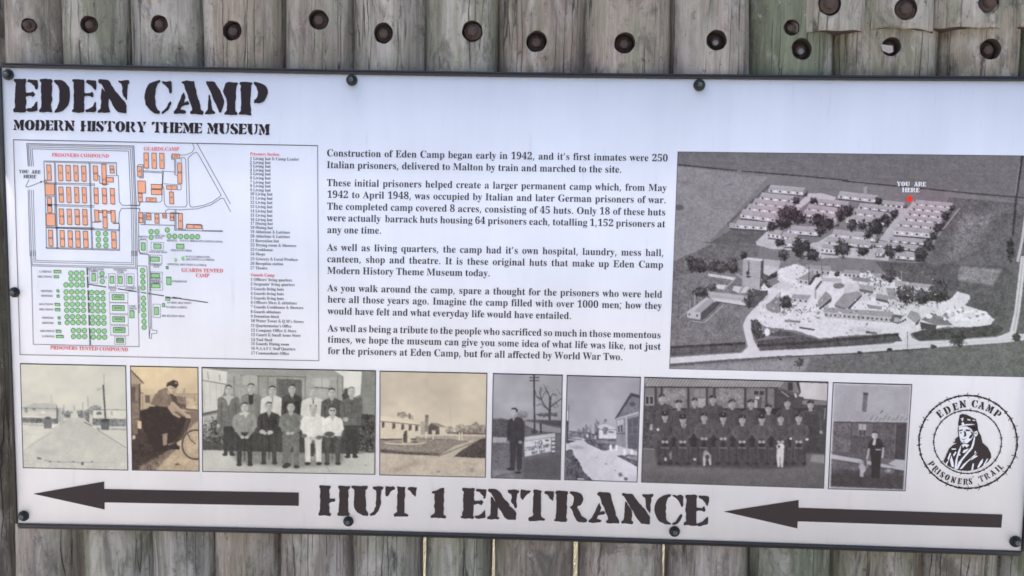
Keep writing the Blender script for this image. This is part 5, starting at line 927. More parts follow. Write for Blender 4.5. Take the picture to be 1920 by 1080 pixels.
# ------------------------------------------------------------------ the board
BW = W(1006, 1040, 0); ground_z = 0.0
board = empty('information_board', (float(W(980, 560, 0)[0]), 0.0, float(W(980, 1036, 0)[2])))
tag(board, 'long white museum information board with plan, old photographs and arrows, fixed to the log fence', 'information board')
# outline of the printed face, read off in image pixels (lens distortion copied in as bowed long edges)
TOP = [(3, 126.8), (320, 133.6), (640, 139.8), (960, 144.6), (1280, 148.2), (1600, 150.9), (1920, 152.6), (1976, 152.9)]
BOT = [(34, 981), (320, 986.3), (640, 993.2), (960, 1001.8), (1280, 1011.8), (1600, 1022.5), (1914, 1033)]
def lerp_edge(E, n):
    E = np.array(E, float); t = np.concatenate([[0], np.cumsum(np.hypot(*np.diff(E, axis=0).T))]); t /= t[-1]; u = np.linspace(0, 1, n)
    return np.stack([np.interp(u, t, E[:, 0]), np.interp(u, t, E[:, 1])], 1)
TE, BE = lerp_edge(TOP, 41), lerp_edge(BOT, 41)
TW, BWd = W(TE[:, 0], TE[:, 1]), W(BE[:, 0], BE[:, 1])
def strip(name, A, B, y0, y1, m, parent):
    """solid between two edges A and B (world points), front at y0, back at y1"""
    n = len(A); V = []
    for yy in (y0, y1):
        for E_ in (A, B): P = E_.copy(); P[:, 1] = yy; V.append(P)
    V = np.concatenate(V); q = []
    for i in range(n - 1):
        a, b, c, d = i, i + n, i + 2 * n, i + 3 * n
        q += [(a, b, b + 1, a + 1), (c, c + 1, d + 1, d), (a, a + 1, c + 1, c), (b, d, d + 1, b + 1)]
    q += [(0, 2 * n, 3 * n, n), (n - 1, 2 * n - 1, 4 * n - 1, 3 * n - 1)]
    return mesh_np(name, V, None, m, parent, quads=q)
strip('panel', TW, BWd, 0.0, 0.004, PAPER, board)
TRIM = mat('dark_trim', (0.045, 0.045, 0.05), 0.42, 0.6, bump=0.2, var=0.3, vscale=60)
up = np.array([0, 0, 1.0])
strip('frame_rail', TW + up * 0.0055, TW + up * 0.0003, -0.0035, 0.012, TRIM, board)
strip('frame_rail', TW + up * 0.0105, TW + up * 0.0062, 0.0005, 0.014, TRIM, board)
strip('frame_rail', BWd - up * 0.0003, BWd - up * 0.0075, -0.003, 0.012, TRIM, board)
strip('frame_rail', BWd - up * 0.0082, BWd - up * 0.0125, 0.001, 0.014, TRIM, board)
def side_rail(i, s):
    a, b = TW[i], BWd[i]; A = np.stack([a, b]); B = A + np.array([s * 0.0055, 0, 0]); A = A + np.array([s * 0.0003, 0, 0])
    strip('frame_rail', A, B, -0.003, 0.012, TRIM, board)
side_rail(0, -1); side_rail(-1, 1)

BOLTM = mat('black_bolt', (0.03, 0.033, 0.036), 0.38, 0.7, bump=0.3, var=0.4, vscale=150)
SOCK = mat('worn_bolt_socket', (0.16, 0.18, 0.18), 0.35, 0.8)
def lathe(prof, c, n=28, hexa=None):
    """profile of (radius, depth) turned about the y axis through c"""
    V = []; q = []
    for r, y in prof:
        for k in range(n):
            a = 2 * math.pi * k / n; V.append((c[0] + r * math.cos(a), c[1] + y, c[2] + r * math.sin(a)))
    for j in range(len(prof) - 1):
        for k in range(n): q.append((j * n + k, (j + 1) * n + k, (j + 1) * n + (k + 1) % n, j * n + (k + 1) % n))
    return V, q
def bolt(x, y, r_px, rot=0.0):
    c = W(x, y); r = r_px * 0.00115
    V, q = lathe([(r * 1.0, -0.0003), (r * 1.0, -0.003), (r * .93, -0.0042), (r * .66, -0.0046)], c)
    w = mesh_np('washer', V, None, BOLTM, board, quads=q, smooth=False)
    V, q = lathe([(r * .7, -0.0040), (r * .70, -0.0075), (r * .64, -0.0098), (r * .50, -0.0108), (r * .36, -0.0110)], c)
    h = mesh_np('bolt', V, None, BOLTM, board, quads=q, smooth=True)
    w.parent = h; w.matrix_parent_inverse = (board.matrix_basis @ h.matrix_parent_inverse @ h.matrix_basis).inverted()
    V = []; q = []
    for (rr, yy) in ((r * .40, -0.0112), (r * .31, -0.0113), (r * .29, -0.0065), (0.0001, -0.0062)):
        for k in range(6): a = math.pi / 3 * k + rot; V.append((c[0] + rr * math.cos(a), c[1] + yy, c[2] + rr * math.sin(a)))
    for j in range(3):
        for k in range(6): q.append((j * 6 + k, (j + 1) * 6 + k, (j + 1) * 6 + (k + 1) % 6, j * 6 + (k + 1) % 6))
    s = mesh_np('socket', V, None, SOCK, h, quads=q)
    return h
for i, b in enumerate([(16, 140, 10.2), (660, 150.5, 10.2), (1311, 159.5, 10.6), (28, 548, 9.8), (45, 967, 10.2), (653.5, 977, 9.8), (1264.5, 996, 10.2), (1903.5, 1015, 10.8)]): bolt(*b, rot=i * .7)

# ---- headings
f = Flat(); stencil(f, 'EDEN', 25.5, 210, 242, 211.8, 63); stencil(f, 'CAMP', 269.5, 212.5, 501.5, 216.5, 63); f.build_each('letter', INK, holder('heading', 262, 180, board, 'large stencil words EDEN CAMP'), 2)
f = Flat(); stencil(f, 'MODERN', 25, 244, 139.5, 245.6, 20, 3, amp=1.0); stencil(f, 'HISTORY', 151, 246, 274, 248, 20, 3, amp=1.0); stencil(f, 'THEME', 284, 248.6, 379, 250.4, 20.3, 3, amp=1.0); stencil(f, 'MUSEUM', 388, 250.6, 505.5, 253.2, 20.6, 3, amp=1.0)
f.build_each('letter', INK, holder('subheading', 262, 240, board, 'stencil words MODERN HISTORY THEME MUSEUM'), 2)
f = Flat(); stencil(f, 'HUT', 597, 966.5, 780, 969.5, 57); stencil(f, '1', 808, 971, 836.7, 971.8, 57); stencil(f, 'ENTRANCE', 865, 972.3, 1328, 986.7, 58, 4)
f.build_each('letter', INK, holder('entrance_lettering', 960, 940, board, 'large stencil words HUT 1 ENTRANCE'), 2)
for i, P in enumerate(([(62, 926), (195.3, 903), (195.5, 917), (320, 919.5), (440, 921.6), (560.3, 923.6), (560.2, 948.6), (440, 946.6), (320, 944.4), (196.2, 942), (196, 955.4)],
                       [(1357, 959.3), (1497.5, 937.5), (1497.5, 952), (1690, 958.5), (1879.5, 964.8), (1877.5, 989.6), (1690, 983.8), (1495.7, 977.6), (1495, 991)])):
    f = Flat(); f.poly(P); f.build('arrow', INK, board, 2, ['black arrow pointing left, left of the word HUT', 'black arrow pointing left, right of the word ENTRANCE'][i])
# ---- the five paragraphs
LINES = [
 [("Construction of Eden Camp began early in 1942, and it’s first inmates were 250", 612.4, 293, 1252.4, 302.7, 1), ("Italian prisoners, delivered to Malton by train and marched to the site.", 612.4, 315.1, 1166, 324, 1)],
 [("These initial prisoners helped create a larger permanent camp which, from May", 612.4, 348.8, 1250, 358.5, 1), ("1942 to April 1948, was occupied by Italian and later German prisoners of war.", 613, 370.7, 1249, 381.2, 1),
  ("The completed camp covered 8 acres, consisting of 45 huts. Only 18 of these huts", 613, 392.9, 1248, 404.2, 1), ("were actually  barrack huts housing 64 prisoners each, totalling 1,152 prisoners at", 613, 414.5, 1247.4, 426.2, 1), ("any one time.", 613, 437.0, 715.5, 438.4, 0)],
 [("As well as living quarters, the camp had it’s own hospital, laundry, mess hall,", 613, 469.9, 1245, 480.4, 1), ("canteen, shop and theatre. It is these original huts that make up Eden Camp", 613, 491.6, 1243.8, 502.7, 1), ("Modern History Theme Museum today.", 613, 513.3, 919.3, 518.4, 0)],
 [("As you walk around the camp, spare a thought for the prisoners who were held", 613.5, 546, 1241.8, 558.4, 1), ("here all those years ago. Imagine the camp filled with over 1000 men; how they", 613.8, 567.3, 1241, 579.6, 1), ("would have felt and what everyday life would have entailed.", 614, 589.3, 1071.8, 598.4, 0)],
 [("As well as being a tribute to the people who sacrificed so much in those momentous", 614, 621.6, 1239.3, 634.4, 1), ("times, we hope the museum can give you some idea of what life was like, not just", 614, 642.4, 1238.9, 656, 1), ("for the prisoners at Eden Camp, but for all affected by World War Two.", 614.2, 663.8, 1167.8, 675.6, 0)]]
def _natural(t, L): return L / (sum(GL[c][0] if c != ' ' else 0 for c in t) + SPACE * t.count(' ')) / (13.1 / CAPH)
XS = float(np.mean([_natural(l[0], l[3] - l[1]) for p_ in LINES for l in p_ if not l[5]])); print('text width', XS)
for para in LINES:
    f = Flat()
    for t, x0, y0, x1, y1, j in para: serif(f, t, x0, y0, x1, y1, 13.1, justify=bool(j), xs=XS)
    f.build('paragraph', BODY, board, 2, 'printed paragraph beginning "%s"' % ' '.join(para[0][0].split()[:4]))

# ---- the site plan
MAP = [(25, 262), (595.5, 273), (597.8, 676.5), (37.5, 665)]
f = Flat(); f.line(MAP + MAP[:2], 1.4); plan = f.build('site_plan', GREY, board, 2, 'framed plan of the camp with orange huts and green tents')
g = Flat()   # grey lines
A, B, C, D = (20, 260, 4.909), (240, 260, 4.908), (20, 470, 4.909), (240, 470, 4.908)
g.setT(*A)
for o_, w in ((0, 1.6), (13, 1.2), (30, 1.2), (48, 1.2)):
    g.line([(162 + o_, 255), (148 + o_, 45 + o_), (1133 - o_, 66 + o_), (1145 - o_, 400), (1155 - o_, 605)], w)
g.line([(305, 205), (972, 220), (975, 340)], 1.4); g.line([(305, 205), (318, 530), (330, 1010), (1000, 1028), (1000, 780), (940, 780)], 1.4); g.line([(318, 215), (960, 232)], 1)
for x0, x1 in ((402, 430), (722, 750)): g.line([(x0, 212), (x1 - 4, 1015)], 1.3); g.line([(x0 + 10, 225), (x1 + 4, 1012)], 1)
for y in (405, 605, 808): g.line([(330, y - (y > 700) * -6), (770, y + 12)], 1.3); g.line([(410, y + 14), (770, y + 26)], 1)
g.line([(318, 530), (405, 532), (405, 690)], 1.1); g.line([(330, 812), (1000, 838)], 1.2); g.line([(330, 822), (1000, 848)], 1); g.line([(318, 1000), (998, 1018)], 1)
g.line([(975, 335), (990, 340), (1000, 580), (1025, 612), (1185, 618), (1190, 590)], 1.2); g.line([(940, 780), (995, 775), (1000, 680), (1020, 642), (1185, 640), (1190, 672)], 1.2); g.line([(1000, 780), (995, 850)], 1.2)
g.line([(770, 410), (772, 440)], 1); g.line([(750, 770), (830, 765), (830, 750)], 1.6); g.line([(805, 340), (820, 345), (820, 410), (900, 420)], 1.5); g.line([(880, 340), (975, 340)], 1)
g.line([(160, 470), (178, 1080)], 1.2); g.line([(173, 470), (192, 1080)], 1); g.line([(190, 470), (210, 1080)], 1); g.line([(208, 470), (226, 1080)], 1)
for o_ in (0, 13, 30, 46): g.line([(1155 - o_, 600), (1165 - o_, 1080)], 1.1)
g.setT(*C); g.line([(178, 0), (190, 140), (1165, 165), (1160, 0)], 1.1); g.line([(192, 0), (198, 128), (1150, 152), (1146, 0)], 1); g.line([(212, 0), (215, 105), (1132, 130), (1128, 0)], 1); g.line([(226, 0), (230, 90), (1115, 112), (1112, 0)], 1)
g.line([(190, 140), (208, 862), (1182, 884), (1165, 150)], 1.1)
g.line([(1185, 0), (1190, 30), (1270, 35), (1285, 700), (1275, 805), (1295, 808), (1297, 765), (1345, 760), (1345, 735), (1305, 732), (1292, 700)], 1.1); g.line([(1168, 140), (1250, 142), (1255, 160), (1275, 800)], 1.1); g.line([(1280, 40), (1298, 700)], 1)
g.setT(*B)
g.line([(592, 42), (610, 90), (590, 125), (530, 150), (476, 150)], 1.1); g.line([(634, 44), (942, 600)], 1.2); g.line([(945, 675), (880, 550), (860, 548), (760, 610), (640, 645), (480, 655), (370, 648), (345, 665), (340, 690)], 1.2)
g.line([(560, 170), (600, 135), (630, 124), (645, 140), (858, 522), (780, 580), (700, 612), (600, 630), (575, 625), (566, 600), (553, 180), (560, 170)], 1.2); g.line([(490, 175), (515, 172), (530, 190), (543, 600), (530, 628), (360, 628), (335, 600), (330, 450), (318, 440), (325, 300), (428, 305)], 1.1); g.line([(315, 290), (325, 320), (310, 440), (312, 570), (295, 585), (130, 582), (105, 590), (105, 612)], 1.1)
g.line([(140, 295), (310, 305), (315, 318), (318, 425)], 1.1); g.line([(140, 305), (305, 315)], 1); g.line([(400, 150), (400, 188), (428, 190), (430, 330), (452, 340)], 1.2); g.line([(438, 190), (440, 325)], 1); g.line([(330, 415), (488, 425), (488, 470), (455, 470)], 1.1); g.line([(460, 180), (490, 180), (490, 215)], 1); g.line([(88, 250), (100, 238), (138, 240), (140, 362), (100, 360)], 1.5)
g.line([(97, 670), (97, 1030), (110, 1055), (190, 1065)], 1.1); g.line([(112, 680), (480, 690)], 1.1); g.line([(115, 790), (430, 798), (432, 842), (872, 855)], 1.4); g.line([(432, 842), (432, 655)], 1.2); g.line([(442, 660), (444, 830), (530, 838), (540, 785), (685, 800), (688, 845), (872, 847)], 1.1); g.line([(147, 690), (150, 788)], 1.4); g.line([(158, 690), (160, 785)], 1.2); g.line([(395, 690), (395, 680), (470, 685)], 1.4)
g.line([(0, 612), (105, 612)], 1.1); g.line([(0, 640), (105, 642), (108, 668)], 1.1)
g.build('plan_lines', GREY, plan, 2)
k = Flat()   # dark lines: footpath, dashed outlines, arrow
k.setT(*C)
for y0, y1 in ((158, 225), (238, 343), (362, 460), (475, 573), (590, 690), (710, 870)): k.line([(697 + y0 * .04, y0), (697 + y1 * .04, y1)], 2.6)
for x0, x1 in ((715, 880), (985, 1160), (1200, 1250), (1262, 1410), (1490, 1571)): k.line([(x0, 310 + (x0 - 715) * .153), (x1, 310 + (x1 - 715) * .153)], 1.9)
k.setT(*D); k.line([(345, 432), (455, 440)], 1.6); k.line([(465, 440), (735, 478)], 1.8)
def dashed(fl, P, w=1.0):
    P = list(P) + [P[0]]
    for (xa, ya), (xb, yb) in zip(P, P[1:]):
        L = math.hypot(xb - xa, yb - ya); n = max(2, int(L / 15))
        for i in range(n): t0, t1 = i / n, (i + .62) / n; fl.line([(xa + (xb - xa) * t0, ya + (yb - ya) * t0), (xa + (xb - xa) * t1, ya + (yb - ya) * t1)], w)
def dbox(x0, y0, x1, y1, w=1.0): dashed(k, [(x0, y0), (x1, y0 + (x1 - x0) * .02), (x1, y1 + (x1 - x0) * .02), (x0, y1)], w)
k.setT(*C)
for b in ((725, 185, 800, 300), (900, 212, 965, 330), (983, 215, 1048, 328), (1065, 213, 1135, 330), (908, 385, 1078, 475), (912, 480, 1080, 578), (915, 588, 1082, 680), (920, 690, 1085, 778), (955, 790, 1058, 862), (1280, 40, 1392, 120), (1285, 196, 1395, 280), (1285, 290, 1400, 362), (1310, 492, 1378, 615)): dbox(*b)
k.setT(*B); dbox(105, 930, 175, 1050); dbox(212, 952, 325, 1025)
k.setT(*A); k.line([(168, 378), (138, 440), (150, 447), (200, 430), (272, 400)], 1.1); k.poly([(272, 388), (298, 392), (275, 410)])
tag(k.build('plan_dashes', MIDINK, plan, 3), kind='stuff')
# huts
h = Flat(); ol = Flat()
def hut_(fl, x, y, x1, y1, sk=6, notch=1):
    P = [(x, y), (x1, y + 2), (x1 + sk, y1), (x + sk, y1 - 2)]
    fl.mark(); fl.poly(P); ol.t = fl.t; ol.line(P + P[:2], 1.0)
    if notch and (x1 - x) < 60 and (y1 - y) > 100: fl.rect(x + 10 + sk, y1, x1 - 6 + sk, y1 + 8)
h.setT(*A)
for x, y, x1, y1 in ((330, 240, 370, 384), (435, 242, 476, 386), (505, 245, 548, 388), (578, 247, 618, 390), (650, 250, 690, 392), (758, 250, 798, 384), (836, 234, 876, 426), (910, 248, 948, 318), (441, 443, 482, 585), (512, 445, 552, 588), (585, 447, 625, 590), (655, 449, 694, 592),
    (764, 452, 803, 598), (840, 455, 880, 600), (914, 456, 954, 602), (445, 645, 486, 788), (517, 647, 558, 790), (588, 649, 630, 792), (659, 651, 702, 795), (770, 655, 808, 766), (845, 657, 884, 822), (920, 659, 960, 768), (346, 840, 384, 990), (452, 845, 492, 995), (525, 847, 566, 997), (595, 849, 636, 1000), (666, 851, 708, 1002), (926, 856, 968, 1008),
    (335, 542, 374, 682)): hut_(h, x, y, x1, y1)
for b in ((316, 415, 402, 520), (326, 690, 408, 802), (876, 355, 944, 400), (808, 662, 848, 682), (884, 666, 924, 686), (345, 610, 376, 622)): hut_(h, *b, sk=2)
h.setT(*B)
for b in ((145, 130, 187, 272), (218, 132, 259, 274), (290, 134, 330, 276), (85, 255, 125, 350), (88, 388, 160, 500), (92, 503, 130, 582), (212, 420, 315, 462), (212, 467, 312, 516), (165, 543, 258, 582), (405, 140, 472, 180), (455, 222, 493, 415), (352, 432, 452, 468), (380, 490, 418, 600), (98, 680, 136, 775), (168, 685, 210, 748), (245, 692, 284, 780), (316, 686, 352, 732), (385, 688, 420, 755), (462, 686, 500, 828), (540, 788, 675, 828)): hut_(h, *b, sk=3, notch=0)
h.mark(); h.rect(392, 470, 404, 492); h.setT(*A); h.mark(); h.ell(320, 394, 14); h.build_each('plan_hut', ORANGE, plan, 2); ol.t = A; ol.ring(320, 394, 14, 14, 1)
gr = Flat(); rng_ = Flat()
def tent(fl, x, y, r=21): fl.mark(); fl.ell(x, y, r, r + 1, 16); rng_.t = fl.t; rng_.ring(x, y, r, r + 1, 1.1, 16)
def gbox(fl, x, y, x1, y1, sk=1): fl.mark(); fl.poly([(x, y), (x1, y + 2), (x1 + sk, y1), (x + sk, y1 - 1)]); rng_.t = fl.t; rng_.line([(x, y), (x1, y + 2), (x1 + sk, y1), (x + sk, y1 - 1), (x, y), (x1, y + 2)], 1.1)
gr.setT(*A)
for x, y in ((804, 873), (872, 875), (806, 928), (874, 930), (808, 982), (876, 985)): tent(gr, x, y)
gr.setT(*B)
for x, y in ((212, 855), (266, 856), (213, 908), (361, 840), (379, 897), (431, 899), (484, 900), (537, 901), (589, 902), (641, 902)): tent(gr, x, y)
gbox(gr, 122, 957, 157, 1028); gbox(gr, 236, 968, 304, 1010); gbox(gr, 444, 970, 514, 1010)
gr.setT(*C)
for y, xs in ((207, (552, 604, 657)), (260, (555, 607, 659)), (315, (508, 558, 610, 661)), (380, (509, 560, 612, 664)), (436, (510, 562, 614, 666)), (494, (513, 565, 616, 668)), (549, (515, 567, 618, 670)), (609, (518, 569, 621, 672)), (662, (520, 572, 623, 675)), (736, (575, 627, 678)), (791, (578, 629, 681))):
    for x in xs: tent(gr, x, y)
for y, x in ((386, 743), (441, 745), (498, 748), (553, 750), (614, 753), (666, 755), (739, 758), (795, 761)):
    for j in range(3): tent(gr, x + j * 52, y + j)
for y in (183, 237, 289, 343, 438, 491, 544, 598, 653, 706): tent(gr, 1214 + (y - 183) * .028, y)
tent(gr, 840, 211); tent(gr, 843, 283)
for b in ((745, 210, 780, 280), (914, 235, 948, 300), (993, 237, 1026, 303), (1080, 237, 1115, 303), (397, 180, 462, 206), (399, 230, 441, 252), (424, 360, 444, 383), (425, 407, 447, 430), (408, 484, 452, 508), (409, 532, 453, 556), (433, 608, 456, 630), (438, 656, 459, 680), (417, 731, 463, 754), (419, 779, 484, 803), (932, 405, 1042, 452), (935, 505, 1045, 552), (938, 608, 1048, 656), (943, 708, 1052, 755), (973, 806, 1038, 848), (1096, 552, 1135, 620), (1287, 57, 1367, 98), (1292, 210, 1370, 250), (1295, 303, 1375, 342), (1434, 243, 1475, 314), (1425, 425, 1465, 457), (1396, 486, 1418, 518), (1323, 520, 1360, 590), (1430, 145, 1450, 168)): gbox(gr, *b)
gr.setT(*D); gr.mark(); gr.poly([(425, 70), (445, 68), (455, 85), (448, 103), (430, 105)]); gr.mark(); gr.poly([(495, 55), (518, 52), (520, 92), (500, 92), (488, 72)])
gr.build_each('plan_tent', GREEN, plan, 2); tag(rng_.build('plan_tent_outlines', DKGREEN, plan, 3), kind='stuff'); tag(ol.build('plan_hut_outlines', MIDINK, plan, 3), kind='stuff')
# plan lettering
t = Flat()
def cap(fl, T, s, x0, y0, x1, y1, h): serif(fl, s, T[0] + x0 / T[2], T[1] + y0 / T[2], T[0] + x1 / T[2], T[1] + y1 / T[2], h)
r = Flat()
cap(r, A, 'PRISONERS COMPOUND', 378, 164, 905, 176, 6.6); cap(r, B, 'GUARDS CAMP', 142, 109, 470, 112, 6.8); cap(r, C, 'PRISONERS TENTED COMPOUND', 363, 908, 1080, 928, 6.8); cap(r, D, 'GUARDS TENTED', 490, 195, 876, 202, 6.8); cap(r, D, 'CAMP', 622, 243, 748, 246, 6.6)
stencil(t, 'YOU ARE', 20 + 75 / 4.909, 260 + 318 / 4.909, 20 + 272 / 4.909, 260 + 323 / 4.909, 6.6, 8, 90, amp=0); stencil(t, 'HERE', 20 + 118 / 4.909, 260 + 363 / 4.909, 20 + 232 / 4.909, 260 + 366 / 4.909, 6.6, 8, amp=0)
for T, s, x0, y0, x1, y1 in ((B, 'DRYING', 98, 910, 184, 912), (B, 'TENT', 108, 934, 168, 936), (B, 'OFFICERS', 240, 902, 342, 904), (B, 'TENTS', 245, 922, 316, 924), (B, 'MEDICAL', 355, 945, 456, 947), (B, 'W.O’S & SERGEANTS OFFICE LIVING', 475, 947, 872, 958), (B, 'OFFICERS MESS', 192, 1050, 360, 1054), (B, 'SERGEANTS MESS', 392, 1034, 586, 1040),
    (C, 'LATRINES', 262, 200, 376, 203), (C, 'ABLUTIONS', 246, 247, 380, 250), (C, 'SHOWERS', 276, 380, 385, 382), (C, 'SHOWERS', 278, 424, 387, 426), (C, 'ABLUTIONS', 257, 500, 390, 503), (C, 'ABLUTIONS', 258, 548, 392, 552), (C, 'SHOWERS', 285, 626, 394, 628), (C, 'SHOWERS', 287, 673, 396, 676), (C, 'ABLUTIONS', 267, 747, 402, 750), (C, 'LATRINES', 288, 796, 403, 800),
    (C, 'RECREATION', 712, 178, 856, 182), (C, 'TENT', 738, 200, 790, 202), (C, 'MEDICAL', 805, 252, 890, 254), (C, 'TECHNICAL', 945, 184, 1070, 187), (C, 'STORE', 975, 205, 1042, 207), (C, 'DINING', 896, 352, 978, 354), (C, 'TENT', 912, 374, 968, 376), (C, 'ASSEMBLY', 1052, 352, 1156, 354), (C, 'TENT', 1078, 376, 1134, 378), (C, 'COOK', 1090, 518, 1150, 520), (C, 'HOUSE', 1090, 540, 1162, 542),
    (D, 'ASSEMBLY', 206, 136, 308, 139), (D, 'TENT', 230, 156, 288, 158), (D, 'GUARDS', 210, 262, 300, 264), (D, 'DINING', 212, 283, 298, 285), (D, 'TENT', 226, 306, 286, 308), (D, 'COOKHOUSE', 405, 290, 543, 294), (D, 'OFFICERS ABLUTIONS & LATRINE', 362, 132, 724, 144), (D, 'W.O’S & SERGEANTS', 530, 64, 752, 68), (D, 'ABLUTIONS & LATRINES', 530, 88, 796, 94), (D, 'GUARDS ABLUTIONS', 358, 486, 582, 492), (D, 'GUARDS LATRINE', 348, 528, 544, 532), (D, 'RECREATION TENT', 312, 608, 522, 614),
    (C, 'DINING', 950, 436, 1025, 438), (C, 'DINING', 953, 536, 1028, 538), (C, 'DINING', 956, 638, 1031, 640), (C, 'DINING', 960, 738, 1036, 740), (C, 'KITCHEN', 968, 834, 1042, 836)): cap(t, T, s, x0, y0, x1, y1, 3.5)
def vtext(fl, s, x, y0, y1, h):
    g2 = Flat(); serif(g2, s, 0, 0, y1 - y0, 0, h); V = np.concatenate(g2.V); fl.raw(np.stack([x + h + V[:, 1], y1 - V[:, 0]], 1), np.concatenate(g2.T))
vtext(t, 'GUARD LIVING TENTS', 20 + 1175 / 4.909, 470 + 320 / 4.909, 470 + 575 / 4.909, 3.4)
num = ((A, [(1, 350, 318), (2, 456, 322), (4, 527, 322), (3, 600, 325), (6, 670, 328), (20, 778, 328), (27, 860, 386), (23, 930, 292), (20, 462, 522), (7, 532, 525), (8, 603, 525), (5, 676, 525), (22, 782, 528), (24, 861, 530), (21, 935, 530), (19, 468, 722), (9, 540, 724), (10, 612, 724), (11, 682, 724), (26, 868, 730), (12, 370, 922), (13, 474, 928), (14, 548, 930), (15, 618, 932), (16, 688, 934), (25, 948, 940), (25, 355, 615)]),
       (B, [(3, 168, 205), (4, 238, 208), (5, 310, 208), (8, 106, 308), (9, 112, 550), (17, 212, 570), (16, 440, 166), (10, 474, 318), (7, 400, 458), (6, 400, 548), (13, 118, 738), (12, 190, 724), (11, 264, 742), (15, 334, 718), (14, 404, 730), (1, 482, 766), (2, 605, 816)]))
for T, L in num:
    for v, x, y in L:
        s = str(v); w = 9 * len(s); cap(t, T, s, x - w, y, x + w, y + 1, 3.2)
t.build('plan_lettering', MIDINK, plan, 4)
# key
key = Flat()
K1 = [('1 Living hut & Camp Leader', 299.6, 560.5)] + [('%d Living hut' % (i + 2), y, 507.4) for i, y in enumerate((306.9, 313.9, 321.3, 328.3, 336, 344, 351, 358.7))] + [('%d Living hut' % (i + 10), y, 511) for i, y in enumerate((366, 374, 381.9, 389.8, 398, 406, 414))] + [('17 Dining hut', 421.3, 511.7), ('18 Dining hut', 429, 511.7), ('19 Ablutions & Latrines', 437, 543.7), ('20 Ablutions & Latrines', 445.2, 543.7), ('21 Recreation hut', 453.7, 523), ('22 Drying room & Showers', 461.8, 555.5), ('23 Cookhouse', 470.3, 511.7), ('24 Shops', 478.6, 497.4), ('25 Grocery & Local Produce', 487.8, 558.5), ('26 Reception station', 496.4, 531), ('27 Theatre', 504.8, 501.5)]
K2 = [('1 Officers’ living quarters', 526.6, 547.6), ('2 Sergeants’ living quarters', 535, 552.6), ('3 Guards living huts', 544, 532.5), ('4 Guards living huts', 552.7, 532.5), ('5 Guards living huts', 561.4, 532.5), ('6 Officers Mess & ablutions', 569.5, 557), ('7 Guards Cookhouse & Showers', 578, 569), ('8 Guards ablutions', 587, 526.5), ('9 Detention block', 595.6, 523.5), ('10 Water Tower & Q.M’s Stores', 604, 569.5), ('11 Quartermaster’s Office', 613, 546.5), ('12 Company Office & Store', 621.8, 555.7), ('13 Guard & Small Arms Store', 630.2, 563.7), ('14 Tool Shed', 639.4, 510.5), ('15 Guards Dining room', 647, 542), ('16 N.A.A.F.I. Staff Quarters', 655.8, 554), ('17 Commandants Office', 664.5, 542)]
for s, y, x in K1 + K2: x0 = 468.3 + (y - 299) * .0055; serif(key, s, x0, y, x, y + (x - x0) * .018, 5.4)
key.build('plan_key', MIDINK, plan, 2, 'numbered key of huts to the right of the plan')
serif(r, 'Prisoners Section', 468.5, 291, 523.7, 292.2, 5.6); serif(r, 'Guards Camp', 470, 518, 514.6, 519, 5.6)
tag(r.build('plan_red_lettering', RED, plan, 4), kind='stuff')

# ---- emblem
e = Flat(); E_ = (1710, 730, 5.4); e.setT(*E_)
def barbed(cx, cy, rx, ry, w, n, seed, barb):
    rg = np.random.default_rng(seed); a = np.linspace(0, 2 * math.pi, n + 1)
    r1 = 1 + .011 * np.sin(a * n / 7) + rg.normal(0, .003, n + 1); r2 = 1 - .012 * np.sin(a * n / 7 + .4) + rg.normal(0, .003, n + 1); r1[-1] = r1[0]; r2[-1] = r2[0]
    for rr in (r1, r2): e.line(np.stack([cx + rx * rr * np.cos(a), cy + ry * rr * np.sin(a)], 1), w)
    for q in range(int(n / 7)):
        t = a[int((q + .5) * 7)] + rg.normal(0, .02); x, y = cx + rx * math.cos(t), cy + ry * math.sin(t); L = barb * rg.uniform(.5, 1.2)
        for d in (t + rg.uniform(.2, .8), t + math.pi - rg.uniform(.2, .8)): e.line([(x, y), (x + L * math.cos(d), y + L * math.sin(d))], w * .7)
        e.line([(x - L * .3 * math.sin(t), y + L * .3 * math.cos(t)), (x + L * .3 * math.sin(t), y - L * .3 * math.cos(t))], w * 1.5)
barbed(568, 533, 497, 470, 1.7, 210, 4, 34); barbed(563, 533, 343, 320, 1.25, 190, 8, 22)
for ch, x, y, an in (('E', 282, 250, -38), ('D', 358, 210, -28), ('E', 440, 175, -17), ('N', 514, 150, -7), ('C', 634, 146, 8), ('A', 706, 165, 17), ('M', 790, 198, 28), ('P', 868, 250, 38)): stencil_at(e, ch, x, y, math.radians(an), 76, .95)
for ch, x, y, an in (('P', 200, 756, 55), ('R', 240, 806, 46), ('I', 272, 836, 40), ('S', 308, 864, 34), ('O', 358, 892, 26), ('N', 420, 916, 17), ('E', 484, 930, 9), ('R', 545, 936, 2), ('S', 592, 932, -3), ('’', 620, 908, -6), ('T', 702, 906, -20), ('R', 760, 880, -28), ('A', 818, 846, -36), ('I', 864, 812, -42), ('L', 896, 784, -48)): stencil_at(e, ch, x, y, math.radians(an), 62, .82)
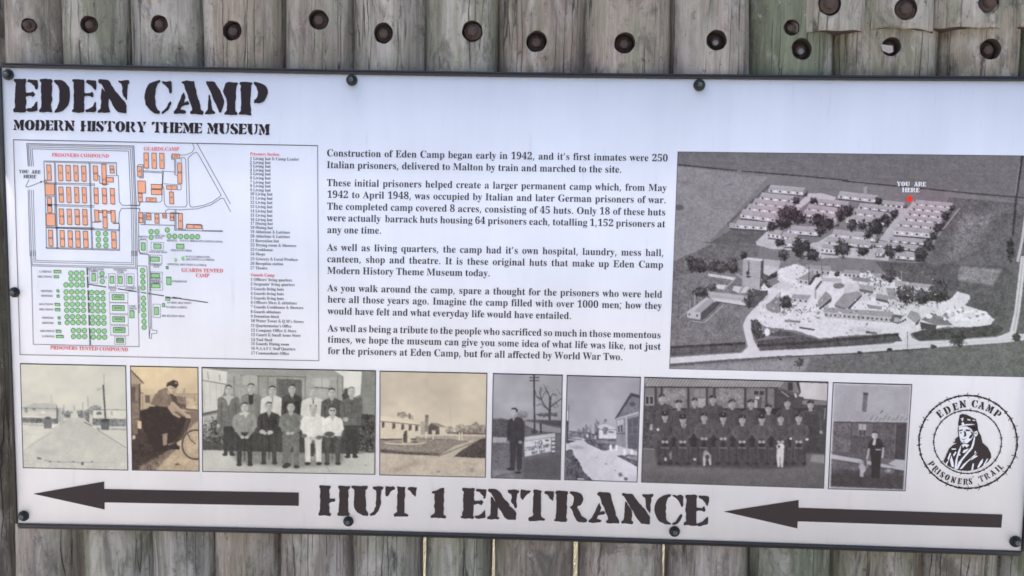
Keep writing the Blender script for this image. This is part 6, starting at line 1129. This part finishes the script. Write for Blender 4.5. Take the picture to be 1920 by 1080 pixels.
# the soldier drawn in the middle
e.poly([(482, 262), (508, 248), (560, 258), (612, 285), (645, 300), (662, 345), (668, 390), (640, 400), (560, 372), (470, 378), (466, 350)])
e.poly([(545, 370), (600, 380), (668, 392), (672, 420), (700, 470), (715, 540), (770, 590), (800, 650), (803, 690), (770, 735), (700, 790), (640, 815), (560, 828), (480, 822), (410, 800), (352, 770), (318, 730), (345, 670), (375, 600), (420, 560), (470, 540), (500, 545), (545, 560), (590, 520), (620, 480), (625, 440), (600, 400)])
e.poly([(415, 540), (440, 500), (478, 468), (482, 490), (490, 545), (430, 545)]); e.line([(470, 378), (468, 430), (478, 490), (490, 530), (512, 548), (560, 548), (600, 510)], 1.6)
e.build('emblem', INK, board, 2, 'round barbed wire emblem with a soldier in a side cap')
w = Flat(); w.setT(*E_)
w.poly([(476, 388), (545, 376), (580, 392), (612, 430), (622, 470), (600, 510), (560, 545), (515, 545), (492, 520), (480, 480), (474, 430)])
w.poly([(632, 430), (658, 420), (668, 445), (655, 475), (632, 478)]); w.poly([(628, 480), (640, 485), (628, 560), (612, 600), (560, 660), (510, 720), (470, 800), (445, 815), (470, 740), (540, 655), (600, 585), (618, 520)])
w.poly([(452, 800), (430, 810), (440, 720), (470, 620), (500, 560), (490, 620), (462, 700)])
for P in ([(487, 300), (522, 285), (515, 322), (505, 322), (503, 302)], [(560, 300), (590, 305), (592, 316), (562, 312)], [(612, 308), (642, 312), (640, 320), (612, 316)], [(470, 372), (545, 352), (600, 350), (640, 355), (600, 362), (540, 366), (480, 382)],
          [(420, 530), (440, 505), (430, 535)], [(505, 560), (530, 552), (580, 562), (555, 590), (535, 570), (515, 590)], [(510, 640), (525, 615), (575, 598), (560, 620), (530, 645)],
          [(360, 700), (385, 640), (395, 650), (372, 720)], [(385, 720), (400, 670), (420, 740), (425, 790), (400, 780)], [(340, 750), (372, 715), (350, 775)], [(415, 665), (440, 628), (450, 640), (425, 680)], [(480, 810), (520, 760), (600, 690), (660, 640), (640, 670), (560, 740), (510, 800)],
          [(600, 820), (615, 750), (628, 752), (618, 815)], [(660, 790), (690, 730), (720, 700), (715, 740), (675, 795)], [(590, 700), (650, 670), (668, 675), (600, 718)], [(720, 770), (760, 700), (772, 705), (735, 765)], [(400, 600), (440, 598), (450, 608), (405, 612)], [(640, 620), (650, 640), (630, 650)]): w.poly(P)
w.ell(515, 347, 13); w.ell(482, 662, 9)
w.build('emblem_highlights', PAPER, board, 3)
e2 = Flat(); e2.setT(*E_)
for P in ([(476, 415), (512, 402), (515, 416), (480, 428)], [(540, 405), (590, 408), (586, 424), (545, 424)], [(524, 418), (545, 430), (552, 465), (535, 482), (520, 478), (530, 462)], [(495, 495), (520, 505), (555, 495), (520, 514)], [(590, 420), (618, 440), (618, 470), (596, 500), (575, 495), (585, 470), (605, 455)], [(482, 440), (505, 432), (504, 442), (486, 450)], [(515, 530), (540, 526), (525, 538)], [(640, 440), (656, 436), (648, 462)]): e2.poly(P)
e2.build('emblem_shading', INK, board, 4)

# ---- the printed photographs
PH = [(aerial, [(1271, 284.5), (1950, 292.5), (1925, 707), (1255.3, 691.4)], 'large grey aerial photograph of the camp and its fields', 0.9),
      (camp_road, [(38, 682), (235.5, 686), (239.5, 881.5), (43.5, 877)], 'pale photograph of a straight camp road', 1.7), (cyclist, [(244.5, 686.5), (371, 689), (373.3, 883.5), (248, 881.5)], 'sepia photograph of a man in a cap on a bicycle', 1.7),
      (workers, [(378.5, 689), (704.3, 695.3), (703, 889.5), (380, 884)], 'grey photograph of twelve men in front of a hut', 1.7), (hut_garden, [(712.5, 696), (913, 700), (910, 895), (712, 890.5)], 'sepia photograph of huts, a lawn and a path', 1.7),
      (man_by_sign, [(925, 700.5), (1054.5, 703.5), (1050.5, 899.5), (921, 896)], 'dark photograph of a man in a suit beside a camp sign', 1.7), (path_huts, [(1063.5, 704), (1201, 707.5), (1194.5, 904), (1058.5, 899.5)], 'grey photograph of a path running past huts', 1.7),
      (soldiers, [(1209, 707.5), (1552.7, 716.5), (1544.3, 915.5), (1202.8, 904)], 'dark photograph of two rows of soldiers with dogs', 1.7), (man_and_dog, [(1562.5, 717.5), (1709.7, 721.5), (1697, 920.3), (1553, 916.5)], 'grey photograph of a person and a dog outside a hut', 1.7)]
BORD = print_mat('photograph_border_ink', (82, 82, 92))
for fn, Q, lab, bw in PH:
    o = fn().build('printed_photograph', Q, board, lab)
    f = Flat(); f.line(Q + Q[:2], bw); f.build('photograph_border', BORD, o, 2)
    if fn is aerial:
        f = Flat(); T = (1580, 270, 4.909); f.setT(*T); f.ell(618, 505, 28, 28, 24); f.build('location_dot', REDDOT, o, 3)
        f = Flat(); stencil(f, 'YOU ARE', 1580 + 498 / 4.909, 270 + 388 / 4.909, 1580 + 766 / 4.909, 270 + 391 / 4.909, 8.6, 8, 90, amp=0); stencil(f, 'HERE', 1580 + 548 / 4.909, 270 + 443 / 4.909, 1580 + 706 / 4.909, 270 + 445 / 4.909, 8.6, 8, amp=0)
        f.build('location_lettering', PAPER, o, 3)
# ------------------------------------------------------------------ the log fence
def wood_mat():
    m = bpy.data.materials.new('weathered_log'); m.use_nodes = True; t = m.node_tree; N, L = t.nodes, t.links; b = N['Principled BSDF']
    tc = N.new('ShaderNodeTexCoord'); oi = N.new('ShaderNodeObjectInfo')
    off = N.new('ShaderNodeVectorMath'); off.operation = 'SCALE'; off.inputs[0].default_value = (13, 7, 29); L.new(oi.outputs['Random'], off.inputs['Scale'])
    ad = N.new('ShaderNodeVectorMath'); ad.operation = 'ADD'; L.new(tc.outputs['Object'], ad.inputs[0]); L.new(off.outputs[0], ad.inputs[1])
    def mp(s):
        q = N.new('ShaderNodeVectorMath'); q.operation = 'MULTIPLY'; q.inputs[1].default_value = s; L.new(ad.outputs[0], q.inputs[0]); return q.outputs[0]
    def noise(s, sc, det=6, rough=.6, dist=0):
        q = N.new('ShaderNodeTexNoise'); q.inputs['Scale'].default_value = sc; q.inputs['Detail'].default_value = det; q.inputs['Roughness'].default_value = rough; q.inputs['Distortion'].default_value = dist; L.new(mp(s), q.inputs['Vector']); return q.outputs['Fac']
    def ramp(v, stops):
        q = N.new('ShaderNodeValToRGB'); L.new(v, q.inputs[0]); e = q.color_ramp.elements
        while len(e) < len(stops): e.new(0.5)
        for el, (p, c) in zip(e, stops): el.position = p; el.color = (*((c,) * 3 if isinstance(c, (int, float)) else c), 1)
        return q.outputs[0]
    def mix(a, c2, fac, mode='MIX'):
        q = N.new('ShaderNodeMixRGB'); q.blend_type = mode
        for s_, i in ((a, 'Color1'), (c2, 'Color2'), (fac, 'Fac')):
            if isinstance(s_, tuple): q.inputs[i].default_value = (*s_, 1)
            elif isinstance(s_, (int, float)): q.inputs[i].default_value = s_
            else: L.new(s_, q.inputs[i])
        return q.outputs[0]
    fine = noise((1, 1, .035), 170, 8, .7, .3); mid = noise((1, 1, .09), 42, 6, .65, .8); big = noise((1, 1, .33), 12, 5, .6, 1.0); big2 = noise((1, 1, .5), 9, 6, .7, .6)
    col = oi.outputs['Color']
    fib = noise((1, 1, .018), 420, 4, .6, .1)
    c = mix(mix(col, (.90, .865, .82), 1.0, 'MULTIPLY'), ramp(fine, [(.3, .55), (.7, 1.28)]), .75, 'MULTIPLY')
    c = mix(c, ramp(fib, [(.3, .7), (.7, 1.2)]), .6, 'MULTIPLY')
    c = mix(c, ramp(mid, [(.25, (.5, .47, .46)), (.5, 1.0), (.75, (1.42, 1.4, 1.36))]), .8, 'MULTIPLY')
    c = mix(c, (.50, .475, .455), ramp(big, [(.48, 0), (.60, .62)]))                 # scraped paler wood
    gm = N.new('ShaderNodeMath'); gm.operation = 'MULTIPLY'; L.new(ramp(big2, [(.42, 0), (.62, 1)]), gm.inputs[0]); gm.inputs[1].default_value = .38
    gm2 = N.new('ShaderNodeMath'); gm2.operation = 'MULTIPLY'; L.new(gm.outputs[0], gm2.inputs[0]); L.new(ramp(noise((1, 1, .3), 60, 6, .75), [(.38, .25), (.6, 1.5)]), gm2.inputs[1])
    c = mix(c, (.17, .205, .13), gm2.outputs[0])                                    # green algae
    c = mix(c, (.085, .078, .075), ramp(noise((1, 1, .4), 15, 7, .8, .6), [(.52, 0), (.62, .62)]))   # grime
    c = mix(c, (.06, .05, .05), ramp(noise((1, 1, .7), 75, 5, .7, .2), [(.6, 0), (.69, .7)]))   # small dark flecks
    c = mix(c, (.60, .57, .55), ramp(noise((1, 1, .45), 52, 6, .8, .2), [(.62, 0), (.69, .5)]))   # worn pale flakes
    # checks: long thin splits along the grain
    v = N.new('ShaderNodeTexVoronoi'); v.feature = 'DISTANCE_TO_EDGE'; v.inputs['Scale'].default_value = 52
    wv = N.new('ShaderNodeVectorMath'); wv.operation = 'ADD'; L.new(mp((1, 1, .02)), wv.inputs[0])
    nn = N.new('ShaderNodeTexNoise'); nn.inputs['Scale'].default_value = 22; nn.inputs['Detail'].default_value = 5; L.new(mp((1, 1, .35)), nn.inputs['Vector'])
    sc = N.new('ShaderNodeVectorMath'); sc.operation = 'SCALE'; sc.inputs['Scale'].default_value = .012; L.new(nn.outputs['Color'], sc.inputs[0]); L.new(sc.outputs[0], wv.inputs[1]); L.new(wv.outputs[0], v.inputs['Vector'])
    crack = ramp(v.outputs['Distance'], [(0.0, 1), (.036, 0)])
    msk = ramp(noise((1, 1, .2), 20, 4), [(.5, 0), (.58, .9)])
    cm = N.new('ShaderNodeMath'); cm.operation = 'MULTIPLY'; L.new(crack, cm.inputs[0]); L.new(msk, cm.inputs[1])
    c = mix(c, (.04, .036, .036), cm.outputs[0]); L.new(c, b.inputs['Base Color'])
    b.inputs['Roughness'].default_value = .78; b.inputs['Specular IOR Level'].default_value = .3
    hs = N.new('ShaderNodeMath'); hs.operation = 'SUBTRACT'; L.new(fine, hs.inputs[0]); L.new(cm.outputs[0], hs.inputs[1])
    hs2 = N.new('ShaderNodeMath'); hs2.operation = 'ADD'; L.new(hs.outputs[0], hs2.inputs[0]); L.new(mid, hs2.inputs[1])
    bp = N.new('ShaderNodeBump'); bp.inputs['Strength'].default_value = 1.0; bp.inputs['Distance'].default_value = .004; L.new(hs2.outputs[0], bp.inputs['Height']); L.new(bp.outputs[0], b.inputs['Normal'])
    return m
WOOD = wood_mat()
RUST = mat('rusty_bolt', (0.10, 0.072, 0.065), 0.9, 0.2, bump=0.8, bscale=300, var=0.5, vscale=120)
HOLE_ENDSHADE = mat('dark_drilled_wood_end_shade', (0.055, 0.043, 0.04), 0.95, bump=0.6)  # walls of the drilled holes; also the painted shade on log ends
LEAD = mat('dull_bolt_end', (0.15, 0.145, 0.16), 0.7, 0.2)
fence = empty('log_fence', (0, 0.1, 0)); tag(fence, 'grey and green weathered palisade of upright round logs behind the white board', 'fence')
AX = 0.105
def nz(th, z, seed, ft, fz):
    g = np.random.default_rng(seed).random((64, 257)) - .5
    a = (th / (2 * math.pi) * ft) % ft; c = (z * fz) % 250; i = a.astype(int) % int(ft); j = c.astype(int); u = a - np.floor(a); w_ = c - j; u = u * u * (3 - 2 * u); w_ = w_ * w_ * (3 - 2 * w_); i2 = (i + 1) % int(ft)
    return g[i, j] * (1 - u) * (1 - w_) + g[i2, j] * u * (1 - w_) + g[i, j + 1] * (1 - u) * w_ + g[i2, j + 1] * u * w_
def log(x0t, x1t, x0b, x1b, col, seed, top=None, bot=None, ax=AX, holes=(), knots=(), label=None, rmax=0.09, cracks=2):
    """a log whose edges were read off at the heights of image rows 60 and 1050"""
    lt, rt, lb, rb = W(x0t, 60, ax), W(x1t, 60, ax), W(x0b, 1050, ax), W(x1b, 1050, ax)
    ct, cb = (lt + rt) / 2, (lb + rb) / 2; wt, wb = (rt - lt)[0] / 2, (rb - lb)[0] / 2
    zt = 2.22 + .04 * math.sin(seed * 3.1) if top is None else W((x0t + x1t) / 2, top, ax)[2]; zb = -0.05 if bot is None else W((x0t + x1t) / 2, bot, ax - rmax)[2]
    L = zt - zb; nz_ = max(10, int(L / 0.0075)); nt_ = 132
    z = np.linspace(zb, zt, nz_); th = np.linspace(-math.pi * 1.06, math.pi * .06, nt_ - 12); th = np.concatenate([th, np.linspace(math.pi * .06, math.pi * .94, 14)[1:-1]])
    Z, TH = np.meshgrid(z, th, indexing='ij'); t = (Z - cb[2]) / (ct[2] - cb[2])
    rx = wb + (wt - wb) * np.clip(t, -.3, 1.05); ry = np.minimum(rx, rmax)
    m = 1 + .06 * nz(TH, Z, seed, 4, 2.5) + .034 * nz(TH, Z, seed + 1, 11, 9) + .010 * nz(TH, Z, seed + 2, 40, 22)
    rg = np.random.default_rng(seed + 50)
    for _ in range(cracks):
        a0 = rg.uniform(-2.6, -.5); z0 = rg.uniform(zb, zt); ll = rg.uniform(.15, .6); wdt = rg.uniform(.012, .022)
        aa = a0 + .05 * np.sin(Z * 9 + seed) ; m -= .03 * np.exp(-((TH - aa) / wdt) ** 2) * np.clip(1 - ((Z - z0) / ll) ** 2, 0, 1)
    m = m * (1 - .07 * np.clip((Z - (zt - .02)) / .02, 0, 1) ** 2) * (1 - (.012 * np.clip(((zb + .012) - Z) / .012, 0, 1) ** 2 if bot is not None else 0))
    cx = cb[0] + (ct[0] - cb[0]) * t
    X = cx + rx * np.cos(TH) * m; Y = ax + ry * np.sin(TH) * m
    for kx, ky, kr, dep in knots:
        kc = W(kx, ky, ax - .075); r_k = kr * .0012; d = np.hypot(X - kc[0], Z - kc[2]) / r_k; Y = np.where(np.sin(TH) < 0, Y + dep * np.exp(-(d * 1.1) ** 4) - .003 * np.exp(-((d - 1.15) / .25) ** 2), Y)
    cut_t = .006 * np.sin(np.cos(TH) * 2 + seed); Z = Z.copy(); Z[-1] += cut_t[-1]
    if bot is not None: Z[0] += (.0035 * np.cos(TH[0]) * math.sin(seed) + .0012 * np.sin(TH[0] * 7 + seed))
    base = Vector((float(cb[0] + (ct[0] - cb[0]) * (zb - cb[2]) / (ct[2] - cb[2])), ax, zb))
    V = np.stack([X, Y, Z], -1).reshape(-1, 3) - np.array(base)
    i = np.arange(nz_ * nt_).reshape(nz_, nt_); j = np.roll(i, -1, 1)
    q = np.stack([i[:-1], j[:-1], j[1:], i[1:]], -1).reshape(-1, 4)
    me = bpy.data.meshes.new('log'); n0 = len(V)
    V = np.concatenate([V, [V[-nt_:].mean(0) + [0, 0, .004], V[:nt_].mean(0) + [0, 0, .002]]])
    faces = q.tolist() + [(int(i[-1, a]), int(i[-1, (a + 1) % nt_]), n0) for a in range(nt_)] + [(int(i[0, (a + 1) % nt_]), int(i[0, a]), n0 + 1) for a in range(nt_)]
    me.from_pydata(V.tolist(), [], faces); me.materials.append(WOOD); me.materials.append(HOLE_ENDSHADE)
    for f_ in me.polygons[-2 * nt_:]: f_.material_index = 1  # end caps coloured dark to stand for shade in the gap between rows
    o = bpy.data.objects.new('log', me); o.location = base; link(o); o.color = (*col, 1)
    bpy.context.view_layer.update()
    if holes:
        cv, cf = [], []
        for hx, hy, hr, *_r in holes:
            c = W(hx, hy, ax - (.07 if rmax > .06 else .033)); r_h = hr * .00113; n = 28; s = len(cv)
            for yy in (-.06, .012):
                for a in range(n): rj = r_h * (1 + .022 * math.sin(2 * a * 2 * math.pi / n + hx) + .012 * math.sin(5 * a * 2 * math.pi / n + hy) + .012 * math.sin(11 * a + hx)); cv.append((c[0] + rj * math.cos(2 * math.pi * a / n) - base.x, c[1] + yy - base.y, c[2] + rj * math.sin(2 * math.pi * a / n) * 1.04 - base.z))
            cf.append([s + a for a in range(n)]); cf.append([s + n + a for a in reversed(range(n))])
            for a in range(n): cf.append([s + (a + 1) % n, s + a, s + n + a, s + n + (a + 1) % n])
        cm = bpy.data.meshes.new('cutter'); cm.from_pydata(cv, [], cf); cm.materials.append(WOOD); cm.materials.append(HOLE_ENDSHADE)
        bmm = bmesh.new(); bmm.from_mesh(cm); bmesh.ops.recalc_face_normals(bmm, faces=bmm.faces[:])
        for f_ in bmm.faces: f_.material_index = 1
        bmm.to_mesh(cm); bmm.free()
        co = bpy.data.objects.new('cutter', cm); co.location = base; scene.collection.objects.link(co)
        md = o.modifiers.new('b', 'BOOLEAN'); md.operation = 'DIFFERENCE'; md.object = co; md.solver = 'EXACT'
        try: md.material_mode = 'INDEX'
        except Exception: pass
        dg = bpy.context.evaluated_depsgraph_get(); nm = bpy.data.meshes.new_from_object(o.evaluated_get(dg)); o.modifiers.clear()
        o.data = nm; nm.name = 'log'; bpy.data.objects.remove(co)
    nb = len(o.data.polygons)
    ar = np.empty(nb * 3); o.data.polygons.foreach_get('normal', ar); mi = np.empty(nb, np.int32); o.data.polygons.foreach_get('material_index', mi)
    o.data.polygons.foreach_set('use_smooth', (mi == 0) & (np.abs(ar.reshape(-1, 3)[:, 2]) < .8))
    o.parent = fence; o.matrix_parent_inverse = Matrix.Translation(fence.location).inverted()
    if label: o['label'] = label
    for hx, hy, hr, *st in holes:
        st = st[0] if st else 'dark'; c = W(hx, hy, ax - (.07 if rmax > .06 else .033)); yb = c[1] + .003 + .009 * ((seed * 7 + int(hx)) % 10) / 10; r_h = hr * .00113
        V, qq = lathe([(r_h * .86, yb - c[1]), (r_h * .86, yb - c[1] - .004), (r_h * .80, yb - c[1] - .006), (r_h * .3, yb - c[1] - .006)], c, 24)
        w_ = mesh_np('bolt', V, None, RUST, None, quads=qq); scene.collection.objects.unlink(w_)
        link(w_); w_.parent = o; w_.matrix_parent_inverse = Matrix.Translation(base).inverted()
        V = []; qq = []
        for rr, yy in ((.5, -.006), (.5, -.017), (.42, -.019), (.01, -.019)):
            for k_ in range(6): a = math.pi / 3 * k_ + seed; V.append((c[0] + r_h * rr * math.cos(a), yb + yy, c[2] + r_h * rr * math.sin(a)))
        for j_ in range(3):
            for k_ in range(6): qq.append((j_ * 6 + k_, (j_ + 1) * 6 + k_, (j_ + 1) * 6 + (k_ + 1) % 6, j_ * 6 + (k_ + 1) % 6))
        w2 = mesh_np('bolt_nut', V, None, RUST, None, quads=qq); w2.parent = o; w2.matrix_parent_inverse = Matrix.Translation(base).inverted()
        if st == 'shiny':
            V, qq = lathe([(r_h * .30, yb - c[1] - .019), (r_h * .30, yb - c[1] - .026), (r_h * .22, yb - c[1] - .029), (r_h * .02, yb - c[1] - .029)], (c[0] - .001, c[1], c[2] - .004), 16)
            w3 = mesh_np('bolt_end', V, None, LEAD, None, quads=qq, smooth=True); w3.parent = o; w3.matrix_parent_inverse = Matrix.Translation(base).inverted()
    return o
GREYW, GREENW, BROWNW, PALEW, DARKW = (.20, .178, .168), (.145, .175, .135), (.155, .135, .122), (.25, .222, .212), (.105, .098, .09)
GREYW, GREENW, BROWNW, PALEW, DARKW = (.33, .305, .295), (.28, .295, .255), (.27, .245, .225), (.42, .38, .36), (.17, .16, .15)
log(-106, 24, -86, 37, DARKW, 3, ax=AX + .035, label='dark recessed log at the left end')
log(19, 133, 40, 157, GREYW, 5, holes=[(52, 47, 13.5)])
log(128, 260, 169, 299, GREENW, 9, holes=[(171.5, 48, 16)], label='green tinged log')
log(255, 392, 294, 414, (.33, .335, .33), 13, holes=[(302, 47, 16)], knots=[(288, 12, 14, .004), (362, 45, 14, .003)])
log(387, 544, 410, 533, (.35, .315, .285), 17, holes=[(441, 61, 18)])
log(538, 672, 529, 668, GREYW, 21, holes=[(599.5, 39, 18)])
log(665, 805, 664, 794, (.36, .355, .345), 27, holes=[(720.5, 64, 18.5)])
log(796, 940, 799, 922, (.305, .32, .28), 31, holes=[(886, 60, 19)], label='pale green log with a bolt')
log(933, 1099, 927, 1077, (.29, .255, .24), 37, holes=[(1006, 81, 19)], knots=[(1019, 121, 14, .006)])
log(1092, 1257, 1083, 1243, PALEW, 41, holes=[(1169.5, 84, 19)], knots=[(1165, 127, 5, .006)])
log(1250, 1403, 1248, 1400, (.40, .37, .365), 47, holes=[(1340, 79, 18.5, 'shiny')], cracks=5)
log(1398, 1556, 1396, 1552, (.19, .225, .175), 53, holes=[(1498.5, 95, 19, 'shiny'), (1480, 55, 14)], label='mossy green log under the upper row')
log(1550, 1755, 1548, 1716, (.26, .255, .21), 59, top=22, holes=[(1666, 90, 17)], rmax=.085, label='wide short log with a pale tag on its bolt')
log(1749, 1900, 1723, 1860, (.33, .31, .265), 61, top=20, holes=[(1849.5, 95, 18.5)])
log(1895, 2030, 1856, 1990, (.19, .215, .155), 67, top=20)
UP = 0.045
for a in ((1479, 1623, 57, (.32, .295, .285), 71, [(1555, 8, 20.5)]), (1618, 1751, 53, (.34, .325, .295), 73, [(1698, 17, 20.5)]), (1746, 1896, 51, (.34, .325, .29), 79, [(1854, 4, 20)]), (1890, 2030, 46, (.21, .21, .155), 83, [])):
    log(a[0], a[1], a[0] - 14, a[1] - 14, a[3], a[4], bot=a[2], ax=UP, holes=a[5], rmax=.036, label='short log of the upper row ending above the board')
# pale tag held by one bolt, knots' growth rings
tg = W([1652, 1674, 1675, 1668, 1655], [83, 86, 97, 100, 95], AX - .088)
m_ = bpy.data.meshes.new('tag'); V = [tuple(p) for p in tg] + [tuple(p + np.array([0, .0025, 0])) for p in tg]; m_.from_pydata(V, [], [(4, 3, 2, 1, 0), (5, 6, 7, 8, 9)] + [(i, (i + 1) % 5, (i + 1) % 5 + 5, i + 5) for i in range(5)]); m_.materials.append(mat('pale_plastic', (.40, .39, .38), .6, bump=.5, var=.5, vscale=300))
o = bpy.data.objects.new('bolt_tag', m_); link(o); o.parent = fence; o.matrix_parent_inverse = Matrix.Translation(fence.location).inverted()
# ------------------------------------------------------------------ the ground on both sides
def sheet(name, x0, x1, y0, y1, z, m, n=1):
    X, Y = np.meshgrid(np.linspace(x0, x1, n + 1), np.linspace(y0, y1, n + 1)); Z = np.full_like(X, z)
    i = np.arange((n + 1) ** 2).reshape(n + 1, n + 1); q = np.stack([i[:-1, :-1], i[:-1, 1:], i[1:, 1:], i[1:, :-1]], -1).reshape(-1, 4)
    return mesh_np(name, np.stack([X, Y, Z], -1), None, m, quads=q)
EARTH = mat('pale_gravel', (.40, .378, .355), .95, bump=.6, bscale=60, var=.45, vscale=9)
tag(sheet('ground', -300, 300, -300, 300, 0, EARTH), kind='structure')
STRAW = mat('dry_straw', (.60, .57, .46), .9, var=.35, vscale=14)
rg = np.random.default_rng(99); n = 26000
x = rg.uniform(-1.7, 1.8, n); y = rg.uniform(.22, 3.2, n); hgt = rg.uniform(.12, .42, n) * (1 + .25 * np.sin(x * 5)); a = rg.uniform(0, math.pi, n); lean = rg.normal(0, .09, (n, 2)); w_ = rg.uniform(.0015, .004, n)
P0 = np.stack([x - w_ * np.cos(a), y - w_ * np.sin(a), np.zeros(n)], 1); P1 = np.stack([x + w_ * np.cos(a), y + w_ * np.sin(a), np.zeros(n)], 1); P2 = np.stack([x + lean[:, 0], y + lean[:, 1], hgt], 1)
tag(mesh_np('dry_grass', np.stack([P0, P1, P2], 1).reshape(-1, 3), np.arange(3 * n).reshape(-1, 3), STRAW), 'straw coloured dry grass seen through the gaps below the board', 'grass', kind='stuff')
